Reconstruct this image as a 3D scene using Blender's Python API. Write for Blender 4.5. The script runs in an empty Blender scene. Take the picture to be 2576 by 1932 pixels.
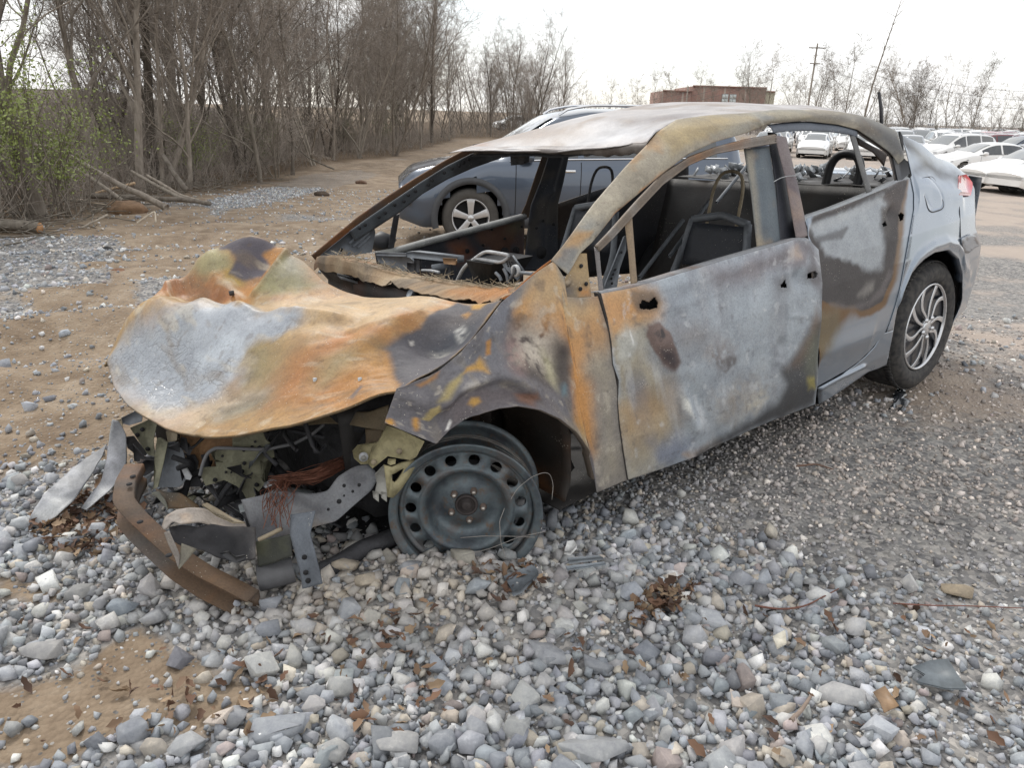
import bpy, bmesh, math, random
import numpy as np
from mathutils import Matrix, Vector, Euler

# ------------------------------------------------------------------ camera
FPX, PITCH, ROLL, CAMH = 1878.0, 0.3502, -0.0292, 1.287      # focal length in photo pixels (2576 wide)
CX, CY, PW, PH = 1288.0, 966.0, 2576.0, 1932.0
fw = np.array([0, math.cos(PITCH), -math.sin(PITCH)]); rt0 = np.array([1.0, 0, 0]); dn0 = np.cross(fw, rt0)
rt = math.cos(ROLL) * rt0 + math.sin(ROLL) * dn0
dn = -math.sin(ROLL) * rt0 + math.cos(ROLL) * dn0
RC = np.array([rt, dn, fw]); CAM = np.array([0, 0, CAMH])
scene = bpy.context.scene
COL = scene.collection
cd = bpy.data.cameras.new('camera'); cam = bpy.data.objects.new('camera', cd); COL.objects.link(cam)
cd.sensor_fit = 'HORIZONTAL'; cd.sensor_width = 36.0; cd.lens = FPX / PW * 36.0
cd.clip_start = 0.05; cd.clip_end = 3000
cam.matrix_world = Matrix(((rt[0], -dn[0], -fw[0], 0), (rt[1], -dn[1], -fw[1], 0), (rt[2], -dn[2], -fw[2], CAMH), (0, 0, 0, 1)))
scene.camera = cam

# ------------------------------------------------------------------ sky and sun
SUN_EL, SUN_AZ = math.radians(48), math.radians(-28)           # veiled sun ahead and to the left
world = bpy.data.worlds.new('World'); scene.world = world; world.use_nodes = True
wn, wl = world.node_tree.nodes, world.node_tree.links
wn.clear()
def N(t, nodes=wn, **kw):
    n = nodes.new(t)
    for k, v in kw.items():
        setattr(n, k, v)
    return n
wo = N('ShaderNodeOutputWorld'); mixs = N('ShaderNodeMixShader')
b1 = N('ShaderNodeBackground'); b2 = N('ShaderNodeBackground')
sky = N('ShaderNodeTexSky', sky_type='NISHITA'); sky.sun_disc = False
sky.sun_elevation = SUN_EL; sky.sun_rotation = SUN_AZ; sky.air_density = 1.0; sky.dust_density = 0.6
wl.new(sky.outputs[0], b1.inputs[0]); b1.inputs[1].default_value = 0.11
b2.inputs[0].default_value = (1.0, 0.995, 0.985, 1); b2.inputs[1].default_value = 0.98
tc = N('ShaderNodeTexCoord'); mp = N('ShaderNodeMapping'); mp.inputs['Scale'].default_value = (1.6, 1.6, 3.2)
nz = N('ShaderNodeTexNoise'); nz.inputs['Scale'].default_value = 1.5; nz.inputs['Detail'].default_value = 7; nz.inputs['Roughness'].default_value = 0.55
cr = N('ShaderNodeValToRGB'); cr.color_ramp.elements[0].position = 0.36; cr.color_ramp.elements[0].color = (0.55, 0.55, 0.55, 1)
cr.color_ramp.elements[1].position = 0.56; cr.color_ramp.elements[1].color = (1, 1, 1, 1)
wl.new(tc.outputs['Generated'], mp.inputs[0]); wl.new(mp.outputs[0], nz.inputs['Vector']); wl.new(nz.outputs['Fac'], cr.inputs[0])
wl.new(cr.outputs[0], mixs.inputs[0]); wl.new(b1.outputs[0], mixs.inputs[1]); wl.new(b2.outputs[0], mixs.inputs[2]); wl.new(mixs.outputs[0], wo.inputs[0])
sl = bpy.data.lights.new('sun', 'SUN'); sun = bpy.data.objects.new('sun', sl); COL.objects.link(sun)
sl.energy = 1.5; sl.angle = math.radians(10); sl.color = (1.0, 0.96, 0.9)
sd = Vector((math.sin(SUN_AZ) * math.cos(SUN_EL), math.cos(SUN_AZ) * math.cos(SUN_EL), math.sin(SUN_EL)))
sun.rotation_euler = (-sd).to_track_quat('-Z', 'Y').to_euler()
scene.view_settings.view_transform = 'Standard'; scene.view_settings.look = 'None'
scene.view_settings.exposure = 0.45; scene.view_settings.gamma = 1.0; scene.view_settings.use_curve_mapping = False
scene.cycles.use_denoising = True
scene.cycles.max_bounces = 6; scene.cycles.diffuse_bounces = 3; scene.cycles.glossy_bounces = 3
scene.cycles.transparent_max_bounces = 12; scene.cycles.transmission_bounces = 4
scene.cycles.caustics_reflective = False; scene.cycles.caustics_refractive = False

# ------------------------------------------------------------------ general helpers
random.seed(7); rng = np.random.default_rng(11)
def tag(o, label=None, cat=None, group=None, kind=None):
    if label: o['label'] = label
    if cat: o['category'] = cat
    if group: o['group'] = group
    if kind: o['kind'] = kind
    return o
def empty(name, loc=(0, 0, 0), rz=0.0, label=None, cat=None, group=None):
    e = bpy.data.objects.new(name, None); e.empty_display_size = 0.1
    e.location = loc; e.rotation_euler = (0, 0, rz); COL.objects.link(e)
    return tag(e, label, cat, group)
def link(name, me, parent=None, mat=None):
    o = bpy.data.objects.new(name, me); COL.objects.link(o)
    if parent is not None: o.parent = parent
    if mat is not None: me.materials.append(mat)
    return o
def mesh_np(name, v, f, smooth=False):
    """v (n,3); f (m,k) int array of tris or quads, or a list of such arrays"""
    fs = f if isinstance(f, list) else [f]
    fs = [np.asarray(a, dtype=np.int32) for a in fs if len(a)]
    me = bpy.data.meshes.new(name)
    v = np.asarray(v, dtype=np.float32)
    me.vertices.add(len(v)); me.vertices.foreach_set('co', v.ravel())
    nl = sum(a.size for a in fs); nf = sum(len(a) for a in fs)
    me.loops.add(nl); me.loops.foreach_set('vertex_index', np.concatenate([a.ravel() for a in fs]))
    ls = []; off = 0; 
    for a in fs:
        ls.append(off + np.arange(len(a)) * a.shape[1]); off += a.size
    me.polygons.add(nf); me.polygons.foreach_set('loop_start', np.concatenate(ls).astype(np.int32))
    if smooth: me.polygons.foreach_set('use_smooth', np.ones(nf, dtype=bool))
    me.update(calc_edges=True)
    return me
def set_col(me, col, name='col'):
    a = me.color_attributes.new(name, 'FLOAT_COLOR', 'POINT')
    c = np.ones((len(me.vertices), 4), dtype=np.float32); c[:, :np.shape(col)[1]] = col
    a.data.foreach_set('color', c.ravel())
def copy_tree(o, parent=None):
    c = o.copy(); COL.objects.link(c)
    if parent is not None: c.parent = parent
    for ch in KIDS.get(o, list(o.children)): copy_tree(ch, c)
    return c
KIDS = {}

class MB:
    """collects simple shapes into ONE mesh"""
    def __init__(s): s.v = []; s.q = []; s.t = []; s.n = 0
    def add(s, v, q=(), t=()):
        v = np.asarray(v, float).reshape(-1, 3)
        if len(q): s.q.append(np.asarray(q, int) + s.n)
        if len(t): s.t.append(np.asarray(t, int) + s.n)
        s.v.append(v); s.n += len(v); return s
    def box(s, c, size, R=None, taper=1.0):
        x, y, z = np.asarray(size) / 2
        v = np.array([[-x, -y, -z], [x, -y, -z], [x, y, -z], [-x, y, -z], [-x * taper, -y * taper, z], [x * taper, -y * taper, z], [x * taper, y * taper, z], [-x * taper, y * taper, z]])
        if R is not None: v = v @ np.asarray(R).T
        return s.add(v + np.asarray(c), [[0, 3, 2, 1], [4, 5, 6, 7], [0, 1, 5, 4], [1, 2, 6, 5], [2, 3, 7, 6], [3, 0, 4, 7]])
    def tube(s, pts, r, n=6, cap=True):
        pts = np.asarray(pts, float); k = len(pts); r = np.broadcast_to(np.asarray(r, float), (k,))
        tg = np.gradient(pts, axis=0); tg /= np.linalg.norm(tg, axis=1)[:, None] + 1e-12
        ref = np.array([0, 0, 1.0]) if abs(tg[0][2]) < 0.8 else np.array([1.0, 0, 0])
        a = np.cross(tg, ref); a /= np.linalg.norm(a, axis=1)[:, None] + 1e-12; b = np.cross(tg, a)
        th = np.arange(n) * 2 * math.pi / n
        v = pts[:, None] + r[:, None, None] * (np.cos(th)[None, :, None] * a[:, None] + np.sin(th)[None, :, None] * b[:, None])
        i = np.arange(k - 1)[:, None] * n; j = np.arange(n)[None]
        q = np.stack([i + j, i + (j + 1) % n, i + n + (j + 1) % n, i + n + j], -1).reshape(-1, 4)
        t = []
        if cap and n >= 3:
            for base in (0, (k - 1) * n):
                t += [[base, base + m, base + m + 1] for m in range(1, n - 1)]
        return s.add(v.reshape(-1, 3), q, t)
    def ribbon(s, pts, w, up, th=0.004):
        """rectangular bar along pts: half width vectors w(k,3), thickness along up"""
        pts = np.asarray(pts, float); k = len(pts)
        w = np.broadcast_to(np.asarray(w, float), (k, 3)); u = np.broadcast_to(np.asarray(up, float), (k, 3)) * th / 2
        v = np.stack([pts - w - u, pts + w - u, pts + w + u, pts - w + u], 1).reshape(-1, 3)
        i = np.arange(k - 1)[:, None] * 4; j = np.arange(4)[None]
        q = np.stack([i + j, i + (j + 1) % 4, i + 4 + (j + 1) % 4, i + 4 + j], -1).reshape(-1, 4)
        q = np.vstack([q, [[0, 3, 2, 1], [4 * k - 4, 4 * k - 3, 4 * k - 2, 4 * k - 1]]])
        return s.add(v, q)
    def lathe(s, prof, M=None, n=32, a0=0.0, a1=2 * math.pi):
        """prof list of (r, h): revolve round local Y axis (h along y)"""
        prof = np.asarray(prof, float); k = len(prof); full = abs(a1 - a0 - 2 * math.pi) < 1e-6
        m = n if full else n + 1
        th = a0 + np.arange(m) * (a1 - a0) / n
        v = np.stack([prof[:, 0][:, None] * np.cos(th), np.repeat(prof[:, 1][:, None], m, 1), prof[:, 0][:, None] * np.sin(th)], -1).reshape(-1, 3)
        if M is not None: v = v @ np.asarray(M)[:3, :3].T + np.asarray(M)[:3, 3]
        i = np.arange(k - 1)[:, None] * m; j = np.arange(n)[None]
        q = np.stack([i + j, i + (j + 1) % m, i + m + (j + 1) % m, i + m + j], -1).reshape(-1, 4)
        return s.add(v, q)
    def plate(s, outline, nrm, th):
        """closed polygon outline (k,3) extruded by th along nrm (fan triangulated by Blender ngon)"""
        o = np.asarray(outline, float); k = len(o); nrm = np.asarray(nrm, float) * th
        bm = bmesh.new(); vs = [bm.verts.new(p) for p in o]; bm.faces.new(vs)
        bmesh.ops.triangulate(bm, faces=bm.faces[:]); bm.verts.index_update()
        tr = np.array([[x.index for x in f.verts] for f in bm.faces]); bm.free()
        t = np.vstack([tr, tr[:, ::-1] + k]); i = np.arange(k)
        q = np.stack([i, (i + 1) % k, (i + 1) % k + k, i + k], -1)
        return s.add(np.vstack([o, o + nrm]), q, t)
    def mesh(s, name, smooth=False):
        fs = []
        if s.q: fs.append(np.vstack(s.q))
        if s.t: fs.append(np.vstack(s.t))
        return mesh_np(name, np.vstack(s.v), fs, smooth)
    def build(s, name, mat, parent=None, smooth=False, xf=None, bevel=0.0):
        if xf is not None: s.v = [xf(a) for a in s.v]
        o = link(name, s.mesh(name, smooth), parent, mat)
        if bevel:
            m = o.modifiers.new('bevel', 'BEVEL'); m.width = bevel; m.segments = 2; m.limit_method = 'ANGLE'
        return o

# numpy value noise ------------------------------------------------------------
_perm = np.random.default_rng(3).random((64, 64, 64)).astype(np.float32)
def vnoise(p):
    p = np.asarray(p, float); i = np.floor(p).astype(int); f = p - i; f = f * f * (3 - 2 * f)
    r = 0
    for dx in (0, 1):
        for dy in (0, 1):
            for dz in (0, 1):
                w = (f[..., 0] if dx else 1 - f[..., 0]) * (f[..., 1] if dy else 1 - f[..., 1]) * (f[..., 2] if dz else 1 - f[..., 2])
                r = r + w * _perm[(i[..., 0] + dx) & 63, (i[..., 1] + dy) & 63, (i[..., 2] + dz) & 63]
    return r * 2 - 1
def fbm(p, sc=1.0, oc=4, off=0.0):
    p = np.asarray(p, float) * sc + off; r = 0; a = 1.0; t = 0
    for k in range(oc):
        r = r + a * vnoise(p); t += a; a *= 0.5; p = p * 2.03 + 17.1
    return r / t
def sstep(a, b, x):
    t = np.clip((np.asarray(x, float) - a) / (b - a), 0, 1); return t * t * (3 - 2 * t)
def lin(c):
    """sRGB 0-255 -> linear"""
    c = np.asarray(c, float) / 255.0
    return np.where(c <= 0.04045, c / 12.92, ((c + 0.055) / 1.055) ** 2.4)

# photo pixel helpers: a pixel gives a direction only; the distance comes from the ground or the plane it lies on
def ray_w(px, py):
    d = np.stack([(np.asarray(px, float) - CX) / FPX, (np.asarray(py, float) - CY) / FPX, np.ones_like(np.asarray(px, float))], -1) @ RC
    return CAM, d
def proj_w(w):
    q = (np.asarray(w, float) - CAM) @ RC.T
    return np.stack([CX + FPX * q[..., 0] / q[..., 2], CY + FPX * q[..., 1] / q[..., 2]], -1)

# material helpers --------------------------------------------------------------
def mat_new(name):
    m = bpy.data.materials.new(name); m.use_nodes = True
    nt = m.node_tree; b = nt.nodes['Principled BSDF']
    return m, nt, b
def nn(nt, t, **kw):
    n = nt.nodes.new(t)
    for k, v in kw.items():
        if k.startswith('i_'): n.inputs[k[2:].replace('_', ' ')].default_value = v
        else: setattr(n, k, v)
    return n
def ramp(nt, stops):
    r = nt.nodes.new('ShaderNodeValToRGB'); e = r.color_ramp.elements
    while len(e) < len(stops): e.new(0.5)
    for k, (p, c) in enumerate(stops):
        e[k].position = p; e[k].color = (*c, 1) if len(c) == 3 else c
    return r
def simple(name, col, rough=0.6, metal=0.0, var=0.25, scale=8.0, bump=0.0, bscale=60.0, coat=0.0, spec=0.5, coords='Object'):
    m, nt, b = mat_new(name)
    tcn = nn(nt, 'ShaderNodeTexCoord'); no = nn(nt, 'ShaderNodeTexNoise', i_Scale=scale, i_Detail=6.0, i_Roughness=0.65)
    nt.links.new(tcn.outputs[coords], no.inputs['Vector'])
    c = np.asarray(col, float)
    r = ramp(nt, [(0.25, tuple(np.clip(c * (1 - var), 0, 1))), (0.5, tuple(c)), (0.75, tuple(np.clip(c * (1 + var), 0, 1)))])
    nt.links.new(no.outputs['Fac'], r.inputs[0]); nt.links.new(r.outputs[0], b.inputs['Base Color'])
    b.inputs['Roughness'].default_value = rough; b.inputs['Metallic'].default_value = metal
    b.inputs['Coat Weight'].default_value = coat; b.inputs['Specular IOR Level'].default_value = spec
    if bump:
        n2 = nn(nt, 'ShaderNodeTexNoise', i_Scale=bscale, i_Detail=5.0); bp = nn(nt, 'ShaderNodeBump', i_Strength=bump, i_Distance=0.01)
        nt.links.new(tcn.outputs[coords], n2.inputs['Vector']); nt.links.new(n2.outputs['Fac'], bp.inputs['Height']); nt.links.new(bp.outputs[0], b.inputs['Normal'])
    return m

def resample(pl, n):
    pl = np.asarray(pl, float); d = np.r_[0, np.cumsum(np.linalg.norm(np.diff(pl, axis=0), axis=1))]
    t = np.linspace(0, d[-1], n); return np.stack([np.interp(t, d, pl[:, k]) for k in range(pl.shape[1])], -1)
def smooth_pl(pl, n, it=2):
    q = resample(pl, n)
    for _ in range(it): q[1:-1] = 0.5 * q[1:-1] + 0.25 * (q[:-2] + q[2:])
    return q
def grid_faces(nu, nv):
    i = np.arange(nu - 1)[:, None] * nv; j = np.arange(nv - 1)[None]
    return np.stack([i + j, i + j + 1, i + nv + j + 1, i + nv + j], -1).reshape(-1, 4)
# ================================================================== ground, gravel
def zg0(x, y):
    r = np.hypot(x, y)
    return -0.45 * sstep(5.0, 10.5, r) - 0.38 * sstep(10, 26, r) - 0.1 * sstep(26, 60, r)
def zg(x, y):
    x = np.asarray(x, float); y = np.asarray(y, float); r = np.hypot(x, y)
    p = np.stack([x, y, np.zeros_like(x)], -1)
    z = zg0(x, y)
    z = z + 0.022 * fbm(p, 1.3, 3) * sstep(40, 8, r) + 0.012 * fbm(p, 6.0, 3, 5.0) * sstep(18, 5, r) + 0.014 * fbm(p, 13.0, 3, 7.0) * sstep(12, 5, r) * sstep(2.6, 3.4, y - .33 * x)
    # wheel ruts running past the wreck on its far side
    ang = math.radians(24); v = -x * math.sin(ang) + y * math.cos(ang)
    rut = np.sin(v * 5.2 + 0.8 * fbm(p, 0.5, 2, 9.0)) * 0.045 * sstep(3.6, 4.8, y - 0.35 * x) * sstep(16, 9, r)
    z = z + np.where(x < 3.0, rut, 0.3 * rut)
    # stones piled against the bare front wheel and under the nose
    z = z + 0.05 * np.exp(-(((x + 0.12) / 0.5) ** 2 + ((y - 1.80) / 0.16) ** 2)) + 0.03 * np.exp(-(((x + 0.75) / 0.35) ** 2 + ((y - 1.95) / 0.2) ** 2))
    # forest edge bank
    return z
def on_ground(px, py, n=6):
    o, d = ray_w(px, py); z = np.zeros_like(np.asarray(px, float))
    for _ in range(n):
        t = (z - CAMH) / d[..., 2]; t = np.where(t > 0, t, 500.0); q = o + t[..., None] * d; z = zg0(q[..., 0], q[..., 1])
    q[..., 2] = z
    return q
def poly_sd(P, poly):
    """signed distance (negative inside) of points (n,2) to polygon (k,2)"""
    P = np.asarray(P, float); poly = np.asarray(poly, float); n = len(poly); d = np.full(len(P), 1e9); ins = np.zeros(len(P), bool)
    for i in range(n):
        a, b = poly[i], poly[(i + 1) % n]; e = b - a
        t = np.clip(((P - a) @ e) / (e @ e + 1e-12), 0, 1); q = a + t[:, None] * e
        d = np.minimum(d, np.hypot(P[:, 0] - q[:, 0], P[:, 1] - q[:, 1]))
        c = ((a[1] > P[:, 1]) != (b[1] > P[:, 1])) & (P[:, 0] < (b[0] - a[0]) * (P[:, 1] - a[1]) / (b[1] - a[1] + 1e-12) + a[0])
        ins ^= c
    return np.where(ins, -d, d)
def gpoly(pts): # outline seen in the photo -> outline on the ground, metres
    a = np.array(pts, float); return on_ground(a[:, 0], a[:, 1])[:, :2]
DIRT = [gpoly([(-80, 1740), (60, 1715), (200, 1680), (330, 1610), (430, 1660), (580, 1695), (730, 1700), (740, 1770), (600, 1810), (520, 1870), (330, 1860), (160, 1930), (-80, 1960)]),
        gpoly([(-60, 1440), (60, 1430), (150, 1450), (170, 1500), (60, 1540), (-60, 1530)])]
STONEP = [gpoly([(-40, 595), (120, 590), (300, 600), (320, 640), (180, 672), (-40, 668)]),
          gpoly([(-40, 655), (90, 640), (250, 690), (280, 720), (120, 740), (-40, 730)]),
          gpoly([(-40, 760), (60, 745), (110, 790), (20, 830), (-40, 820)]),
          gpoly([(490, 510), (640, 480), (760, 440), (900, 425), (960, 440), (800, 480), (640, 520), (540, 540)]),
          gpoly([(330, 700), (450, 690), (460, 740), (340, 770)])]
def dirt_w(x, y):
    """1 = bare brown dirt, 0 = grey gravel"""
    P = np.stack([x, y], -1); p3 = np.stack([x, y, 0 * x], -1)
    w1 = 0.14 * fbm(p3, 2.2, 4, 3.0)
    d = np.minimum(poly_sd(P, DIRT[0]), poly_sd(P, DIRT[1])) + w1 * 0.7
    w = sstep(0.06, -0.05, d)
    # the open strip between the wreck and the wood is mostly dirt
    v = y - 0.33 * x
    strip = sstep(2.75, 3.25, v + 2.2 * w1) * sstep(3.5, 1.0, x - 0.2 * (y - 5))
    ns = fbm(p3, 0.55, 4, 21.0)
    strip = strip * sstep(-0.55, 0.05, ns + 0.22)
    for q in STONEP:
        strip = strip * (1 - 0.9 * sstep(0.1, -0.15, poly_sd(P, q) + 1.6 * w1))
    r = np.hypot(x, y)
    # right hand lot: pinkish fine crushed stone with dirt showing through
    lot = 0.95 * sstep(0.4, 1.4, x - 0.25 * y) * sstep(2.2, 3.6, y) * sstep(-0.45, 0.35, fbm(p3, 0.8, 4, 40.0))
    far = sstep(10, 22, r) * 0.55
    return np.clip(np.maximum.reduce([w, strip, lot, far]), 0, 1)

def make_ground():
    az = np.concatenate([np.linspace(-62, 62, 560), np.linspace(62, 298, 70)[1:-1]]) * math.pi / 180
    r = np.concatenate([[0.02, 0.3, 0.6], np.geomspace(0.85, 6.5, 260), np.geomspace(6.5, 60, 130)[1:], np.geomspace(60, 1500, 24)[1:]])
    nA, nR = len(az), len(r)
    x = np.outer(r, np.sin(az)).ravel(); y = np.outer(r, np.cos(az)).ravel()
    v = np.stack([x, y, zg(x, y)], -1)
    i = np.arange(nR - 1)[:, None] * nA; j = np.arange(nA)[None]
    q = np.stack([i + j, i + (j + 1) % nA, i + nA + (j + 1) % nA, i + nA + j], -1).reshape(-1, 4)
    me = mesh_np('ground', v, q[:, ::-1], True)
    dw = dirt_w(x, y)
    p3 = np.stack([x, y, 0 * x], -1)
    lot = sstep(0.2, 2.4, x - 0.25 * y + 1.2 * fbm(p3, .5, 4, 14.) + .15 * np.maximum(np.hypot(x, y) - 8, 0) * fbm(p3, .12, 3, 15.)) * sstep(2.0, 3.4, y)
    forest = FOREST_W(x, y)
    set_col(me, np.stack([dw, lot, forest], -1), 'mask')
    return tag(link('ground', me, None, M_ground()), kind='structure')
FOR_EDGE = np.vstack([on_ground(np.array([-60., 120, 330, 480, 560, 680, 820, 960, 1080, 1160]), np.array([612., 575, 512, 487, 478, 452, 408, 396, 372, 345]))[:, :2], [[2, 70], [14, 150], [-260, 150], [-260, 2.0], [-14, 2.0]]])
def FOREST_W(x, y):
    P = np.stack([x, y], -1); return sstep(0.8, -0.8, poly_sd(P, FOR_EDGE) + 0.8 * fbm(np.stack([x, y, 0 * x], -1), 0.7, 3))
def M_ground():
    m, nt, b = mat_new('earth_and_crushed_stone'); L = nt.links.new
    tc = nn(nt, 'ShaderNodeTexCoord'); at = nn(nt, 'ShaderNodeAttribute', attribute_name='mask'); sp = nn(nt, 'ShaderNodeSeparateColor'); L(at.outputs['Color'], sp.inputs[0])
    # grey stone cells, two sizes
    v1 = nn(nt, 'ShaderNodeTexVoronoi', i_Scale=62.0); v2 = nn(nt, 'ShaderNodeTexVoronoi', i_Scale=23.0)
    for v in (v1, v2): L(tc.outputs['Object'], v.inputs['Vector'])
    g1 = ramp(nt, [(0.0, (0.07, 0.066, 0.062)), (0.45, (0.17, 0.162, 0.155)), (0.8, (0.33, 0.31, 0.285)), (1.0, (0.46, 0.42, 0.38))])  # dark tones paint in the crevice shade between loose stones
    s1 = nn(nt, 'ShaderNodeSeparateColor'); L(v1.outputs['Color'], s1.inputs[0]); L(s1.outputs[0], g1.inputs[0])
    g2 = ramp(nt, [(0.0, (0.14, 0.14, 0.145)), (0.5, (0.26, 0.26, 0.265)), (1.0, (0.45, 0.43, 0.40))])
    s2 = nn(nt, 'ShaderNodeSeparateColor'); L(v2.outputs['Color'], s2.inputs[0]); L(s2.outputs[1], g2.inputs[0])
    mg = nn(nt, 'ShaderNodeMix', data_type='RGBA'); mg.inputs[0].default_value = 0.45; L(g1.outputs[0], mg.inputs[6]); L(g2.outputs[0], mg.inputs[7])
    # dirt
    n1 = nn(nt, 'ShaderNodeTexNoise', i_Scale=3.0, i_Detail=9.0, i_Roughness=0.7); L(tc.outputs['Object'], n1.inputs['Vector'])
    d1 = ramp(nt, [(0.3, (0.14, 0.10, 0.068)), (0.5, (0.255, 0.195, 0.138)), (0.7, (0.38, 0.31, 0.235))]); L(n1.outputs['Fac'], d1.inputs[0])
    # pebbles in the dirt
    n2 = nn(nt, 'ShaderNodeTexNoise', i_Scale=1.1, i_Detail=4.0); L(tc.outputs['Object'], n2.inputs['Vector'])
    v3 = nn(nt, 'ShaderNodeTexVoronoi', i_Scale=85.0); L(tc.outputs['Object'], v3.inputs['Vector']); s3 = nn(nt, 'ShaderNodeSeparateColor'); L(v3.outputs['Color'], s3.inputs[0])
    rd = nn(nt, 'ShaderNodeMath', operation='LESS_THAN'); rd.inputs[1].default_value = 0.36; L(v3.outputs['Distance'], rd.inputs[0])
    pb = nn(nt, 'ShaderNodeMath', operation='GREATER_THAN'); sh = nn(nt, 'ShaderNodeMath', operation='MULTIPLY_ADD'); sh.inputs[1].default_value = -0.55; sh.inputs[2].default_value = 1.06
    L(n2.outputs['Fac'], sh.inputs[0]); L(s3.outputs[2], pb.inputs[0]); L(sh.outputs[0], pb.inputs[1]); pm = nn(nt, 'ShaderNodeMath', operation='MULTIPLY'); L(pb.outputs[0], pm.inputs[0]); L(rd.outputs[0], pm.inputs[1]); pb = pm
    md = nn(nt, 'ShaderNodeMix', data_type='RGBA'); L(pb.outputs[0], md.inputs[0]); L(d1.outputs[0], md.inputs[6]); L(g1.outputs[0], md.inputs[7])
    # lot: paler, pinkish
    tl = nn(nt, 'ShaderNodeMix', data_type='RGBA', blend_type='MIX'); tl.inputs[7].default_value = (0.47, 0.405, 0.36, 1); L(md.outputs[2], tl.inputs[6])
    lm = nn(nt, 'ShaderNodeMath', operation='MULTIPLY'); lm.inputs[1].default_value = 0.75; L(sp.outputs[1], lm.inputs[0]); L(lm.outputs[0], tl.inputs[0])
    mx = nn(nt, 'ShaderNodeMix', data_type='RGBA')
    # break the edge between dirt and stone
    n3 = nn(nt, 'ShaderNodeTexNoise', i_Scale=14.0, i_Detail=6.0, i_Roughness=0.7); L(tc.outputs['Object'], n3.inputs['Vector'])
    ad = nn(nt, 'ShaderNodeMath', operation='ADD'); L(sp.outputs[0], ad.inputs[0]); L(n3.outputs['Fac'], ad.inputs[1])
    rr = nn(nt, 'ShaderNodeMapRange'); rr.inputs[1].default_value = 0.78; rr.inputs[2].default_value = 1.22; L(ad.outputs[0], rr.inputs[0])
    L(rr.outputs[0], mx.inputs[0]); L(mg.outputs[2], mx.inputs[6]); L(tl.outputs[2], mx.inputs[7])
    # forest floor: leaf mould
    lf = ramp(nt, [(0.3, (0.045, 0.030, 0.018)), (0.55, (0.11, 0.075, 0.045)), (0.75, (0.19, 0.14, 0.09))]); L(n3.outputs['Fac'], lf.inputs[0])
    mf = nn(nt, 'ShaderNodeMix', data_type='RGBA'); L(sp.outputs[2], mf.inputs[0]); L(mx.outputs[2], mf.inputs[6]); L(lf.outputs[0], mf.inputs[7])
    L(mf.outputs[2], b.inputs['Base Color']); b.inputs['Roughness'].default_value = 0.95; b.inputs['Specular IOR Level'].default_value = 0.2
    # relief
    bh = nn(nt, 'ShaderNodeMath', operation='MULTIPLY_ADD'); L(v1.outputs['Distance'], bh.inputs[0]); bh.inputs[1].default_value = -0.8; L(n3.outputs['Fac'], bh.inputs[2])
    bp = nn(nt, 'ShaderNodeBump', i_Strength=0.75, i_Distance=0.012); L(bh.outputs[0], bp.inputs['Height']); L(bp.outputs[0], b.inputs['Normal'])
    return m

# --- stones -------------------------------------------------------------------
def ico(sub):
    bm = bmesh.new(); bmesh.ops.create_icosphere(bm, subdivisions=sub, radius=1.0); bm.verts.index_update()
    v = np.array([x.co[:] for x in bm.verts]); t = np.array([[a.index for a in f.verts] for f in bm.faces]); bm.free(); return v, t
def rand_rot(n, g, tilt=1.0):
    q = g.normal(size=(n, 4)); q[:, 1:3] *= tilt; q /= np.linalg.norm(q, axis=1)[:, None]; w, x, y, z = q.T
    return np.stack([np.stack([1 - 2 * (y * y + z * z), 2 * (x * y - z * w), 2 * (x * z + y * w)], -1), np.stack([2 * (x * y + z * w), 1 - 2 * (x * x + z * z), 2 * (y * z - x * w)], -1), np.stack([2 * (x * z - y * w), 2 * (y * z + x * w), 1 - 2 * (x * x + y * y)], -1)], -2)
def stone_protos(npts, n, seed, bev=0.0):
    """angular crushed stone: hulls of a few random points"""
    g = np.random.default_rng(seed); out = []
    for k in range(n):
        c8 = np.array([[a, b, c] for a in (-1, 1) for b in (-1, 1) for c in (-1, 1)], float) * g.uniform(.30, .88, (8, 3)); ex = g.normal(size=(max(npts - 8, 1), 3)); ex /= np.linalg.norm(ex, axis=1)[:, None]; q = np.vstack([c8, ex * g.uniform(.8, 1.12, (len(ex), 1))]) @ rand_rot(1, g)[0].T; q *= .76 * np.array([g.uniform(1.05, 1.4), g.uniform(.85, 1.1), g.uniform(.65, .95)])
        bm = bmesh.new(); vs = [bm.verts.new(p) for p in q]; bmesh.ops.convex_hull(bm, input=vs); bmesh.ops.delete(bm, geom=[v for v in bm.verts if not v.link_faces], context='VERTS')
        if bev:
            bmesh.ops.dissolve_limit(bm, angle_limit=.25, verts=bm.verts, edges=bm.edges); bmesh.ops.bevel(bm, geom=list(bm.edges), offset=bev, segments=1, affect='EDGES', profile=.5)
        bmesh.ops.triangulate(bm, faces=bm.faces[:]); bm.verts.index_update()
        out.append((np.array([v.co[:] for v in bm.verts]), np.array([[v.index for v in f.verts] for f in bm.faces]))); bm.free()
    return out
def stone_cols(n, g):
    base = np.array([[0.345, 0.36, 0.38], [0.27, 0.29, 0.315], [0.46, 0.46, 0.455], [0.44, 0.40, 0.345], [0.20, 0.21, 0.23], [0.60, 0.595, 0.58], [0.34, 0.295, 0.28]])
    w = np.array([.34, .22, .17, .10, .10, .045, .025]); k = g.choice(len(base), n, p=w / w.sum())
    return np.clip(1.02 * base[k] * (g.lognormal(0, 0.16, (n, 1))) * (1 + 0.012 * g.normal(size=(n, 3))), 0.04, 0.8)
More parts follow.
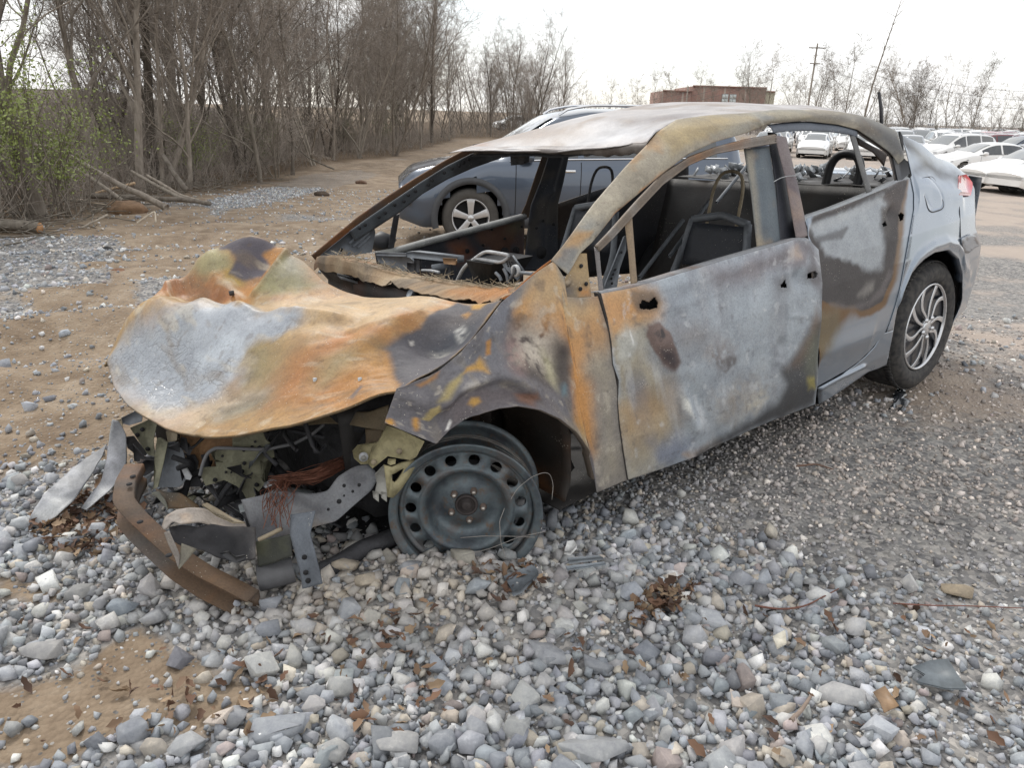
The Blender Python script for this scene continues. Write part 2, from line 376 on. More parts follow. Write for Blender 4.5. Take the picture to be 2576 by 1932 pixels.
def merge_stones(pos, rad, protos, g, cols, tilt=0.6):
    n = len(pos); k = g.integers(0, len(protos), n); R = rand_rot(n, g, tilt); V, T, C = [], [], []; off = 0
    for i, (pv, pt) in enumerate(protos):
        s = np.where(k == i)[0]
        if not len(s): continue
        v = np.einsum('nij,mj->nmi', R[s], pv) * rad[s][:, None, None] + pos[s][:, None]; m = len(pv)
        V.append(v.reshape(-1, 3)); T.append((pt[None] + (np.arange(len(s)) * m)[:, None, None]).reshape(-1, 3) + off); off += len(s) * m
        C.append(np.repeat(cols[s], m, 0) * (1 + .07 * g.normal(size=(len(s) * m, 1))))
    return np.vstack(V), np.vstack(T), np.vstack(C)
def M_stone(attr=True):
    m, nt, b = mat_new('crushed_limestone' if attr else 'loose_limestone'); L = nt.links.new
    tc = nn(nt, 'ShaderNodeTexCoord'); n1 = nn(nt, 'ShaderNodeTexNoise', i_Scale=38.0, i_Detail=9.0, i_Roughness=0.78); ge = nn(nt, 'ShaderNodeNewGeometry'); L(ge.outputs['Position'], n1.inputs['Vector'])
    r = ramp(nt, [(0.25, (0.66, 0.66, 0.68)), (0.45, (0.98, 0.98, 0.99)), (0.58, (1.16, 1.15, 1.13)), (0.68, (1.55, 1.52, 1.47))]); L(n1.outputs['Fac'], r.inputs[0])
    mu = nn(nt, 'ShaderNodeMix', data_type='RGBA', blend_type='MULTIPLY'); mu.inputs[0].default_value = 1.0
    at = nn(nt, 'ShaderNodeAttribute', attribute_name='col'); L(at.outputs['Color'], mu.inputs[6])
    L(r.outputs[0], mu.inputs[7]); L(mu.outputs[2], b.inputs['Base Color']); b.inputs['Roughness'].default_value = 0.88; b.inputs['Specular IOR Level'].default_value = 0.3
    n2 = nn(nt, 'ShaderNodeTexNoise', i_Scale=160.0, i_Detail=5.0); L(tc.outputs['Object'], n2.inputs['Vector'])
    bp = nn(nt, 'ShaderNodeBump', i_Strength=0.5, i_Distance=0.003); L(n2.outputs['Fac'], bp.inputs['Height']); L(bp.outputs[0], b.inputs['Normal'])
    return m
CAR_FOOT = None
def make_gravel(ground):
    g = np.random.default_rng(5); M = M_stone()
    def sample(n, ymin, ymax, half):
        y = ymin + (ymax - ymin) * g.random(n) ** 0.8; x = (g.random(n) * 2 - 1) * half(y); return x, y
    # --- coarse crushed stone in the foreground
    x, y = sample(92000, 0.5, 5.2, lambda y: 1.0 + 0.82 * y)
    dw = dirt_w(x, y); p3 = np.stack([x, y, 0 * x], -1)
    dens = sstep(2.45, 2.05, y + .45 * np.clip(x, 0, 2) - 0.25 * fbm(p3, 1.0, 3, 2.0))
    right = sstep(0.25, 1.2, x - 0.30 * (y - 1.2))
    dens = np.maximum(dens * (1 - 0.45 * right), 0.55 * sstep(-1.0, -1.6, x) * sstep(3.4, 2.6, y - 0.15 * x))
    dens = np.maximum(dens, 0.30 * right * sstep(4.5, 2.2, y) * sstep(-0.3, 0.3, fbm(p3, 1.2, 3, 31.0)))
    keep = g.random(len(x)) < dens * (1 - 0.96 * dw) * (0.62 + 0.35 * fbm(p3, 2.5, 2, 8.0))
    x, y = x[keep], y[keep]
    rad = np.clip(g.lognormal(math.log(0.0162), 0.40, len(x)), 0.008, 0.046) * np.where(sstep(0.35, 1.3, x - 0.30 * (y - 1.2)) > 0.5, 0.85, 1.0)
    order = np.argsort(-rad / np.hypot(y, 1.3)); x, y, rad = x[order], y[order], rad[order]
    z = zg(x, y) + rad * g.uniform(0.0, 0.55, len(x))
    pos = np.stack([x, y, z], -1)
    cols = stone_cols(len(x), g); near_wheel = np.exp(-(((x + 0.4) / 0.6) ** 2 + ((y - 1.75) / 0.2) ** 2))[:, None]
    cols = cols * (1 - 0.6 * near_wheel) + 0.6 * near_wheel * np.array([0.46, 0.40, 0.325]) * g.lognormal(0, 0.12, (len(x), 1))
    # the 260 that show largest are single stones
    P2 = stone_protos(13, 26, 2, .03); NB = 280
    for k in range(NB):
        i = k % len(P2); nm = 'stone_%d_%d' % (i, k % 4); me = bpy.data.meshes.get(nm)
        if me is None:
            me = mesh_np(nm, *P2[i]); set_col(me, np.repeat(cols[k][None], len(P2[i][0]), 0)); me.materials.append(M)
        o = link('stone', me, ground); o.location = pos[k]; s = rad[k] * 1.05; o.scale = (s, s, s)
        o.rotation_euler = (g.normal(0, 0.4), g.normal(0, 0.4), g.uniform(0, 6.28))
    vs, ts, cs = [], [], []; nv = 0
    def put(v, t, c):
        nonlocal nv
        vs.append(v); ts.append(t + nv); cs.append(c); nv += len(v)
    P1 = stone_protos(11, 48, 3); PS = stone_protos(9, 24, 9)
    put(*merge_stones(pos[NB:], rad[NB:] * 1.05, P1, g, cols[NB:]))
    # --- small gravel between them, and on the lot
    x, y = sample(120000, 0.7, 6.0, lambda y: 0.8 + 0.82 * y)
    dw = dirt_w(x, y); p3 = np.stack([x, y, 0 * x], -1)
    keep = g.random(len(x)) < (1 - 0.86 * dw) * (0.62 + 0.45 * fbm(p3, 1.7, 3, 12.0)) * sstep(6.2, 3.5, y)
    x, y = x[keep], y[keep]
    rad = np.clip(g.lognormal(math.log(0.0078), 0.42, len(x)), 0.0035, 0.02)
    put(*merge_stones(np.stack([x, y, zg(x, y) + rad * g.uniform(-0.1, 0.5, len(x))], -1), rad, PS, g, (lambda c, w: c * (1 - w) + w * np.array([.46, .40, .355]) * (c.mean(1, keepdims=True) / .33))(stone_cols(len(x), g), (.75 * sstep(.0, 1.1, x - .25 * (y - 1.4)) * sstep(1.6, 2.6, y))[:, None])))
    # --- stone patches and strays on the dirt strip towards the wood
    n = 60000; xx = g.uniform(-9, 4, n); yy = g.uniform(3.0, 20, n); Q = np.stack([xx, yy], -1); p3 = np.stack([xx, yy, 0 * xx], -1)
    sd = np.min([poly_sd(Q, q) for q in STONEP], 0) + 0.35 * fbm(p3, 1.5, 3, 4.0)
    pr = 0.75 * sstep(0.15, -0.2, sd) + 0.09 + 0.20 * sstep(0.1, 0.5, fbm(p3, 0.6, 3, 55.0))
    keep = (g.random(n) < pr) & (FOREST_W(xx, yy) < 0.4); xx, yy = xx[keep], yy[keep]
    rad = np.clip(g.lognormal(math.log(0.019), 0.42, len(xx)), 0.008, 0.05)
    put(*merge_stones(np.stack([xx, yy, zg(xx, yy) + rad * 0.2], -1), rad, PS, g, stone_cols(len(xx), g) * 1.1))
    me = mesh_np('gravel', np.vstack(vs), np.vstack(ts)); set_col(me, np.vstack(cs))
    o = link('gravel', me, ground, M); tag(o, kind='stuff')
    print('gravel tris', sum(len(a) for a in ts))
GROUND = make_ground()
make_gravel(GROUND)
# ================================================================== the wood on the left
def M_bark(name, c0, c1):
    m, nt, b = mat_new(name); L = nt.links.new; tc = nn(nt, 'ShaderNodeTexCoord'); oi = nn(nt, 'ShaderNodeObjectInfo')
    mp = nn(nt, 'ShaderNodeMapping'); mp.inputs['Scale'].default_value = (1, 1, .25); L(tc.outputs['Object'], mp.inputs[0])
    n1 = nn(nt, 'ShaderNodeTexNoise', i_Scale=9.0, i_Detail=6.0, i_Roughness=.7); L(mp.outputs[0], n1.inputs['Vector']); r = ramp(nt, [(.3, c0), (.7, c1)]); L(n1.outputs['Fac'], r.inputs[0])
    hs = nn(nt, 'ShaderNodeHueSaturation'); mr = nn(nt, 'ShaderNodeMapRange'); mr.inputs[3].default_value = .7; mr.inputs[4].default_value = 1.3; L(oi.outputs['Random'], mr.inputs[0]); L(mr.outputs[0], hs.inputs['Value']); L(r.outputs[0], hs.inputs['Color']); L(hs.outputs[0], b.inputs['Base Color'])
    b.inputs['Roughness'].default_value = .95; b.inputs['Specular IOR Level'].default_value = .15
    bp = nn(nt, 'ShaderNodeBump', i_Strength=.6, i_Distance=.03); L(n1.outputs['Fac'], bp.inputs['Height']); L(bp.outputs[0], b.inputs['Normal']); return m
M_bark1 = M_bark('grey_brown_bark', (.145, .122, .10), (.35, .31, .265)); M_bark2 = M_bark('pale_bark', (.16, .14, .115), (.36, .32, .27)); M_twig = M_bark('fine_twigs', (.21, .178, .152), (.37, .33, .29)); M_bark3 = M_bark('dark_wet_bark', (.05, .043, .036), (.15, .128, .106))
def bend(p0, d, L, n, g, wob, trop):
    pts = [np.array(p0, float)]; d = np.array(d, float); d /= np.linalg.norm(d)
    for k in range(n):
        d = d + g.normal(0, wob, 3) + np.array([0, 0, trop]); d /= np.linalg.norm(d); pts.append(pts[-1] + d * L / n)
    return np.array(pts)
def tree_proto(seed, h, r0, fork=0.35, spread=0.8, limbs=14, lean=(0, 0), twig=1.0, multi=1, droop=0.02):
    g = np.random.default_rng(seed); tr = MB(); cr = MB()
    for s in range(multi):
        d0 = np.array([lean[0], lean[1], 1.0]) + (g.normal(0, .22, 3) * [1, 1, 0] if multi > 1 else g.normal(0, .05, 3) * [1, 1, 0]); hh = h * (1 if s == 0 else g.uniform(.65, .95))
        T = bend([g.normal(0, .1) * (multi > 1), g.normal(0, .1) * (multi > 1), -.25], d0, hh, 14, g, .055, .015); rr = r0 * (1 - .90 * np.linspace(0, 1, 15) ** .9) / (1 if s == 0 else 1.3); rr[0] *= 1.5
        tr.tube(T, rr, 8, False)
        for k in range(limbs):
            u = fork + (1 - fork) * (k + g.random()) / limbs; i = int(u * 13); f = u * 13 - i; p = T[i] * (1 - f) + T[i + 1] * f; a = g.uniform(0, 6.283); el = g.uniform(.5, 1.25) * spread
            d = np.array([math.cos(a) * el, math.sin(a) * el, 1.0]); Ln = hh * g.uniform(.22, .42) * (1.15 - .6 * (u - fork)); r = rr[i] * g.uniform(.35, .6)
            B = bend(p, d, Ln, 7, g, .13, .03); tr.tube(B, r * (1 - .85 * np.linspace(0, 1, 8)), 5, False)
            for q in range(int(7 * twig)):
                v = g.uniform(.2, 1); i2 = min(int(v * 7), 6); p2 = B[i2] + (B[i2 + 1] - B[i2]) * g.random(); d2 = (B[i2 + 1] - B[i2]) / (Ln / 7) + g.normal(0, .6, 3); d2[2] += .15; L2 = Ln * g.uniform(.25, .5)
                C2 = bend(p2, d2, L2, 5, g, .18, droop); cr.tube(C2, max(r * .32, .006) * (1 - .75 * np.linspace(0, 1, 6)), 3, False)
                for w in range(int(6 * twig)):
                    i3 = g.integers(1, 5); p3 = C2[i3]; d3 = (C2[i3 + 1] - C2[i3]) / (L2 / 5) + g.normal(0, .65, 3); L3 = L2 * g.uniform(.3, .6)
                    C3 = bend(p3, d3, L3, 3, g, .2, droop); cr.tube(C3, np.array([.005, .004, .003, .002]), 3, False)
                    for e in range(2):
                        i4 = g.integers(1, 3); C4 = bend(C3[i4], C3[i4 + 1] - C3[i4] + g.normal(0, .5, 3) * L3 / 3, L3 * .6, 2, g, .2, 0); cr.tube(C4, np.array([.0035, .003, .002]), 3, False)
    return tr.mesh('trunk', True), cr.mesh('crown', False)
PROTO = [tree_proto(1, 9.5, .085, .14, .75, 24), tree_proto(2, 10.5, .12, .20, .7, 24), tree_proto(3, 8.5, .065, .10, .8, 22), tree_proto(4, 7.5, .055, .07, .85, 22), tree_proto(5, 7, .045, .06, .85, 15, multi=2, twig=.85), tree_proto(6, 9.5, .075, .16, .7, 17, multi=2, twig=.85), tree_proto(7, 5, .03, .05, .75, 13, multi=3, twig=.75)]
for a, b in PROTO: a.materials.append(M_bark1); b.materials.append(M_twig)
def tree(loc_, k, s, rz, label, group=None, tilt=(0, 0), bark=None, name='bare_tree'):
    e = empty(name, (float(loc_[0]), float(loc_[1]), float(loc_[2]) - .05), 0, label, 'tree', group); e.rotation_euler = Euler((tilt[0], tilt[1], rz), 'XYZ'); e.scale = (s, s, s)
    t = link('trunk', PROTO[k][0], e); c = link('crown', PROTO[k][1], e)
    if bark is not None: t.material_slots[0].link = 'OBJECT'; t.material_slots[0].material = bark
    return e
def gpt(px, py):
    q = on_ground(np.array([float(px)]), np.array([float(py)]))[0]; q[2] = zg0(q[0], q[1]); return q
gf = np.random.default_rng(77)
LEAN_L = 'slender pale bare tree leaning over the brush pile'
# trees whose foot shows along the edge of the wood: photo x, y of the foot, kind, scale, bark
EDGE = [(105, 555, 1, .98, M_bark1, 'tall grey bare tree behind the pale green shrubs'), (255, 498, 0, .95, M_bark1, 'straight bare tree behind the fallen branches'), (352, 488, 1, .85, M_bark1, 'bare tree with forking trunk behind the brush pile'), (388, 470, 1, 1.1, M_bark3, 'thick dark ivy trunked tree behind the brush pile'),
        (468, 476, 2, .95, M_bark1, 'thin bare tree beside the dark trunked tree'), (735, 440, 3, 1.15, M_bark1, 'many branched bare tree reaching over the dirt strip'), (790, 415, 4, 1.2, M_bark2, 'twin stemmed bare tree at the bend of the wood edge'),
        (835, 402, 2, 1.05, M_bark1, 'grey bare tree beside the twin stemmed tree'), (905, 398, 4, 1.25, M_bark2, 'pale twin stemmed tree above the cut stumps'), (985, 392, 5, .95, M_bark1, 'double trunked bare tree past the cut stumps'), (1060, 374, 3, 1.2, M_bark1, 'bushy bare tree beyond the blue grey car bonnet'), (1130, 352, 4, 1.3, M_bark1, 'low spreading bare tree where the wood ends')]
for x, y, k, s, bk, lab in EDGE: tree(gpt(x, y), k, s, gf.uniform(0, 6.28), lab, bark=bk)
tree(gpt(648, 458), 2, 1.0, 1.0, LEAN_L, tilt=(0, -.20), bark=M_bark2)
tree(gpt(690, 446), 6, 1.0, 2.0, 'thin sapling crossing the leaning pale tree', tilt=(0, -.38), bark=M_bark2)
WOODLAB = ['straight bare tree standing inside the wood', 'tall thick bare tree standing inside the wood', 'slim bare tree standing inside the wood', 'bushy bare tree branching low inside the wood', 'twin stemmed bare tree inside the wood', 'tall double trunked bare tree inside the wood', 'many stemmed bare sapling inside the wood']
# the trees further in
cnt = 0; tries = 0; pos = []
while cnt < 105 and tries < 40000:
    tries += 1; r = 8 + 100 * gf.random(); az = gf.uniform(-.72, .06); p = np.array([r * math.sin(az), r * math.cos(az)]); sd_ = poly_sd(p[None], FOR_EDGE)[0]
    if gf.random() > (.22 if r < 26 else .8) or sd_ > -.8 or sd_ < -(4 + 8 * gf.random()) or any(np.hypot(*(p - q)) < .6 + .012 * r for q in pos): continue
    pos.append(p); cnt += 1; k = gf.choice([0, 1, 2, 3, 4, 5, 6], p=[.2, .14, .2, .15, .1, .12, .09]); s = gf.uniform(.8, 1.15)
    tree((p[0], p[1], zg0(p[0], p[1])), k, s, gf.uniform(0, 6.28), WOODLAB[k], WOODLAB[k].replace(' tree', ' trees').replace('sapling', 'saplings'), tilt=(gf.normal(0, .05), gf.normal(0, .06)), bark=[None, None, M_bark3][int(gf.integers(0, 3))])
# low rise behind the wood
def build_hill():
    az = np.linspace(-1.25, -.2, 90); r = np.array([24, 28, 34, 42, 55, 80, 120]); hh = np.array([-.95, -.5, 0.1, .8, 1.4, 1.8, 2.0]); A_, R_ = np.meshgrid(az, r, indexing='ij'); fade = sstep(-.22, -.5, A_)
    X, Y = R_ * np.sin(A_), R_ * np.cos(A_); Z = -1.0 + (hh[None] + 1.0) * fade + .35 * fbm(np.stack([X, Y, 0 * X], -1), .12, 3) * fade
    me = mesh_np('hill', np.stack([X, Y, Z], -1).reshape(-1, 3), grid_faces(90, 7), True); tag(link('hill', me, None, simple('leaf_mould', (.085, .062, .042), .95, 0, .5, 1.5, .5, 8)), kind='structure')
build_hill()
# undergrowth: stems nobody could count
def thicket(name, n, region, hmin, hmax, mat, seed, rad=.006, tw=5):
    g = np.random.default_rng(seed); m = MB(); P2 = []
    while len(P2) < n:
        q = region(g)
        if q is not None: P2.append(q)
    for p in P2:
        h = g.uniform(hmin, hmax) * g.uniform(.6, 1); a = g.uniform(0, 6.28); ln = abs(g.normal(0, .45)); d = [math.cos(a) * ln, math.sin(a) * ln, 1]; S_ = bend([p[0], p[1], zg0(p[0], p[1]) + p[2]], d, h, 6, g, .16, -.03)
        m.tube(S_, rad * g.uniform(.7, 1.6) * np.linspace(1, .35, 7), 3, False)
        for k in range(tw):
            i = g.integers(1, 6); B = bend(S_[i], (S_[i + 1] - S_[i]) * 6 / h + g.normal(0, .7, 3), h * g.uniform(.2, .5), 3, g, .25, 0); m.tube(B, rad * .5 * np.linspace(1, .4, 4), 3, False)
    return tag(link(name, m.mesh(name), None, mat), kind='stuff')
def reg_edge(d0, d1, rmax=85):
    def f(g):
        r = 5 + (rmax - 5) * g.random() ** .75; az = g.uniform(-.78, .05); p = np.array([r * math.sin(az), r * math.cos(az)]); s = poly_sd(p[None], FOR_EDGE)[0]
        return (p[0], p[1], 0.0) if -d1 < s < -d0 else None
    return f
tag(thicket('undergrowth', 3000, reg_edge(.1, 5), .5, 1.8, M_twig, 31), 'tangle of bare brown stems and briars under the trees', 'undergrowth', kind='stuff')
def reg_hill(g):
    r = g.uniform(20, 46); az = g.uniform(-.80, .04); p = np.array([r * math.sin(az), r * math.cos(az)])
    return (p[0], p[1], float(np.interp(r, [24, 34, 42, 55], [0, .6, 1.2, 1.8]) * sstep(-.22, -.5, az))) if poly_sd(p[None], FOR_EDGE)[0] < -2 else None
tag(thicket('far_undergrowth', 1500, reg_hill, 1.2, 3.0, M_bark1, 32, .012, 6), 'dark brush filling the back of the wood', 'undergrowth', kind='stuff')
# fallen leaves and sticks along the edge
def litter():
    g = np.random.default_rng(51); m = MB(); f = reg_edge(-.6, 1.6, 24)
    k = 0
    while k < 420:
        q = f(g)
        if q is None: continue
        k += 1; a = g.uniform(0, 6.28); L_ = g.uniform(.2, 1.2); z = float(zg0(q[0], q[1])) + g.uniform(.01, .18); d = np.array([math.cos(a), math.sin(a), g.normal(0, .12)]); m.tube(bend([q[0], q[1], z], d, L_, 4, g, .12, 0), g.uniform(.004, .014) * np.linspace(1, .5, 5), 4, False)
    tag(link('brushwood', m.mesh('brushwood'), None, M_bark2), 'broken sticks and brushwood strewn along the wood edge', 'brushwood', kind='stuff')
litter()
# young leafed shrubs
M_leaf = simple('spring_leaves', (.25, .30, .09), .6, 0, .35, 3.0); M_leaf2 = simple('dull_spring_leaves', (.17, .185, .085), .7, 0, .35, 3.0)
for m_ in (M_leaf, M_leaf2):
    b_ = m_.node_tree.nodes['Principled BSDF']; b_.inputs['Subsurface Weight'].default_value = 0.0
def shrub(p, h, w, n, seed, label, mat=M_leaf, stems=16):
    g = np.random.default_rng(seed); e = empty('leafing_shrub', (p[0], p[1], p[2] - .03), 0, label, 'shrub'); st = MB(); lf_v = []; tips = []
    for k in range(stems):
        a = g.uniform(0, 6.28); ln = g.uniform(.05, .5) * w / h * 2; S_ = bend([g.normal(0, .15), g.normal(0, .15), 0], [math.cos(a) * ln, math.sin(a) * ln, 1], h * g.uniform(.6, 1), 8, g, .12, 0); st.tube(S_, np.linspace(.014, .003, 9), 4, False)
        for q in range(7):
            i = g.integers(2, 8); B = bend(S_[i], S_[i + 1] - S_[i] + g.normal(0, .09, 3) * h / 3, h * g.uniform(.12, .3), 4, g, .25, .0); st.tube(B, np.linspace(.005, .002, 5), 3, False); tips += list(B[1:])
    st.build('stem', M_bark1, e); tips = np.array(tips); c = tips[g.integers(0, len(tips), n)] + g.normal(0, .07, (n, 3)); sz = g.uniform(.011, .028, n); R = rand_rot(n, g)
    q = np.array([[-.5, 0, 0], [0, -.32, .08], [.6, 0, 0], [0, .32, .08]]); v = np.einsum('nij,mj->nmi', R, q) * sz[:, None, None] * 2 + c[:, None]
    o = link('foliage', mesh_np('foliage', v.reshape(-1, 3), np.arange(n * 4).reshape(-1, 4)), e, mat); tag(o, kind='stuff'); return e
p_ = gpt(70, 560); shrub(p_, 3.6, 1.8, 5200, 1, 'tall pale green leafing shrub behind the bent fallen trunk'); p_ = gpt(-60, 575); shrub(p_ + [0, .4, 0], 3.4, 1.8, 4600, 2, 'wide pale green shrub at the end of the wood by the cut log'); p_ = gpt(170, 545); shrub(p_, 2.3, 1.3, 3000, 3, 'yellow green shrub in front of the tall grey tree')
p_ = gpt(470, 468); shrub(p_ + [-.2, 1.2, 0], 1.9, 1.0, 1500, 4, 'small fresh green bush beside the dark trunked tree'); p_ = gpt(610, 440); shrub(p_ + [0, 1.5, 0], 2.6, 1.5, 1900, 5, 'dull green thin bush behind the leaning pale tree', M_leaf2); p_ = gpt(960, 380); shrub(p_ + [0, 1.5, 0], 3.2, 1.8, 1900, 6, 'dull green bush beside the double trunked tree', M_leaf2); p_ = gpt(860, 385); shrub(p_ + [0, 2, 0], 3.0, 1.6, 1500, 7, 'olive bush behind the twin stemmed tree', M_leaf2)
# fallen trunks and branches: photo points, height above the ground at each
def fallen(pts, hts, r0, r1, label, mat=M_bark2, name='fallen_branch', ref=None, n=18):
    """ref: photo point of the ground below the butt end, gives the distance"""
    q = gpt(*ref); dep = ((q - CAM) @ RC.T)[2]; a = np.array(pts, float); o, d = ray_w(a[:, 0], a[:, 1]); dd = dep + np.array(hts); w = o + dd[:, None] * d
    w = smooth_pl(w, n, 2); w += np.random.default_rng(len(label)).normal(0, r0 * .12, w.shape); base = w[np.argmin(w[:, 2])]; m = MB().tube(w - base, np.linspace(r0, r1, n), 8)
    o = m.build(name, mat, None, smooth=True); o.location = base; return tag(o, label, 'branch')
fallen([(420, 522), (300, 465), (200, 405), (130, 375), (60, 352), (-40, 342)], [0, .1, .0, -.2, -.4, -.6], .065, .025, 'long bent fallen trunk arching down into the brush pile', M_bark1, ref=(420, 528))
fallen([(310, 505), (220, 440), (120, 380), (40, 330), (-40, 285)], [0, .2, .2, 0, -.2], .04, .015, 'slender fallen limb lying above the bent trunk', M_bark2, ref=(310, 515))
fallen([(160, 500), (200, 502), (240, 510), (280, 518)], [0, 0, 0, 0], .028, .016, 'bleached broken branch on the leaf litter', simple('stripped_wood', (.46, .38, .29), .8, 0, .3, 9), ref=(220, 520))
fallen([(220, 490), (330, 498), (440, 500), (530, 512)], [.4, .3, .2, .0], .055, .04, 'thick grey branch lying level in the brush pile', M_bark1, ref=(500, 520)); fallen([(330, 430), (400, 470), (470, 505)], [.3, .1, 0], .03, .04, 'grey branch sloping into the brush pile', M_bark2, ref=(470, 512)); fallen([(370, 440), (450, 490), (510, 510)], [.5, .3, .1], .03, .045, 'brown branch sloping beside the thick level one', M_bark1, ref=(510, 515))
fallen([(410, 390), (440, 440), (470, 480)], [.6, .5, .4], .05, .06, 'stout leaning stub above the brush pile', M_bark1, ref=(480, 500)); fallen([(240, 485), (300, 470), (340, 460)], [0, .2, .4], .022, .03, 'split pale limb with torn bark on the pile', simple('split_wood', (.42, .30, .19), .8, 0, .35, 9), ref=(280, 505))
fallen([(200, 575), (240, 555), (270, 540)], [0, .2, .4], .012, .016, 'short pale stick propped on the leaf litter', M_bark2, ref=(200, 580)); fallen([(345, 560), (390, 530), (392, 560)], [0, 0, 0], .012, .012, 'hooked white stick standing on the gravel edge', simple('white_stick', (.55, .49, .40), .8), ref=(365, 566))
fallen([(600, 370), (560, 300), (545, 280)], [.3, .6, .8], .03, .02, 'broken stem crossing behind the leaning pale tree', M_bark2, ref=(640, 455)); fallen([(715, 345), (780, 400), (840, 425)], [.3, .2, 0], .022, .03, 'pale limb leaning on the brush by the twin stemmed tree', M_bark2, ref=(840, 430))
# cut log
def log():
    a, b = gpt(-70, 585), gpt(104, 588); a[2] += .085; b[2] += .085; g = np.random.default_rng(3); w = np.array([a + (b - a) * t for t in np.linspace(0, 1, 10)]); w[:, 2] += .03 * np.sin(np.linspace(0, 3, 10)); e = empty('cut_log', tuple(b), 0, 'grey cut log with an orange sawn end on the forest edge', 'log')
    MB().tube(w - b, np.linspace(.085, .072, 10), 12, False).build('bark', M_bark2, e, smooth=True); d = (b - a) / np.linalg.norm(b - a); MB().tube([d * -.02, d * .003], .0715, 12).build('sawn_end', simple('sawn_wood', (.50, .27, .13), .8, 0, .3, 20), e)
log()
# lumps of earth
def clod(px, py, r, label, col, seed):
    q = gpt(px, py); v, t = ico(3); u = v * (1 + .35 * fbm(v, 1.8, 4, seed * 3.0)[:, None]) * [1.3, 1, .6]; o = MB().add(u * r, t=t).build('earth_clod', simple('clod_%d' % seed, col, .95, 0, .5, 8, .8, 30), None); o.location = (q[0], q[1], q[2] + r * .2); tag(o, label, 'clod')
clod(908, 462, .13, 'round brown earth clod on the open dirt', (.12, .07, .045), 1); clod(810, 492, .13, 'dark earth clod with roots on the open dirt', (.07, .05, .035), 2); clod(320, 535, .26, 'mound of brown leaf litter beside the brush pile', (.20, .125, .075), 3); clod(268, 632, .07, 'black burnt lump on the pale stones', (.02, .02, .02), 4); clod(300, 690, .07, 'small rusty brown clod on the tracks', (.18, .09, .05), 5)
# ================================================================== the burnt car
# car frame: x rearwards from the front axle, y towards its left side, z up; the nose has dropped and it leans to its right
X0, Y0, YAW, NOSE, CROLL = 1.518, 4.172, 0.6892, 0.0657, 0.045
_A = np.array([[math.cos(YAW), math.sin(YAW), 0], [math.sin(YAW), -math.cos(YAW), 0], [0, 0, 1]])
_RX = np.array([[1, 0, 0], [0, math.cos(CROLL), -math.sin(CROLL)], [0, math.sin(CROLL), math.cos(CROLL)]])
_RY = np.array([[math.cos(NOSE), 0, -math.sin(NOSE)], [0, 1, 0], [math.sin(NOSE), 0, math.cos(NOSE)]])
MC = _A @ _RY @ _RX; OC = np.array([X0, Y0, 0.0]); SH = np.array([2.7, 0, 0])
def c2w(v): return (np.asarray(v, float) - SH) @ MC.T + OC
def w2c(w): return (np.asarray(w, float) - OC) @ MC + SH
def loc(v):                                            # car frame -> root's local frame (right handed)
    v = np.asarray(v, float) - SH; return v * np.array([1, -1, 1])
CARROOT = empty('burnt_sedan', label='burnt out silver sedan with rusted bonnet and bare front rim on the gravel', cat='car')
_m = np.eye(4); _m[:3, :3] = MC @ np.diag([1, -1, 1]); _m[:3, 3] = OC
CARROOT.matrix_world = Matrix(_m.tolist())
_o_c = w2c(CAM)
def cray(p):
    p = np.asarray(p, float); _, d = ray_w(p[..., 0], p[..., 1]); return _o_c, d @ MC
def hitp(p, ax, val):
    o, d = cray(p); t = (np.asarray(val, float) - o[ax]) / d[..., ax]; return o + t[..., None] * d
def hy(p, y): return hitp(p, 1, y)
def hx(p, x): return hitp(p, 0, x)
def hz(p, z): return hitp(p, 2, z)
_SZ = np.array([0.0, .10, .2, .3, .45, .6, .72, .82, .90, .95, 1.0, 1.15, 1.27, 1.33, 1.37, 1.5])
_SY = np.array([.75, .80, .835, .86, .88, .885, .875, .855, .825, .802, .778, .695, .625, .575, .52, .2])
def yside(x, z):
    y = np.interp(z, _SZ, _SY)
    y = y - 0.14 * np.clip(0.3 - x, 0, 2) ** 2 - 0.085 * np.clip(x - 2.4, 0, 2) ** 2
    return y - 0.10 * sstep(0.9, 1.1, z) * np.clip(x - 2.2, 0, 2) ** 2
def hside(p, off=0.0):
    p = np.asarray(p, float); y = np.full(p.shape[:-1], 0.8)
    for _ in range(25): q = hy(p, y); y = 0.5 * y + 0.5 * (yside(q[..., 0], q[..., 2]) + off)
    return hy(p, y)
ZW = {'A': (900, 150, 800 / 2212), 'B': (1600, 200, 976 / 2212), 'C': (200, 550, 800 / 2212), 'D': (900, 650, 800 / 2212), 'E': (1500, 550, 800 / 2212), 'F': (0, 950, 800 / 2212), 'G': (600, 950, 800 / 2212),
      'H': (1270, 560, 400 / 2212), 'W': (2100, 600, 400 / 1659), 'a': (1100, 250, 400 / 2212), 'c': (700, 550, 640 / 2212), 'f': (250, 1000, 500 / 2212), 'g': (650, 1000, 500 / 2212), 'h': (350, 1200, 500 / 2212), 'b': (1700, 250, 600 / 2212), 'P': (0, 0, 1.0)}
def P(*items):
    """photo points read in enlarged views: 'A', (x, y), (x, y), 'B', (x, y) ... -> array of photo pixels"""
    out = []; k = 'P'
    for it in items:
        if isinstance(it, str): k = it
        else: a, b, s = ZW[k]; out.append((a + s * it[0], b + s * it[1]))
    return np.array(out, float)
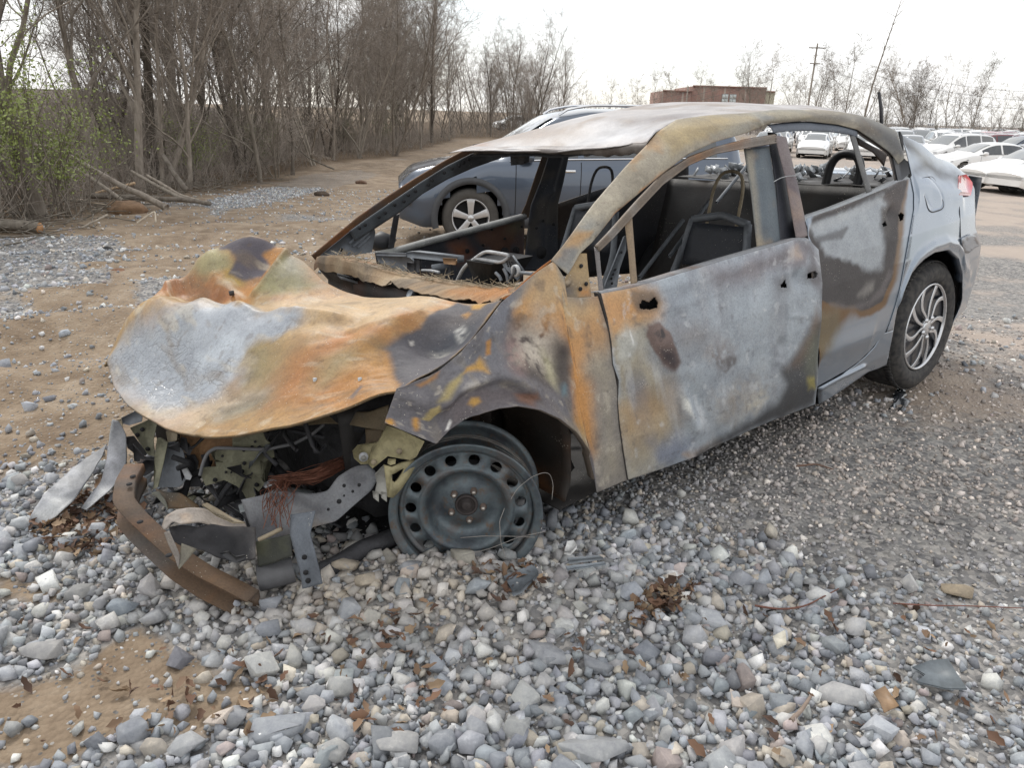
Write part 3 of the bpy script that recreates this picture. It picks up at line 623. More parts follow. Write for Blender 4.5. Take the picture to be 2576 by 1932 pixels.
def cols_grid(cols, nu, nv, sm=2):
    """columns (top -> bottom polylines) -> (nu,nv,2) grid"""
    C = np.array([resample(c, nv) for c in cols])
    mid = C[:, nv // 2]; d = np.r_[0, np.cumsum(np.maximum(np.linalg.norm(np.diff(mid, axis=0), axis=1), 4.0) + 0.3 * np.linalg.norm(np.diff(C[:, 0], axis=0), axis=1))]
    t = np.linspace(0, d[-1], nu); G = np.empty((nu, nv, C.shape[2]))
    for k in range(C.shape[2]):
        for j in range(nv): G[:, j, k] = np.interp(t, d, C[:, j, k])
    for _ in range(sm):
        G[1:-1, 1:-1] = 0.5 * G[1:-1, 1:-1] + 0.125 * (G[:-2, 1:-1] + G[2:, 1:-1] + G[1:-1, :-2] + G[1:-1, 2:])
    return G
class Panel:
    """sheet of metal on a grid, with its own stains"""
    def __init__(s, name, V, base, k=1.0, gloss=0.0, rough=0.6):
        s.name = name; s.V = V; s.nu, s.nv = V.shape[:2]
        s.su = np.median(np.linalg.norm(np.diff(V, axis=0), axis=2)); s.sv = np.median(np.linalg.norm(np.diff(V, axis=1), axis=2))
        s.px = proj_w(c2w(V.reshape(-1, 3))); s.k = k
        n = s.nu * s.nv; s.col = np.repeat(lin(base)[None] * k, n, 0); s.par = np.zeros((n, 3)); s.par[:, 0] = gloss; s.par[:, 1] = rough
        u, v = np.meshgrid(np.arange(s.nu) * s.su, np.arange(s.nv) * s.sv, indexing='ij'); s.uv = np.stack([u.ravel(), v.ravel()], -1)
        s.seed = (sum(map(ord, name)) * 7) % 90; s.cut = np.zeros(n, bool); s.cache = {}
    def to_uv(s, pts):                                 # where on the sheet a photographed point lies
        pts = np.asarray(pts, float)
        idx = np.array([np.argmin(((s.px - p) ** 2).sum(1)) for p in pts]); return s.uv[idx]
    def nz(s, sc, oc=4, off=0.0):
        key = (round(sc, 2), oc, int(abs(off) * 3) % 5)
        if key not in s.cache: s.cache[key] = fbm(np.c_[s.uv, np.full(len(s.uv), 0.37)], sc, oc, s.seed + key[2] * 5.3)
        return s.cache[key]
    def streak(s, col, su, sv, lo, hi, amt, off=0.0):
        n_ = fbm(np.c_[s.uv[:, 0] * su, s.uv[:, 1] * sv, np.full(len(s.uv), off)], 1.0, 4, s.seed + off); s.blend(sstep(lo, hi, n_) * amt, col); return s
    def mask(s, pts, soft=0.03, warp=0.03, wsc=9.0, off=0.0):
        d = poly_sd(s.uv, s.to_uv(pts)) + warp * s.nz(wsc, 5, off) + .35 * max(soft, .008) * s.nz(34, 4, off + 7)
        soft = soft * (.55 + 1.7 * (.5 + .5 * np.clip(s.nz(3.5, 2, off + 11) * 2, -1, 1)))
        return np.clip(.5 - d / (2 * soft), 0, 1) ** 1.0 * (1 - 0) if np.isscalar(soft) else sstep(0, 1, .5 - d / (2 * soft))
    def stain(s, col, pts, soft=0.03, warp=0.03, amt=1.0, gloss=None, rough=None, speck=None, wsc=9.0, grain=0.0):
        off = len(pts) * 1.7 + pts[0][0] * 0.01
        m = s.mask(pts, soft, warp, wsc, off) * amt
        if grain: m = m * np.clip(0.5 + grain * s.nz(60, 3, off + 3) * 2 + 0.35, 0, 1)
        s.blend(m, col, gloss, rough, speck); return s
    def blend(s, m, col, gloss=None, rough=None, speck=None):
        s.col += (lin(col) * s.k - s.col) * m[:, None]
        for k, v in ((0, gloss), (1, rough), (2, speck)):
            if v is not None: s.par[:, k] += (v - s.par[:, k]) * m
    def mottle(s, col, sc, lo, hi, amt, oc=5, off=0.0):
        s.blend(sstep(lo, hi, s.nz(sc, oc, off)) * amt, col); return s
    def dent(s, pts, depth, r, axis=(0, 1, 0)):
        uv = s.to_uv(pts); V = s.V.reshape(-1, 3)
        if len(uv) > 3: uv = smooth_pl(uv, 24, 3)
        d = np.full(len(s.uv), 9.0)
        if len(uv) == 1: d = np.hypot(*(s.uv - uv[0]).T)
        for p, q in zip(uv[:-1], uv[1:]):
            e = q - p; t = np.clip(((s.uv - p) @ e) / (e @ e + 1e-12), 0, 1); d = np.minimum(d, np.hypot(*(s.uv - p - t[:, None] * e).T))
        V += (depth * np.exp(-(d / r) ** 2))[:, None] * np.asarray(axis, float); return s
    def wobble(s, amp, sc, axis=(0, 1, 0), off=0.0):
        e = np.minimum.reduce([s.uv[:, 0], s.uv[:, 0].max() - s.uv[:, 0], s.uv[:, 1], s.uv[:, 1].max() - s.uv[:, 1]])
        s.V.reshape(-1, 3)[:] += (amp * s.nz(sc, 3, 30 + off) * (0.35 + 0.65 * sstep(0, 0.1, e)))[:, None] * np.asarray(axis, float); return s
    def hole(s, pts, warp=0.004):
        d = poly_sd(s.uv, s.to_uv(pts)) + warp * s.nz(40, 3, 9)
        s.cut |= d < 0; rim = sstep(0.03, 0.0, d); s.blend(rim * 0.35, (60, 55, 52)); return s
    def build(s, mat, parent, th=0.0025, name=None):
        f = grid_faces(s.nu, s.nv); f = f[~s.cut[f].all(1)] if s.cut.any() else f
        me = mesh_np(s.name, loc(s.V.reshape(-1, 3)), f, True)
        set_col(me, s.col); set_col(me, s.par, 'par')
        if s.cut.any():
            bm = bmesh.new(); bm.from_mesh(me); bmesh.ops.delete(bm, geom=[v for v in bm.verts if not v.link_faces], context='VERTS'); bm.to_mesh(me); bm.free()
        o = link(name or s.name, me, parent, mat)
        if th:
            m = o.modifiers.new('sheet', 'SOLIDIFY'); m.thickness = th; m.offset = 0
        return o
def rbf(P2, Z, Q, s=0.0):
    """thin plate spline"""
    def K(r2): return 0.5 * r2 * np.log(np.maximum(r2, 1e-12))
    P2 = np.asarray(P2, float); n = len(P2); d2 = ((P2[:, None] - P2[None]) ** 2).sum(-1)
    A = np.zeros((n + 3, n + 3)); A[:n, :n] = K(d2) + s * np.eye(n); A[:n, n] = 1; A[:n, n + 1:] = P2; A[n, :n] = 1; A[n + 1:, :n] = P2.T
    w = np.linalg.solve(A, np.r_[Z, 0, 0, 0]); Q = np.asarray(Q, float); out = np.empty(len(Q))
    for a in range(0, len(Q), 4000):
        q = Q[a:a + 4000]; out[a:a + 4000] = K(((q[:, None] - P2[None]) ** 2).sum(-1)) @ w[:n] + w[n] + q @ w[n + 1:]
    return out

def M_burnt(name='burnt_steel'):
    m, nt, b = mat_new(name); L = nt.links.new
    at = nn(nt, 'ShaderNodeAttribute', attribute_name='col'); pr = nn(nt, 'ShaderNodeAttribute', attribute_name='par'); sp = nn(nt, 'ShaderNodeSeparateColor'); L(pr.outputs['Color'], sp.inputs[0])
    tc = nn(nt, 'ShaderNodeTexCoord')
    n1 = nn(nt, 'ShaderNodeTexNoise', i_Scale=11.0, i_Detail=9.0, i_Roughness=0.7); L(tc.outputs['Object'], n1.inputs['Vector'])
    r1 = ramp(nt, [(0.28, (0.74, 0.73, 0.74)), (0.5, (1, 1, 1)), (0.72, (1.22, 1.2, 1.16))]); L(n1.outputs['Fac'], r1.inputs[0])
    n2 = nn(nt, 'ShaderNodeTexNoise', i_Scale=150.0, i_Detail=4.0, i_Roughness=0.7); L(tc.outputs['Object'], n2.inputs['Vector'])
    r2 = ramp(nt, [(0.32, (0.80, 0.79, 0.78)), (0.5, (1, 1, 1)), (0.7, (1.16, 1.15, 1.13))]); L(n2.outputs['Fac'], r2.inputs[0])
    # bare where the paint is whole: no mottling there
    inv = nn(nt, 'ShaderNodeMath', operation='SUBTRACT'); inv.inputs[0].default_value = 1.0; L(sp.outputs[0], inv.inputs[1])
    m1 = nn(nt, 'ShaderNodeMix', data_type='RGBA', blend_type='MULTIPLY'); L(inv.outputs[0], m1.inputs[0]); L(at.outputs['Color'], m1.inputs[6]); L(r1.outputs[0], m1.inputs[7])
    m2 = nn(nt, 'ShaderNodeMix', data_type='RGBA', blend_type='MULTIPLY'); L(inv.outputs[0], m2.inputs[0]); L(m1.outputs[2], m2.inputs[6]); L(r2.outputs[0], m2.inputs[7])
    # pale ash specks
    vo = nn(nt, 'ShaderNodeTexVoronoi', i_Scale=130.0); L(tc.outputs['Object'], vo.inputs['Vector'])
    lt = nn(nt, 'ShaderNodeMath', operation='LESS_THAN'); lt.inputs[1].default_value = 0.16; L(vo.outputs['Distance'], lt.inputs[0])
    n3 = nn(nt, 'ShaderNodeTexNoise', i_Scale=7.0, i_Detail=3.0); L(tc.outputs['Object'], n3.inputs['Vector'])
    gt = nn(nt, 'ShaderNodeMapRange'); gt.inputs[1].default_value = 0.52; gt.inputs[2].default_value = 0.66; L(n3.outputs['Fac'], gt.inputs[0])
    sc = nn(nt, 'ShaderNodeSeparateColor'); L(vo.outputs['Color'], sc.inputs[0]); g2 = nn(nt, 'ShaderNodeMath', operation='GREATER_THAN'); g2.inputs[1].default_value = 0.55; L(sc.outputs[0], g2.inputs[0])
    ma = nn(nt, 'ShaderNodeMath', operation='MULTIPLY'); L(lt.outputs[0], ma.inputs[0]); L(gt.outputs[0], ma.inputs[1])
    mb = nn(nt, 'ShaderNodeMath', operation='MULTIPLY'); L(ma.outputs[0], mb.inputs[0]); L(g2.outputs[0], mb.inputs[1])
    mc = nn(nt, 'ShaderNodeMath', operation='MULTIPLY'); L(mb.outputs[0], mc.inputs[0]); L(inv.outputs[0], mc.inputs[1])
    m3 = nn(nt, 'ShaderNodeMix', data_type='RGBA'); m3.inputs[7].default_value = (0.62, 0.58, 0.50, 1); L(mc.outputs[0], m3.inputs[0]); L(m2.outputs[2], m3.inputs[6])
    L(m3.outputs[2], b.inputs['Base Color'])
    # crazed scale: dark cracks where the third channel says so
    nw = nn(nt, 'ShaderNodeTexNoise', i_Scale=9.0, i_Detail=3.0); L(tc.outputs['Object'], nw.inputs['Vector'])
    wx = nn(nt, 'ShaderNodeMix', data_type='RGBA'); wx.inputs[0].default_value = 0.12; L(tc.outputs['Object'], wx.inputs[6]); L(nw.outputs['Color'], wx.inputs[7])
    ve = nn(nt, 'ShaderNodeTexVoronoi', feature='DISTANCE_TO_EDGE', i_Scale=34.0); L(wx.outputs[2], ve.inputs['Vector'])
    le = nn(nt, 'ShaderNodeMapRange'); le.inputs[1].default_value = 0.0; le.inputs[2].default_value = 0.10; le.inputs[3].default_value = 1.0; le.inputs[4].default_value = 0.0; L(ve.outputs['Distance'], le.inputs[0])
    ck = nn(nt, 'ShaderNodeMath', operation='MULTIPLY'); L(le.outputs[0], ck.inputs[0]); L(sp.outputs[2], ck.inputs[1])
    cg = nn(nt, 'ShaderNodeMapRange'); cg.inputs[1].default_value = 0.45; cg.inputs[2].default_value = 0.6; L(n1.outputs['Fac'], cg.inputs[0])
    ck2 = nn(nt, 'ShaderNodeMath', operation='MULTIPLY'); L(ck.outputs[0], ck2.inputs[0]); L(cg.outputs[0], ck2.inputs[1])
    m4 = nn(nt, 'ShaderNodeMix', data_type='RGBA'); m4.inputs[7].default_value = (0.10, 0.095, 0.09, 1); cs_ = nn(nt, 'ShaderNodeMath', operation='MULTIPLY'); cs_.inputs[1].default_value = 0.55; L(ck2.outputs[0], cs_.inputs[0]); L(cs_.outputs[0], m4.inputs[0]); L(m3.outputs[2], m4.inputs[6]); L(m4.outputs[2], b.inputs['Base Color'])
    # roughness wanders a little
    ro = nn(nt, 'ShaderNodeMath', operation='MULTIPLY_ADD'); ro.inputs[1].default_value = 0.30; rs = nn(nt, 'ShaderNodeMath', operation='SUBTRACT'); rs.inputs[1].default_value = 0.15; L(sp.outputs[1], rs.inputs[0])
    L(n1.outputs['Fac'], ro.inputs[0]); L(rs.outputs[0], ro.inputs[2])
    L(ro.outputs[0], b.inputs['Roughness']); L(sp.outputs[0], b.inputs['Coat Weight']); b.inputs['Coat Roughness'].default_value = 0.06
    mt = nn(nt, 'ShaderNodeMath', operation='MULTIPLY'); mt.inputs[1].default_value = 0.55; L(sp.outputs[0], mt.inputs[0]); L(mt.outputs[0], b.inputs['Metallic'])
    bh = nn(nt, 'ShaderNodeMath', operation='MULTIPLY_ADD'); L(n2.outputs['Fac'], bh.inputs[0]); bh.inputs[1].default_value = 0.35; L(n1.outputs['Fac'], bh.inputs[2])
    bh2 = nn(nt, 'ShaderNodeMath', operation='MULTIPLY_ADD'); L(ck.outputs[0], bh2.inputs[0]); bh2.inputs[1].default_value = -0.8; L(bh.outputs[0], bh2.inputs[2]); bh = bh2
    bs = nn(nt, 'ShaderNodeMath', operation='MULTIPLY'); bs.inputs[1].default_value = 0.32; L(inv.outputs[0], bs.inputs[0])
    bp = nn(nt, 'ShaderNodeBump', i_Distance=0.008); L(bs.outputs[0], bp.inputs['Strength']); L(bh.outputs[0], bp.inputs['Height']); L(bp.outputs[0], b.inputs['Normal'])
    return m
MB_ = M_burnt()
M_char = simple('charred_steel', (0.055, 0.055, 0.06), 0.75, 0.2, 0.6, 14, 0.4, 90)
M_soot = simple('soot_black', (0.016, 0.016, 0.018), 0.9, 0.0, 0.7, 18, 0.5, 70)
M_slate = simple('slate_grey_steel', (0.17, 0.185, 0.205), 0.6, 0.25, 0.4, 12, 0.25, 90)
M_rusty = simple('rusty_steel', (0.24, 0.135, 0.065), 0.85, 0.0, 0.55, 16, 0.5, 120)
M_tan = simple('scorched_tan_steel', (0.30, 0.25, 0.175), 0.75, 0.1, 0.4, 14, 0.35, 110)
M_olive = simple('olive_primer_steel', (0.195, 0.19, 0.13), 0.75, 0.1, 0.45, 18, 0.35, 120)
M_ash = simple('ash_grey_alloy', (0.40, 0.41, 0.42), 0.6, 0.15, 0.35, 22, 0.45, 70)
M_black = simple('black_plastic', (0.02, 0.021, 0.024), 0.5, 0.0, 0.3, 10)

# ---- bonnet -------------------------------------------------------------------
def build_hood():
    rear = [(1262, 755, .7), (1131, 756, .5), (1000, 750, .25), (900, 744, .0), (815, 709, -.15), (764, 658, -.3), (717, 633, -.42), (670, 603, -.5), (627, 593, -.55), (575, 612, -.62), (560, 640, -.70)]
    left = [(1262, 755, .7), (1218, 813, .71), (1160, 881, .71), (1102, 928, .71), (1050, 953, .705), (998, 975, .7)]
    front = [(998, 975, .7), (887, 1020, .62), (724, 1071, .5), (598, 1096, .38), (507, 1100, .25), (417, 1078, .1), (359, 1045, -.05), (319, 1016, -.2), (287, 973, -.38), (269, 908, -.55), (290, 868, -.68)]
    inner = [(562, 622, -.62), (500, 651, -.66), (431, 706, -.66), (370, 756, -.64), (319, 800, -.62), (290, 868, -.6),
             (400, 748, -.5), (500, 754, -.35), (590, 765, -.15), (706, 781, .05), (869, 799, .3),
             (645, 677, -.45), (536, 702, -.55), (706, 695, -.3), (760, 740, -.15),
             (742, 857, .25), (598, 857, 0), (453, 857, -.25), (345, 857, -.45), (869, 875, .42), (815, 984, .48), (634, 984, .2), (453, 966, -.12), (327, 930, -.38), (1008, 813, .5), (1081, 885, .6)]
    def H(l): a = np.array(l, float); return hy(a[:, :2], a[:, 2])
    R, Lf, F, I = H(rear), H(left), H(front), H(inner)
    val = np.array([[-.27, -.48, .800], [-.20, -.28, .815], [-.14, -.05, .828], [-.30, -.62, .835]])   # the valley behind the front ridge
    right = np.array([[-.05, -.74, .86], [-.25, -.75, .80], [-.45, -.73, .72], [-.58, -.70, .63]])
    R = np.vstack([R, [[-.06, -.76, .86]]]); F = np.vstack([F, [[-.60, -.72, .60]]])
    nu, nv = 280, 190
    Rr, Fr = smooth_pl(R[:, :2], nu), smooth_pl(F[:, :2], nu); Ll = smooth_pl(np.vstack([Lf])[:, :2], nv)
    # columns lateral; rows rear -> front; left side follows the wing gap
    t = np.linspace(0, 1, nv); XY = Rr[:, None] * (1 - t)[None, :, None] + Fr[:, None] * t[None, :, None]
    lin0 = Rr[0] * (1 - t)[:, None] + Fr[0] * t[:, None]; XY += (Ll - lin0)[None] * (np.linspace(1, 0, nu)[:, None, None] ** 2)
    ctrl = np.vstack([R, Lf[1:], F[1:], I, val, right])
    z = rbf(ctrl[:, :2], ctrl[:, 2], XY.reshape(-1, 2), 2e-5).reshape(nu, nv)
    V = np.concatenate([XY, z[..., None]], -1)
    p = Panel('bonnet', V, (172, 140, 92), 0.80, rough=0.55)
    up = (0, 0, 1)
    p.wobble(0.012, 5.0, up); p.wobble(0.0035, 22, up, 4.0)
    # folds
    p.dent(P('C', (600, 572), (830, 568), (1080, 598), (1400, 642), (1820, 690)), 0.010, 0.016, up); p.dent(P('C', (620, 545), (850, 545), (1090, 575)), -0.010, 0.02, up)
    p.dent(P('C', (1440, 260), (1330, 400), (1215, 550)), 0.010, 0.012, up); p.dent(P('C', (1900, 760), (2212, 700), 'D', (420, 380)), 0.007, 0.018, up); p.dent(P('C', (1650, 830), (1900, 790)), -0.006, 0.02, up); p.dent(P('C', (850, 1500), (1000, 1330), (1250, 1240)), 0.006, 0.016, up)
    p.dent(P('C', (1430, 240), (1340, 400), (1225, 540)), 0.016, 0.03, up)
    p.dent(P('C', (930, 430), (1060, 570)), 0.016, 0.028, up); p.dent(P('C', (860, 470), (1000, 590)), -0.012, 0.03, up)
    p.dent(P('C', (1850, 690), (1500, 660)), 0.010, 0.03, up); p.dent(P('C', (1450, 740), (1900, 720)), -0.012, 0.05, up)
    p.dent(P('D', (170, 610), (300, 900)), -0.012, 0.035, up); p.dent(P('D', (420, 560), (620, 620)), -0.018, 0.07, up); p.dent(P('D', (100, 560), (560, 400)), 0.010, 0.04, up)
    p.dent(P('C', (600, 1000), (900, 1150)), -0.010, 0.09, up)
    # colours: scale burned off in patches
    p.mottle((160, 120, 70), 3.2, -0.1, 0.4, 0.6); p.mottle((140, 128, 100), 4.0, 0.0, 0.45, 0.6, off=5); p.mottle((172, 116, 64), 3.6, 0.12, 0.45, 0.6, off=9)
    p.mottle((186, 170, 142), 6, .18, .4, .5, off=13); p.mottle((120, 112, 98), 14, .22, .5, .45, off=17); p.mottle((206, 196, 176), 24, .3, .55, .4, off=23)
    S = p.stain
    S((196, 168, 130), P('C', (1250, 600), (1500, 500), (1900, 530), (2212, 545), 'D', (300, 270), (560, 290), (400, 400), (150, 470), 'C', (1900, 750), (1500, 740), (1300, 690)), 0.05, 0.05, 0.85)
    S((178, 122, 64), P('C', (1450, 1000), (1750, 800), (2000, 740), (2212, 730), 'D', (200, 420), (480, 350), (600, 300), (660, 310), (420, 480), (170, 610), (260, 820), (100, 940), 'C', (1900, 1290), (1600, 1350), (1400, 1200)), 0.07, 0.08, 0.9)
    S((170, 108, 54), P('C', (1500, 980), (1800, 830), (1900, 880), (1600, 1080), (1500, 1250), (1400, 1200)), 0.06, 0.07, 0.7)
    S((156, 148, 112), P('C', (1680, 980), (2000, 870), (2120, 870), (2070, 960), (1850, 1050), (1700, 1150)), 0.04, 0.06, 0.75)
    S((176, 128, 66), P('D', (0, 560), (160, 640), (270, 880), (180, 950), (0, 1000)), 0.04, 0.05, 0.75)
    S((150, 136, 98), P('C', (1150, 900), (1350, 830), (1380, 1000), (1250, 1150), (1180, 1050)), 0.05, 0.06, 0.8)
    S((172, 108, 62), P('C', (480, 570), (700, 420), (900, 380), (1060, 560), (820, 560)), 0.05, 0.05, 0.95)
    S((156, 150, 112), P('C', (800, 320), (960, 210), (1060, 280), (1060, 350), (950, 400), (760, 400)), 0.03, 0.04, 0.9)
    S((176, 148, 70), P('C', (1000, 360), (1070, 350), (1140, 430), (1120, 490), (1030, 450)), 0.02, 0.02, 0.9)
    S((178, 122, 54), P('C', (1030, 440), (1230, 460), (1330, 330), (1260, 250), (1380, 190), (1440, 240), (1330, 380), (1220, 540), (1080, 590)), 0.02, 0.03, 0.9)
    S((80, 74, 84), P('C', (960, 170), (1100, 110), (1250, 120), (1370, 190), (1270, 260), (1310, 340), (1270, 400), (1150, 420), (1050, 380), (1070, 290), (980, 210)), 0.008, 0.035, 1.0, rough=0.5)
    S((138, 136, 96), P('C', (1440, 250), (1600, 400), (1700, 470), (1500, 520), (1230, 540), (1320, 400)), 0.02, 0.02, 0.9)
    S((112, 108, 96), P('C', (1440, 240), (1640, 400), (1560, 480), (1430, 380)), 0.04, 0.04, 0.7)
    # silver scoured nose
    S((168, 176, 186), P('C', (200, 1000), (280, 850), (500, 720), (830, 590), (1080, 600), (1400, 640), (1500, 690), (1330, 790), (1150, 900), (1120, 1050), (930, 1200), (700, 1290), (480, 1290), (280, 1180)), 0.05, 0.09, 0.95, rough=0.42)
    S((138, 142, 144), P('C', (280, 850), (520, 740), (760, 680), (800, 760), (620, 880), (420, 960), (250, 960)), 0.05, 0.08, 0.7, grain=0.5)
    S((198, 206, 214), P('C', (760, 950), (1050, 850), (1150, 910), (1080, 1030), (900, 1080), (700, 1060)), 0.03, 0.07, 0.85, rough=0.38)
    S((206, 210, 214), P('C', (300, 1130), (500, 1050), (750, 1110), (850, 1180), (650, 1270), (420, 1250)), 0.05, 0.08, 0.6, rough=0.3)
    S((118, 122, 126), P('C', (680, 1180), (800, 1160), (850, 1220), (740, 1240)), 0.03, 0.02, 0.7)
    S((196, 180, 160), P('C', (330, 1280), (700, 1300), (1000, 1240), (1300, 1220), (900, 1400), (800, 1500), (560, 1430)), 0.05, 0.06, 0.6)
    S((126, 122, 104), P('C', (960, 1330), (1200, 1250), (1300, 1260), (1050, 1400), (900, 1440)), 0.04, 0.04, 0.8)
    S((88, 88, 100), P('C', (1870, 1250), (1960, 1160), (1975, 1175), (1900, 1270)), 0.006, 0.006, 0.8)
    p.blend(p.mask(P('C', (230, 950), (480, 780), (720, 760), (1000, 1000), (900, 1200), (640, 1290), (350, 1220)), .06, .08) * .9, (160, 166, 174), speck=None); p.par[:, 2] = np.maximum(p.par[:, 2], p.mask(P('C', (230, 950), (480, 780), (720, 760), (1000, 1000), (950, 1220), (640, 1290), (350, 1220)), .05, .1))
    p.streak((126, 108, 82), 5, 24, .22, .5, .4, 4.0); p.streak((200, 188, 166), 7, 34, .25, .55, .4, 7.0); p.mottle((96, 78, 58), 44, .3, .5, .35, off=6)
    # dark rear corner by the wing
    S((86, 84, 90), P('D', (170, 610), (380, 480), (560, 380), (700, 300), (1000, 290), (890, 450), (720, 640), (560, 780), (300, 890), (240, 760)), 0.012, 0.03, 1.0, rough=0.65)
    S((62, 66, 76), P('D', (440, 570), (640, 470), (800, 430), (820, 520), (700, 620), (520, 640)), 0.03, 0.03, 0.9)
    S((112, 104, 100), P('D', (420, 480), (640, 400), (880, 340), (760, 450), (560, 480)), 0.03, 0.04, 0.6)
    S((196, 150, 66), P('D', (790, 330), (830, 305), (890, 305), (850, 350), (800, 355)), 0.008, 0.012, 0.95); S((190, 140, 66), P('D', (735, 395), (770, 370), (790, 385), (760, 405)), 0.006, 0.01, 0.9)
    S((205, 205, 200), P('D', (690, 490), (730, 470), (760, 520), (720, 560), (680, 530)), 0.02, 0.03, 0.9, grain=0.8); S((200, 196, 190), P('D', (355, 545), (385, 540), (385, 565), (360, 568)), 0.004, 0.004, 0.9)
    S((170, 168, 160), P('D', (540, 640), (620, 620), (660, 650), (600, 670)), 0.02, 0.03, 0.6, grain=0.8)
    S((180, 130, 62), P('D', (160, 620), (200, 640), (290, 860), (260, 880), (170, 720)), 0.012, 0.02, 0.8)
    o = p.build(MB_, CARROOT, 0.003)
    # bolt heads and the hinge clip left on the sheet
    for c in P('C', (1640, 1130), (1950, 1120)):
        i = p.to_uv([c])[0]; k = np.argmin(((p.uv - i) ** 2).sum(1)); v0 = p.V.reshape(-1, 3)[k]
        MB().tube([v0 - [0, 0, .004], v0 + [0, 0, .006]], 0.006, 8).build('bolt', M_ash, o, xf=loc)
    i = p.to_uv(P('C', (1060, 550)))[0]; k = np.argmin(((p.uv - i) ** 2).sum(1)); v0 = p.V.reshape(-1, 3)[k]
    MB().box(v0 + [0, .01, .012], (.015, .014, .016), _RX).build('hinge_clip', M_char, o, xf=loc)
    # folded inner flange under the front edge
    fr = p.V[:, -1].copy(); inn = fr + np.array([0.03, 0, -0.002]) ; inn2 = fr + np.array([0.002, 0, -0.005])
    W = np.stack([fr, inn2, inn], 1); pf = Panel('hem', W, (110, 92, 66), 0.8); pf.build(MB_, o, 0.002)
    return p
HOOD = build_hood()

# ---- left wing ----------------------------------------------------------------
def build_fender():
    cols = [P('D', (270, 905), (250, 960), (190, 1145)), P('D', (330, 885), (380, 1225)), P('D', (400, 855), (545, 1290)), P('D', (480, 825), (640, 1190)), P('D', (560, 785), (740, 1120)), P('D', (640, 720), (840, 1070)),
            P('D', (720, 650), (960, 1035)), P('D', (800, 560), (1100, 1022)), P('D', (890, 455), (1260, 1050)), P('D', (1000, 310), (1390, 1110)), P('H', (200, 905), 'D', (1500, 1200)), P('H', (450, 690), 'D', (1545, 1260)),
            P('H', (680, 535), 'D', (1590, 1330)), P('H', (830, 780), 'D', (1620, 1420)), P('H', (790, 1030), 'D', (1640, 1510)), P('H', (1030, 1045), 'D', (1662, 1630)),
            P('H', (1290, 1025), 'D', (1745, 520), (1765, 700), (1800, 900), (1812, 1020), (1830, 1150), (1850, 1330), (1878, 1542))]
    G = cols_grid(cols, 250, 160, 1); V = hside(G)
    # upper edge leans in to meet the bonnet
    p = Panel('front_wing', V, (98, 96, 100), 1.15, rough=0.65)
    p.wobble(0.008, 6.0); p.wobble(0.003, 22.0, off=3)
    p.dent(P('D', (600, 1000), (760, 880), (1000, 815), (1130, 850), (1180, 890)), 0.022, 0.035); p.dent(P('D', (700, 960), (1000, 900), (1150, 960)), -0.014, 0.05)
    p.dent(P('D', (1200, 560), (1330, 700)), -0.022, 0.06); p.dent(P('D', (1400, 560), (1470, 700), (1450, 900)), 0.010, 0.03); p.dent(P('D', (420, 1000), (560, 950)), 0.012, 0.05); p.dent(P('D', (900, 700), (1050, 620)), -0.014, 0.06)
    p.dent(P('D', (840, 1085), (960, 1045), (1100, 1032), (1260, 1060), (1390, 1120), (1500, 1210), (1590, 1340)), 0.012, 0.018)
    S = p.stain
    p.mottle((82, 78, 80), 5, 0.0, 0.4, 0.6); p.mottle((122, 120, 124), 7, 0.1, 0.45, 0.5, off=4)
    S((110, 112, 120), P('D', (900, 400), (1010, 300), (1100, 240), (1350, 20), (1180, 300), (1100, 380), (1050, 480), (900, 560)), 0.02, 0.03, 0.8)
    S((108, 110, 116), P('D', (700, 680), (900, 560), (1150, 500), (1100, 620), (900, 760), (700, 780)), 0.05, 0.04, 0.6)
    S((174, 128, 78), P('D', (1100, 380), (1180, 280), (1360, 60), (1420, 230), (1450, 290), (1680, 270), (1760, 560), (1720, 640), (1600, 660), (1570, 760), (1630, 900), (1640, 1100), (1660, 1350), (1600, 1330), (1500, 1150), (1480, 900), (1470, 620), (1400, 560), (1200, 490)), 0.012, 0.03, 1.0)
    S((158, 144, 116), P('D', (1250, 130), (1390, 90), (1450, 290), (1670, 300), (1660, 400), (1350, 420), (1200, 330)), 0.04, 0.04, 0.85)
    S((176, 124, 68), P('D', (1180, 480), (1330, 430), (1600, 470), (1620, 600), (1560, 720), (1610, 900), (1620, 1150), (1540, 1180), (1490, 900), (1460, 600)), 0.04, 0.04, 0.6)
    S((150, 142, 126), P('D', (1620, 640), (1750, 560), (1800, 900), (1830, 1200), (1880, 1540), (1700, 1620), (1660, 1350), (1640, 900), (1580, 780)), 0.04, 0.05, 0.9)
    S((170, 124, 76), P('D', (1540, 860), (1610, 880), (1640, 1280), (1580, 1200)), 0.03, 0.03, 0.7)
    S((176, 150, 70), P('D', (1440, 1260), (1580, 1200), (1600, 1300), (1530, 1330)), 0.03, 0.03, 0.5)
    p.streak((128, 120, 108), 20, 3.5, .2, .5, .4, 3.0); p.mottle((70, 66, 66), 30, .2, .45, .45, off=3); p.mottle((180, 172, 158), 44, .3, .5, .4, off=6)
    # blistered paint
    S((74, 66, 62), P('D', (1190, 480), (1330, 540), (1450, 590), (1465, 700), (1440, 900), (1380, 960), (1200, 860), (1100, 780), (1090, 600)), 0.02, 0.04, 0.95)
    S((196, 186, 172), P('D', (1180, 580), (1290, 560), (1350, 640), (1390, 740), (1400, 830), (1300, 810), (1180, 720)), 0.03, 0.06, 0.75, grain=1.2); S((140, 112, 108), P('D', (1040, 640), (1140, 580), (1180, 700), (1120, 780), (1060, 730)), 0.03, 0.05, 0.7, grain=0.7)
    S((168, 162, 132), P('D', (1330, 680), (1400, 760), (1390, 900), (1340, 840)), 0.015, 0.02, 0.8); S((64, 58, 56), P('D', (1400, 600), (1460, 620), (1465, 760), (1430, 940), (1400, 800)), 0.012, 0.02, 0.9)
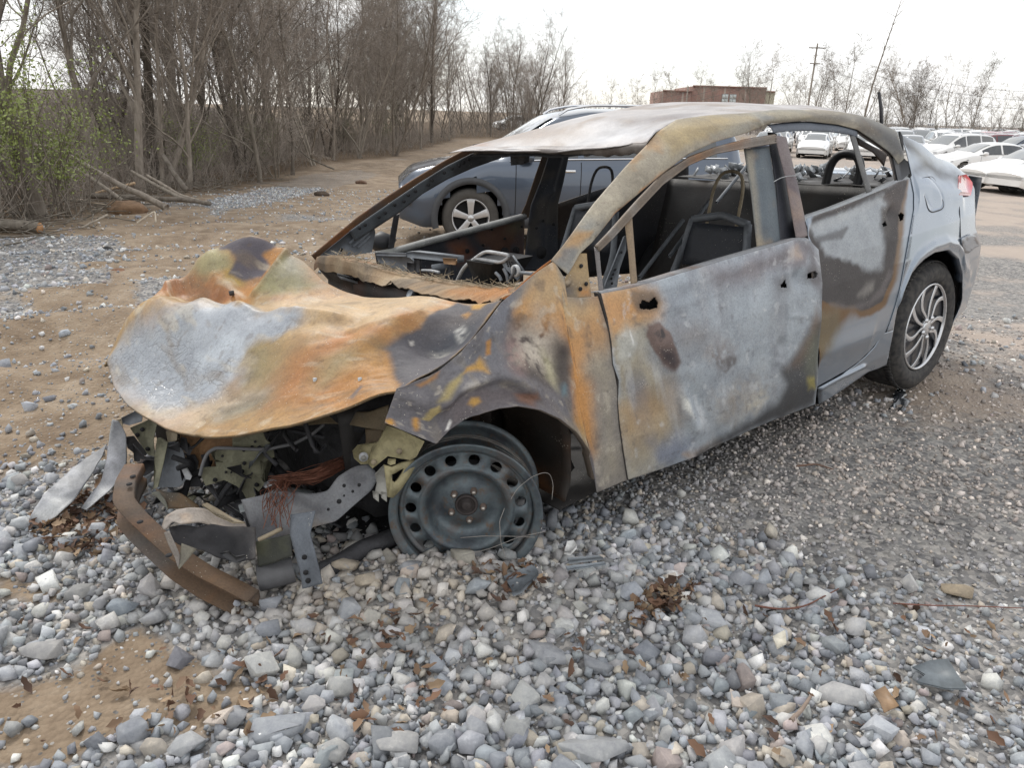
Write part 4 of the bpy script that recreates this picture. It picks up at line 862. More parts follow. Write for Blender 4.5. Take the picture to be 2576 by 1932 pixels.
    S((96, 120, 130), P('D', (1425, 900), (1445, 880), (1450, 940), (1425, 960)), 0.006, 0.006, 0.8)
    S((92, 84, 86), P('D', (600, 1000), (850, 900), (1100, 900), (1300, 950), (1390, 1100), (1200, 1040), (1000, 1020), (800, 1080), (620, 1200)), 0.03, 0.04, 0.8)
    S((190, 184, 174), P('D', (740, 880), (820, 845), (870, 860), (800, 910)), 0.02, 0.03, 0.7, grain=1.0); S((170, 160, 140), P('D', (1020, 870), (1100, 860), (1150, 885), (1080, 895)), 0.02, 0.02, 0.6, grain=0.8)
    for c, q in (((170, 132, 66), [(720, 810), (760, 760), (830, 740), (870, 690), (895, 720), (900, 790), (840, 780), (760, 790)]), ((164, 118, 62), [(905, 590), (935, 570), (945, 670), (915, 680)]), ((170, 132, 66), [(775, 1010), (800, 975), (850, 970), (860, 1000), (800, 1030)]),
                 ((158, 142, 96), [(450, 1120), (480, 1040), (540, 1000), (560, 1050), (500, 1120)]), ((150, 136, 92), [(540, 980), (620, 880), (720, 800), (700, 850), (600, 960)]), ((184, 134, 52), [(395, 1130), (410, 1110), (415, 1200), (400, 1200)]),
                 ((150, 108, 60), [(400, 880), (470, 850), (560, 790), (540, 830), (430, 900)]), ((190, 140, 60), [(200, 1130), (240, 1120), (260, 1160), (210, 1155)]), ((122, 92, 78), [(1110, 950), (1240, 930), (1270, 980), (1220, 1030), (1130, 1000)])):
        S(c, P('D', *q), 0.008, 0.012, 0.95)
    S((226, 224, 220), P('D', (610, 1190), (640, 1120), (650, 1140), (625, 1190)), 0.006, 0.004, 0.9)
    o = p.build(MB_, CARROOT, 0.0025)
    # rolled lip of the wheel arch
    ar = p.V[int(250 * .12):int(250 * .86), -1]
    W = np.stack([ar, ar + [0, -0.012, -0.003], ar + [0, -0.03, 0.004]], 1); Panel('arch_lip', W, (96, 86, 76), 1.0).build(MB_, o, 0.002)
    return p
FENDER = build_fender()

# ---- left front door ----------------------------------------------------------
PAINT = (148, 160, 174)
def build_front_door():
    cols = [P('D', (1692, 245), (1738, 420), (1768, 600), (1778, 740), (1818, 850), (1812, 1010), (1822, 1150), (1850, 1350), (1882, 1540)), P('E', (250, 482), (450, 1742)), P('E', (500, 405), (690, 1655)), P('E', (700, 345), (850, 1572)), P('E', (900, 285), (1000, 1502)),
            P('E', (1100, 225), (1150, 1434)), P('E', (1250, 182), (1300, 1374)), P('E', (1380, 145), (1400, 1337)), P('E', (1470, 140), (1490, 800), (1465, 1312)), P('E', (1545, 215), (1572, 450), (1565, 700), (1540, 950), (1528, 1150), (1520, 1292))]
    G = cols_grid(cols, 250, 190, 2); V = hside(G, 0.006)
    p = Panel('front_door', V, (146, 153, 160), 1.12, rough=0.52)
    p.wobble(0.005, 5.0); p.wobble(0.002, 18.0, off=3)
    p.dent(P('E', (250, 700), (330, 900), (480, 1050), (600, 1250), (610, 1450)), -0.016, 0.05); p.dent(P('E', (190, 800), (260, 880)), 0.012, 0.03); p.dent(P('E', (620, 1250), (680, 1450)), 0.014, 0.03); p.dent(P('E', (700, 1250), (800, 1500)), -0.010, 0.04)
    p.dent(P('E', (300, 1150), (400, 1300)), -0.010, 0.08); p.dent(P('E', (420, 480), (700, 420), (1300, 220)), 0.008, 0.03)                      # shoulder
    p.dent(P('E', (480, 700), (900, 560), (1300, 420)), -0.006, 0.05); p.dent(P('E', (640, 1480), (1000, 1330), (1480, 1130)), 0.012, 0.06)
    p.dent(P('E', (1290, 880)), -0.012, 0.025); p.dent(P('E', (1235, 880), (1220, 990), (1290, 1000)), 0.004, 0.012); p.dent(P('E', (1330, 600), (1330, 680), (1440, 680)), 0.003, 0.01)
    p.dent(P('E', (1405, 420)), -0.022, 0.032)                                                                                                 # handle recess
    S = p.stain
    p.mottle((124, 128, 134), 4.5, 0.0, 0.4, 0.5); p.mottle((162, 168, 174), 6, 0.1, 0.45, 0.45, off=4); p.mottle((138, 128, 116), 5, 0.2, 0.5, 0.5, off=8)
    S((150, 158, 168), P('E', (420, 480), (1350, 150), (1480, 300), (1300, 420), (800, 580), (480, 640)), 0.05, 0.04, 0.6)
    S((112, 106, 110), P('E', (780, 370), (1100, 240), (1380, 150), (1480, 200), (1450, 320), (1200, 400), (960, 490), (830, 470)), 0.03, 0.04, 0.85)
    S((168, 150, 136), P('E', (1320, 230), (1400, 190), (1420, 270), (1340, 290)), 0.03, 0.02, 0.7)
    S((96, 90, 94), P('E', (1400, 150), (1500, 150), (1560, 260), (1575, 480), (1540, 500), (1460, 420), (1480, 300), (1440, 200)), 0.02, 0.03, 0.8)
    S((176, 138, 94), P('D', (1690, 245), 'E', (250, 485), (400, 500), (470, 580), (440, 690), (330, 720), (230, 830), (110, 850), 'D', (1770, 600)), 0.03, 0.04, 0.95)
    S((180, 134, 86), P('E', (60, 560), (230, 600), (420, 650), (340, 720), (180, 730), (80, 700)), 0.03, 0.04, 0.7)
    S((150, 140, 118), P('E', (100, 840), (230, 800), (340, 740), (400, 880), (480, 1050), (560, 1250), (600, 1500), (450, 1740), (230, 1810), (160, 1350), (150, 1050)), 0.05, 0.06, 0.85)
    S((178, 180, 176), P('E', (150, 830), (260, 800), (330, 900), (250, 1000), (180, 980)), 0.04, 0.05, 0.7); S((94, 98, 112), P('E', (240, 1150), (340, 1130), (370, 1270), (280, 1330)), 0.04, 0.04, 0.7); S((168, 134, 90), P('E', (180, 1300), (400, 1280), (560, 1200), (560, 1350), (380, 1480), (200, 1500)), 0.06, 0.06, 0.6)
    S((104, 112, 132), P('E', (380, 1560), (560, 1480), (680, 1600), (640, 1660), (420, 1740)), 0.04, 0.05, 0.7); S((176, 140, 96), P('E', (600, 1640), (800, 1560), (860, 1570), (660, 1670)), 0.02, 0.02, 0.5)
    S((108, 100, 98), P('E', (540, 780), (700, 720), (820, 820), (720, 900), (580, 860)), 0.06, 0.05, 0.7); S((106, 98, 96), P('E', (760, 920), (900, 850), (960, 920), (960, 1000), (860, 1060), (770, 1000)), 0.03, 0.04, 0.8, grain=0.6)
    S((92, 88, 88), P('E', (860, 990), (960, 930), (980, 980), (900, 1080), (870, 1060)), 0.012, 0.02, 0.8, grain=0.8)
    S((206, 206, 200), P('E', (600, 1240), (650, 1270), (665, 1390), (610, 1320)), 0.01, 0.01, 0.9); S((200, 202, 204), P('E', (700, 1300), (740, 1290), (780, 1470), (730, 1430)), 0.02, 0.02, 0.7, grain=0.6); S((214, 214, 210), P('E', (235, 800), (250, 785), (250, 870), (238, 870)), 0.006, 0.004, 0.9)
    S((140, 132, 122), P('E', (800, 1180), (1150, 1120), (1250, 1150), (1100, 1330), (850, 1400), (780, 1300)), 0.06, 0.06, 0.6, grain=0.5); S((190, 182, 164), P('E', (1040, 1290), (1130, 1200), (1170, 1230), (1100, 1340)), 0.03, 0.03, 0.6, grain=1.0)
    p.streak((186, 190, 196), 14, 3.0, .2, .6, .28, 2.0); p.streak((108, 106, 110), 10, 2.5, .18, .55, .3, 5.0); p.mottle((196, 198, 200), 30, .25, .5, .35, off=3); p.mottle((90, 88, 90), 40, .28, .5, .35, off=6)
    # soot at the lower rear edge
    S((58, 58, 60), P('E', (1575, 500), (1560, 700), (1480, 830), (1400, 960), (1280, 1060), (1310, 1150), (1240, 1290), (1080, 1390), (820, 1550), (700, 1640), (900, 1600), (1530, 1330), (1560, 900)), 0.015, 0.03, 0.95, rough=0.7)
    S((104, 88, 76), P('E', (1530, 620), (1480, 800), (1400, 930), (1320, 1040), (1420, 1010), (1500, 880), (1550, 700)), 0.02, 0.02, 0.8); S((96, 98, 86), P('E', (1450, 900), (1550, 750), (1545, 1000), (1500, 1150), (1440, 1050)), 0.03, 0.03, 0.7); S((150, 140, 76), P('E', (1450, 1110), (1500, 1090), (1510, 1180), (1460, 1170)), 0.02, 0.02, 0.7)
    # burst fillers and mirror hole
    S((104, 86, 80), P('E', (360, 740), (440, 720), (510, 790), (560, 900), (585, 1000), (560, 1060), (480, 1020), (400, 900), (360, 820)), 0.012, 0.015, 0.95); S((50, 46, 48), P('E', (400, 800), (460, 760), (490, 810), (450, 860)), 0.01, 0.015, 0.95, grain=0.8); S((58, 52, 56), P('E', (440, 900), (540, 920), (580, 1000), (550, 1050), (480, 980)), 0.015, 0.015, 0.9)
    S((96, 82, 70), P('E', (240, 500), (390, 500), (440, 560), (430, 630), (300, 640), (250, 580)), 0.012, 0.01, 0.8)
    p.hole(P('E', (295, 600), (320, 560), (365, 575), (405, 535), (430, 580), (425, 620), (355, 640), (305, 635))); p.hole(P('E', (1285, 460), (1325, 415), (1335, 485), (1290, 485)), 0.001); p.hole(P('E', (1468, 385), (1520, 355), (1548, 385), (1530, 420), (1468, 435)), 0.001)
    o = p.build(MB_, CARROOT, 0.0025)
    # inner door shell seen through the holes, and the turned bottom edge
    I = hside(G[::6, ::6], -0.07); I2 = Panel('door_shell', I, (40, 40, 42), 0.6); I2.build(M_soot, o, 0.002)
    fr = np.concatenate([p.V[0, :, :], p.V[:, -1][::1]]); W = np.stack([fr, fr + [0.0, -0.03, 0.0]], 1); Panel('door_edge', W, (52, 48, 46), 0.8).build(MB_, o, 0.002)
    top = p.V[:, 0]; W = np.stack([top, top + [0, -0.012, 0.004], top + [0, -0.05, -0.004]], 1); Panel('waist_flange', W, (128, 130, 134), 1.0).mottle((110, 80, 54), 4, 0.0, 0.3, 0.7).build(MB_, o, 0.002)
    return p
FDOOR = build_front_door()

# ---- left rear door and quarter ---------------------------------------------------
def build_rear_door():
    cols = [P('E', (1455, 20), (1500, 180), (1560, 400), (1555, 700), (1538, 950), (1530, 1172)), P('B', (970, 790), 'E', (1560, 1155)), P('B', (1130, 735), 'E', (1640, 1112)), P('B', (1280, 675), 'E', (1740, 1052)), P('B', (1400, 625), 'E', (1830, 988)), P('B', (1490, 582), (1500, 900), 'E', (1905, 915)),
            P('B', (1562, 562), (1580, 650), (1580, 800), (1553, 1000), (1508, 1230), (1420, 1440))]
    G = cols_grid(cols, 180, 190, 2); V = hside(G, -0.004)
    p = Panel('rear_door', V, PAINT, 0.75, gloss=0.9, rough=0.35)
    p.dent(P('B', (980, 810), (1250, 700), (1500, 600)), 0.006, 0.03); p.dent(P('E', (1540, 960), (1700, 880), (1900, 810)), 0.010, 0.05); p.dent(P('B', (1455, 770)), -0.02, 0.03)
    S = p.stain
    brown = P('E', (1500, 0), 'B', (1000, 760), (1560, 560), (1540, 640), (1530, 800), (1515, 900), (1510, 1000), (1480, 1150), (1420, 1290), (1330, 1350), (1220, 1360), (1140, 1420), (1060, 1560), (1020, 1640), (900, 1600), (900, 900))
    S((118, 84, 40), brown, 0.020, 0.018, 1.0, gloss=0.5, rough=0.5)
    S((122, 112, 86), P('E', (1540, 640), (1680, 640), (1700, 760), (1620, 900), (1545, 980)), 0.03, 0.03, 0.75, gloss=0.4)
    S((84, 80, 80), P('E', (1480, 0), 'B', (1000, 760), (1550, 565), (1525, 640), (1500, 800), (1490, 900), (1480, 1000), (1455, 1140), (1400, 1260), (1320, 1310), (1220, 1310), (1130, 1270), (1060, 1260), (960, 1250), (950, 900)), 0.010, 0.02, 1.0, gloss=0.0, rough=0.7)
    S((172, 178, 184), P('B', (975, 830), (1130, 780), (1400, 670), (1440, 700), (1390, 740), (1400, 860), (1420, 950), (1400, 1080), (1340, 1100), (1260, 1060), (1180, 1030), (1080, 1010), (1020, 900)), 0.020, 0.03, 1.0, rough=0.5)
    S((186, 190, 194), P('B', (980, 830), (1130, 780), (1400, 665), (1400, 700), (1130, 830), (1000, 880)), 0.015, 0.015, 0.6)
    S((70, 66, 68), P('B', (1020, 900), (1120, 870), (1200, 850), (1170, 900), (1060, 930), (1030, 960)), 0.02, 0.02, 0.7); S((96, 88, 86), P('B', (1380, 670), (1500, 600), (1540, 620), (1500, 760), (1430, 720)), 0.02, 0.025, 0.8)
    S((150, 146, 142), P('B', (1265, 1230), (1310, 1170), (1350, 1160), (1345, 1200), (1300, 1240)), 0.012, 0.012, 0.9); S((118, 112, 112), P('B', (1100, 1280), (1220, 1310), (1330, 1300), (1410, 1230), (1460, 1100), (1440, 1080), (1390, 1200), (1320, 1270), (1220, 1285)), 0.010, 0.015, 0.8)
    S((110, 106, 104), P('B', (1400, 730), (1440, 740), (1445, 900), (1420, 900), (1410, 840)), 0.012, 0.02, 0.8, grain=0.5)
    p.hole(P('B', (1398, 825), (1425, 800), (1435, 835), (1405, 842)), 0.001); p.hole(P('B', (1490, 770), (1510, 755), (1528, 768), (1522, 800), (1500, 808)), 0.001)
    o = p.build(MB_, CARROOT, 0.0025)
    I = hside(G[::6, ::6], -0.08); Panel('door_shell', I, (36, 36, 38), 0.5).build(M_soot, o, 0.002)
    top = p.V[:, 0]; W = np.stack([top, top + [0, -0.012, 0.004], top + [0, -0.05, -0.004]], 1); Panel('waist_flange', W, (150, 154, 158), 1.0).build(MB_, o, 0.002)
    return p
RDOOR = build_rear_door()
def build_quarter():
    cols = [P('B', (1566, 560), (1585, 650), (1585, 800), (1558, 1000), (1513, 1230), (1428, 1440), (1466, 1428)), P('B', (1590, 505), (1592, 700), (1490, 1290)), P('B', (1568, 440), (1600, 700), (1520, 1200)), P('B', (1532, 375), (1610, 700), (1560, 1110)), P('B', (1512, 314), (1625, 700), (1600, 1060)), P('B', (1560, 336), (1650, 700), (1640, 1022)), P('B', (1625, 367), (1690, 700), (1700, 985)), P('B', (1715, 445), (1740, 700), (1785, 968)), P('B', (1797, 473), (1800, 700), (1840, 1020)), P('B', (1845, 514), (1862, 1110)),
            P('B', (1872, 534), (1885, 900), (1858, 1280)), P('B', (1893, 550), (1928, 620), (1932, 700), (1936, 850), (1966, 935), (1950, 1080), (1882, 1300), (1802, 1392))]
    G = cols_grid(cols, 120, 120, 1); V = hside(G)
    last = V[-1]                                                  # wrap round the tail, out of sight from the front
    ext = [last + np.array([0.10 * (1 - k) * 0 + 0.06 * math.sin(k * 1.3), -0.12 * k * 3, 0.0]) for k in np.linspace(0.1, 1, 12)]
    V = np.concatenate([V, np.array(ext)], 0)
    p = Panel('quarter_panel', V, PAINT, 0.78, gloss=1.0, rough=0.3)
    p.dent(P('B', (1600, 620), (1720, 640), (1840, 660)), 0.010, 0.06); p.dent(P('B', (1500, 1250), (1560, 1090), (1650, 985), (1730, 945), (1800, 935), (1860, 1000), (1890, 1090)), 0.010, 0.03)
    p.dent(P('B', (1620, 560), (1665, 550), (1700, 590), (1755, 710), (1740, 745), (1680, 755), (1640, 660)), -0.003, 0.008)    # filler flap shut line
    S = p.stain
    S((66, 62, 58), P('B', (1500, 300), (1600, 380), (1630, 440), (1592, 520), (1560, 560), (1530, 480)), 0.04, 0.05, 0.9, gloss=0.1, rough=0.6)
    S((150, 146, 132), P('B', (1540, 340), (1640, 400), (1720, 470), (1640, 500), (1590, 440)), 0.05, 0.05, 0.6, gloss=0.4)
    o = p.build(MB_, CARROOT, 0.003)
    ar = p.V[6:98, -1]; W = np.stack([ar, ar + [0, -0.014, -0.004], ar + [0, -0.04, 0.008]], 1); Panel('arch_lip', W, (70, 82, 98), 0.8, gloss=0.6, rough=0.4).build(MB_, o, 0.002)
    # fuel flap
    f = P('B', (1617, 580), (1630, 562), (1690, 552), (1708, 575), (1758, 715), (1750, 738), (1690, 758), (1670, 745)); q = hside(smooth_pl(np.vstack([f, f[:1]]), 48, 1)[:-1], 0.0035)
    MB().plate(q, (0, -1, 0), 0.004).build('fuel_flap', M_paint, o, xf=loc)
    g = MB(); g.tube(np.vstack([q, q[:1]]) + [0, -0.0025, 0], 0.0035, 5); g.build('flap_gap', M_black, o, xf=loc)
    return p
M_paint = None
def mk_paint(name, c, rough=0.3, metal=0.55):
    m = simple(name, c, rough, metal, 0.06, 3.0, coat=1.0); m.node_tree.nodes['Principled BSDF'].inputs['Coat Roughness'].default_value = 0.05; return m
M_paint = mk_paint('silver_blue_paint', tuple(lin(PAINT) * 0.78))
QUARTER = build_quarter()
def build_sill():
    cols = [P('E', (1534, 1176), (1548, 1290)), P('E', (1620, 1128), (1650, 1232)), P('E', (1720, 1073), (1770, 1150)), P('E', (1800, 1019), (1890, 1066)), P('E', (1870, 959), (1960, 1042)), P('E', (1935, 889), (2018, 1016)), P('E', (1990, 800), (2066, 772))]
    V = hside(cols_grid(cols, 60, 24, 1), -0.006); p = Panel('sill', V, PAINT, 0.78, gloss=0.9, rough=0.3)
    p.stain((196, 204, 214), P('E', (1570, 1190), (1700, 1110), (1850, 1040), (1890, 1055), (1780, 1130), (1640, 1220)), 0.01, 0.004, 0.8); p.dent(P('E', (1560, 1180), (1700, 1100), (1850, 1030)), 0.012, 0.02)
    p.stain((48, 48, 50), P('E', (1525, 1170), (1565, 1190), (1570, 1290), (1530, 1300)), 0.01, 0.008, 0.9, gloss=0.1, rough=0.6)
    o = p.build(MB_, CARROOT, 0.003)
    b = p.V[:, -1]; W = np.stack([b, b + [0, -0.10, -0.01], b + [0, -0.2, -0.02]], 1); Panel('sill_underside', W, (40, 42, 46), 0.7).build(MB_, o, 0.002)
build_sill()
# ---- roof, pillars, window frames -------------------------------------------------
def hsideR(p, off=0.0):
    p = np.asarray(p, float); y = np.full(p.shape[:-1], -0.75)
    for _ in range(30): q = hy(p, y); y = 0.6 * y - 0.4 * (yside(q[..., 0], q[..., 2]) + off)
    return hy(p, y)
def strip(name, top, bot, mat_or_base, parent=None, side=hside, off=0.0, bulge=0.0, nv=8, n=None, th=0.003, k=1.0, rough=0.6, build=True):
    n = n or max(12, 4 * len(top)); G = cols_grid([np.vstack([a, b]) for a, b in zip(top, bot)], n, nv, 0)
    V = side(G, off) if side in (hside, hsideR) else side(G)
    if bulge: V[..., 1] += (bulge * np.sin(np.linspace(0, math.pi, nv)))[None] * (1 if side is not hsideR else -1)
    base = mat_or_base if isinstance(mat_or_base, tuple) else (100, 100, 100)
    p = Panel(name, V, base, k, rough=rough)
    if build: p.build(MB_ if isinstance(mat_or_base, tuple) else mat_or_base, parent or CARROOT, th)
    return p
def plate(name, pts3, nrm, th, mat, parent=None): return MB().plate(pts3, nrm, th).build(name, mat, parent or CARROOT, xf=loc)
def rod(name, pts, r, mat, parent=None, n=6, sm=24):
    return MB().tube(smooth_pl(pts, sm, 2) if len(pts) > 2 else pts, r, n).build(name, mat, parent or CARROOT, smooth=True, xf=loc)
def bx(name, c, size, mat, parent=None, R=None, bevel=0.0): return MB().box(c, size, R).build(name, mat, parent or CARROOT, xf=loc, bevel=bevel)

def build_rail():
    tops = P('H', (640, 525), (800, 330), (1000, 50), 'A', (1640, 1000), (1860, 745), (2010, 592), 'B', (120, 300), (230, 228), (420, 203), (640, 190), (780, 172), (1000, 172), (1150, 182), (1290, 208), (1390, 247), (1482, 293), (1500, 345), (1514, 410))
    bots = P('H', (880, 720), (1040, 430), (1210, 270), 'A', (1790, 1065), (2010, 880), 'B', (159, 526), (300, 422), (450, 355), (640, 300), (715, 265), (770, 247), (960, 234), (1150, 256), (1260, 285), (1350, 345), (1440, 410), (1472, 447), (1492, 482))
    G = cols_grid([np.vstack([a, b]) for a, b in zip(tops, bots)], 190, 22, 1); V = hside(G)
    V[..., 1] += (0.018 * np.sin(np.linspace(0, math.pi, 22)))[None] * sstep(0, 30, np.arange(190))[:, None]
    p = Panel('roof_rail', V, (158, 150, 134), 1.05, rough=0.6); S = p.stain
    p.wobble(0.003, 9); p.mottle((132, 124, 110), 6, 0.0, 0.4, 0.7); p.mottle((158, 122, 82), 7, 0.2, 0.45, 0.6, off=3); p.mottle((128, 130, 128), 5, 0.0, 0.35, 0.7, off=6); p.mottle((176, 168, 150), 26, .2, .45, .5, off=2); p.mottle((84, 76, 70), 34, .28, .5, .6, off=5)
    S((172, 132, 80), P('A', (1300, 1430), (1480, 1190), (1620, 1200), (1440, 1390)), 0.03, 0.03, 0.7); S((110, 112, 114), P('H', (650, 540), (830, 330), (1000, 400), (900, 700), (760, 620)), 0.03, 0.04, 0.8)
    S((176, 120, 66), P('A', (1700, 1180), (1980, 890), (2212, 720), (2212, 760), (1900, 1000)), 0.012, 0.015, 0.8)
    S((166, 146, 104), P('B', (120, 320), (420, 210), (640, 200), (690, 260), (420, 340), (200, 440)), 0.03, 0.02, 0.7); S((140, 140, 136), P('B', (420, 340), (640, 280), (700, 255), (640, 230), (500, 280)), 0.02, 0.02, 0.6)
    S((150, 140, 118), P('B', (720, 190), (1000, 180), (1150, 200), (1100, 240), (780, 240)), 0.03, 0.03, 0.7); S((84, 82, 82), P('B', (960, 190), (1180, 200), (1260, 260), (1120, 250), (1000, 215)), 0.03, 0.03, 0.6)
    S((70, 70, 72), P('B', (1290, 225), (1520, 400), (1590, 500), (1500, 575), (1440, 410), (1260, 285)), 0.03, 0.03, 0.9); S((120, 108, 92), P('B', (1250, 215), (1330, 250), (1380, 310), (1300, 290)), 0.04, 0.03, 0.6)
    p.dent(P('B', (640, 195), (700, 240), (720, 262)), 0.006, 0.01); p.dent(P('B', (600, 205), (670, 250)), -0.006, 0.012)
    p.build(MB_, CARROOT, 0.003); return p
RAIL = build_rail()
def build_roof():
    rp_ = proj_w(c2w(RAIL.V[:, 0])); nr_ = lambda q: int(np.argmin(((rp_ - q) ** 2).sum(1))); L = RAIL.V[nr_(np.array([1627., 364.])):nr_(P('B', (1440, 268))[0]), 0]          # left edge of the roof skin
    hdr = np.array([hy(np.array([x, yy]), y) for x, yy, y in ((1560, 365, .42), (1480, 366, .22), (1400, 367, .0), (1300, 368, -.25), (1190, 369, -.53))])
    ctrl = [*L[::6], *hdr, [1.62, -.5, 1.352], [2.38, -.5, 1.375], [1.78, 0, 1.392], [2.41, 0, 1.372], [1.149, 0, 1.335], [1.3, -.5, 1.315], [1.35, 0.3, 1.365], [2.8, -.5, 1.31], [2.85, 0, 1.315], [2.6, .25, 1.352], [1.45, .1, 1.372], [2.05, -.55, 1.372], [1.62, -.62, 1.31], [2.4, -.62, 1.32]]
    ctrl = np.array(ctrl, float); nu, nv = 130, 90
    s = np.linspace(0, 1, nu); Le = resample(L[:, :2], nu); Re = np.stack([Le[:, 0] * 0.98 + 0.06, -np.abs(Le[:, 1]) - 0.02], -1); Re[0] = hdr[-1][:2]
    t = np.linspace(0, 1, nv); XY = Le[:, None] * (1 - t)[None, :, None] + Re[:, None] * t[None, :, None]
    H = resample(np.vstack([L[0][:2], hdr[:, :2]]), nv); XY += (H - XY[0])[None] * (np.clip(1 - s * 4, 0, 1) ** 1.5)[:, None, None]
    z = rbf(ctrl[:, :2], ctrl[:, 2], XY.reshape(-1, 2), 1e-4).reshape(nu, nv)
    V = np.concatenate([XY, z[..., None]], -1); p = Panel('roof', V, (176, 172, 172), 0.85, rough=0.5); up = (0, 0, 1)
    p.wobble(0.008, 4, up); p.dent(P('A', (2060, 500), (2075, 540), (2030, 590)), 0.008, 0.02, up); p.dent(P('A', (1500, 520), (1800, 480)), -0.012, 0.12, up); p.dent(P('B', (0, 250), (230, 210)), -0.008, 0.06, up)
    p.mottle((150, 144, 142), 5, 0.0, 0.4, 0.6); p.mottle((196, 196, 198), 4, 0.1, 0.4, 0.6, off=4); p.mottle((134, 116, 100), 5, 0.22, 0.45, 0.6, off=8)
    S = p.stain; S((132, 112, 96), P('A', (820, 590), (1300, 470), (1500, 500), (1200, 570)), 0.05, 0.05, 0.6); S((206, 208, 214), P('A', (1550, 560), (1700, 440), (2050, 420), (2050, 560)), 0.06, 0.06, 0.7, rough=0.35); S((120, 116, 116), P('A', (1500, 500), (1800, 460), (1900, 500), (1600, 540)), 0.06, 0.06, 0.5); S((126, 120, 122), P('B', (0, 230), (200, 200), (420, 190), (250, 225), (60, 290)), 0.04, 0.04, 0.6)
    S((146, 100, 64), P('A', (800, 600), (900, 575), (900, 600), (830, 608)), 0.02, 0.02, 0.7)
    o = p.build(MB_, CARROOT, 0.003)
    # front header lip and dark lining
    h0 = p.V[0]; W = np.stack([h0, h0 + [-.004, 0, -.010], h0 + [.006, 0, -.032 ], h0 + [.012, 0, -.034]], 1); W[:, 2:, 2] += (0.004 * np.sin(np.arange(nv) * 0.9) * np.sin(np.arange(nv) * 0.23))[:, None]
    q = Panel('roof_header', W, (128, 122, 118), 0.9); q.mottle((80, 70, 64), 8, 0.0, 0.3, 0.7); q.build(MB_, o, 0.002)
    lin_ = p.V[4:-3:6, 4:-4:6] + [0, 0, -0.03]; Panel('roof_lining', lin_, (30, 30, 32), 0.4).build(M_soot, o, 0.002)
    for x in (1.45, 1.95, 2.4):
        y = np.linspace(-.5, .5, 9); xs = np.full(9, x); zz = rbf(ctrl[:, :2], ctrl[:, 2], np.c_[xs, y], 1e-4) - 0.04
        MB().ribbon(np.c_[xs, y, zz], (0.03, 0, 0), (0, 0, 1), 0.02).build('roof_bow', M_char, o, xf=loc)
    return p
ROOF = build_roof()

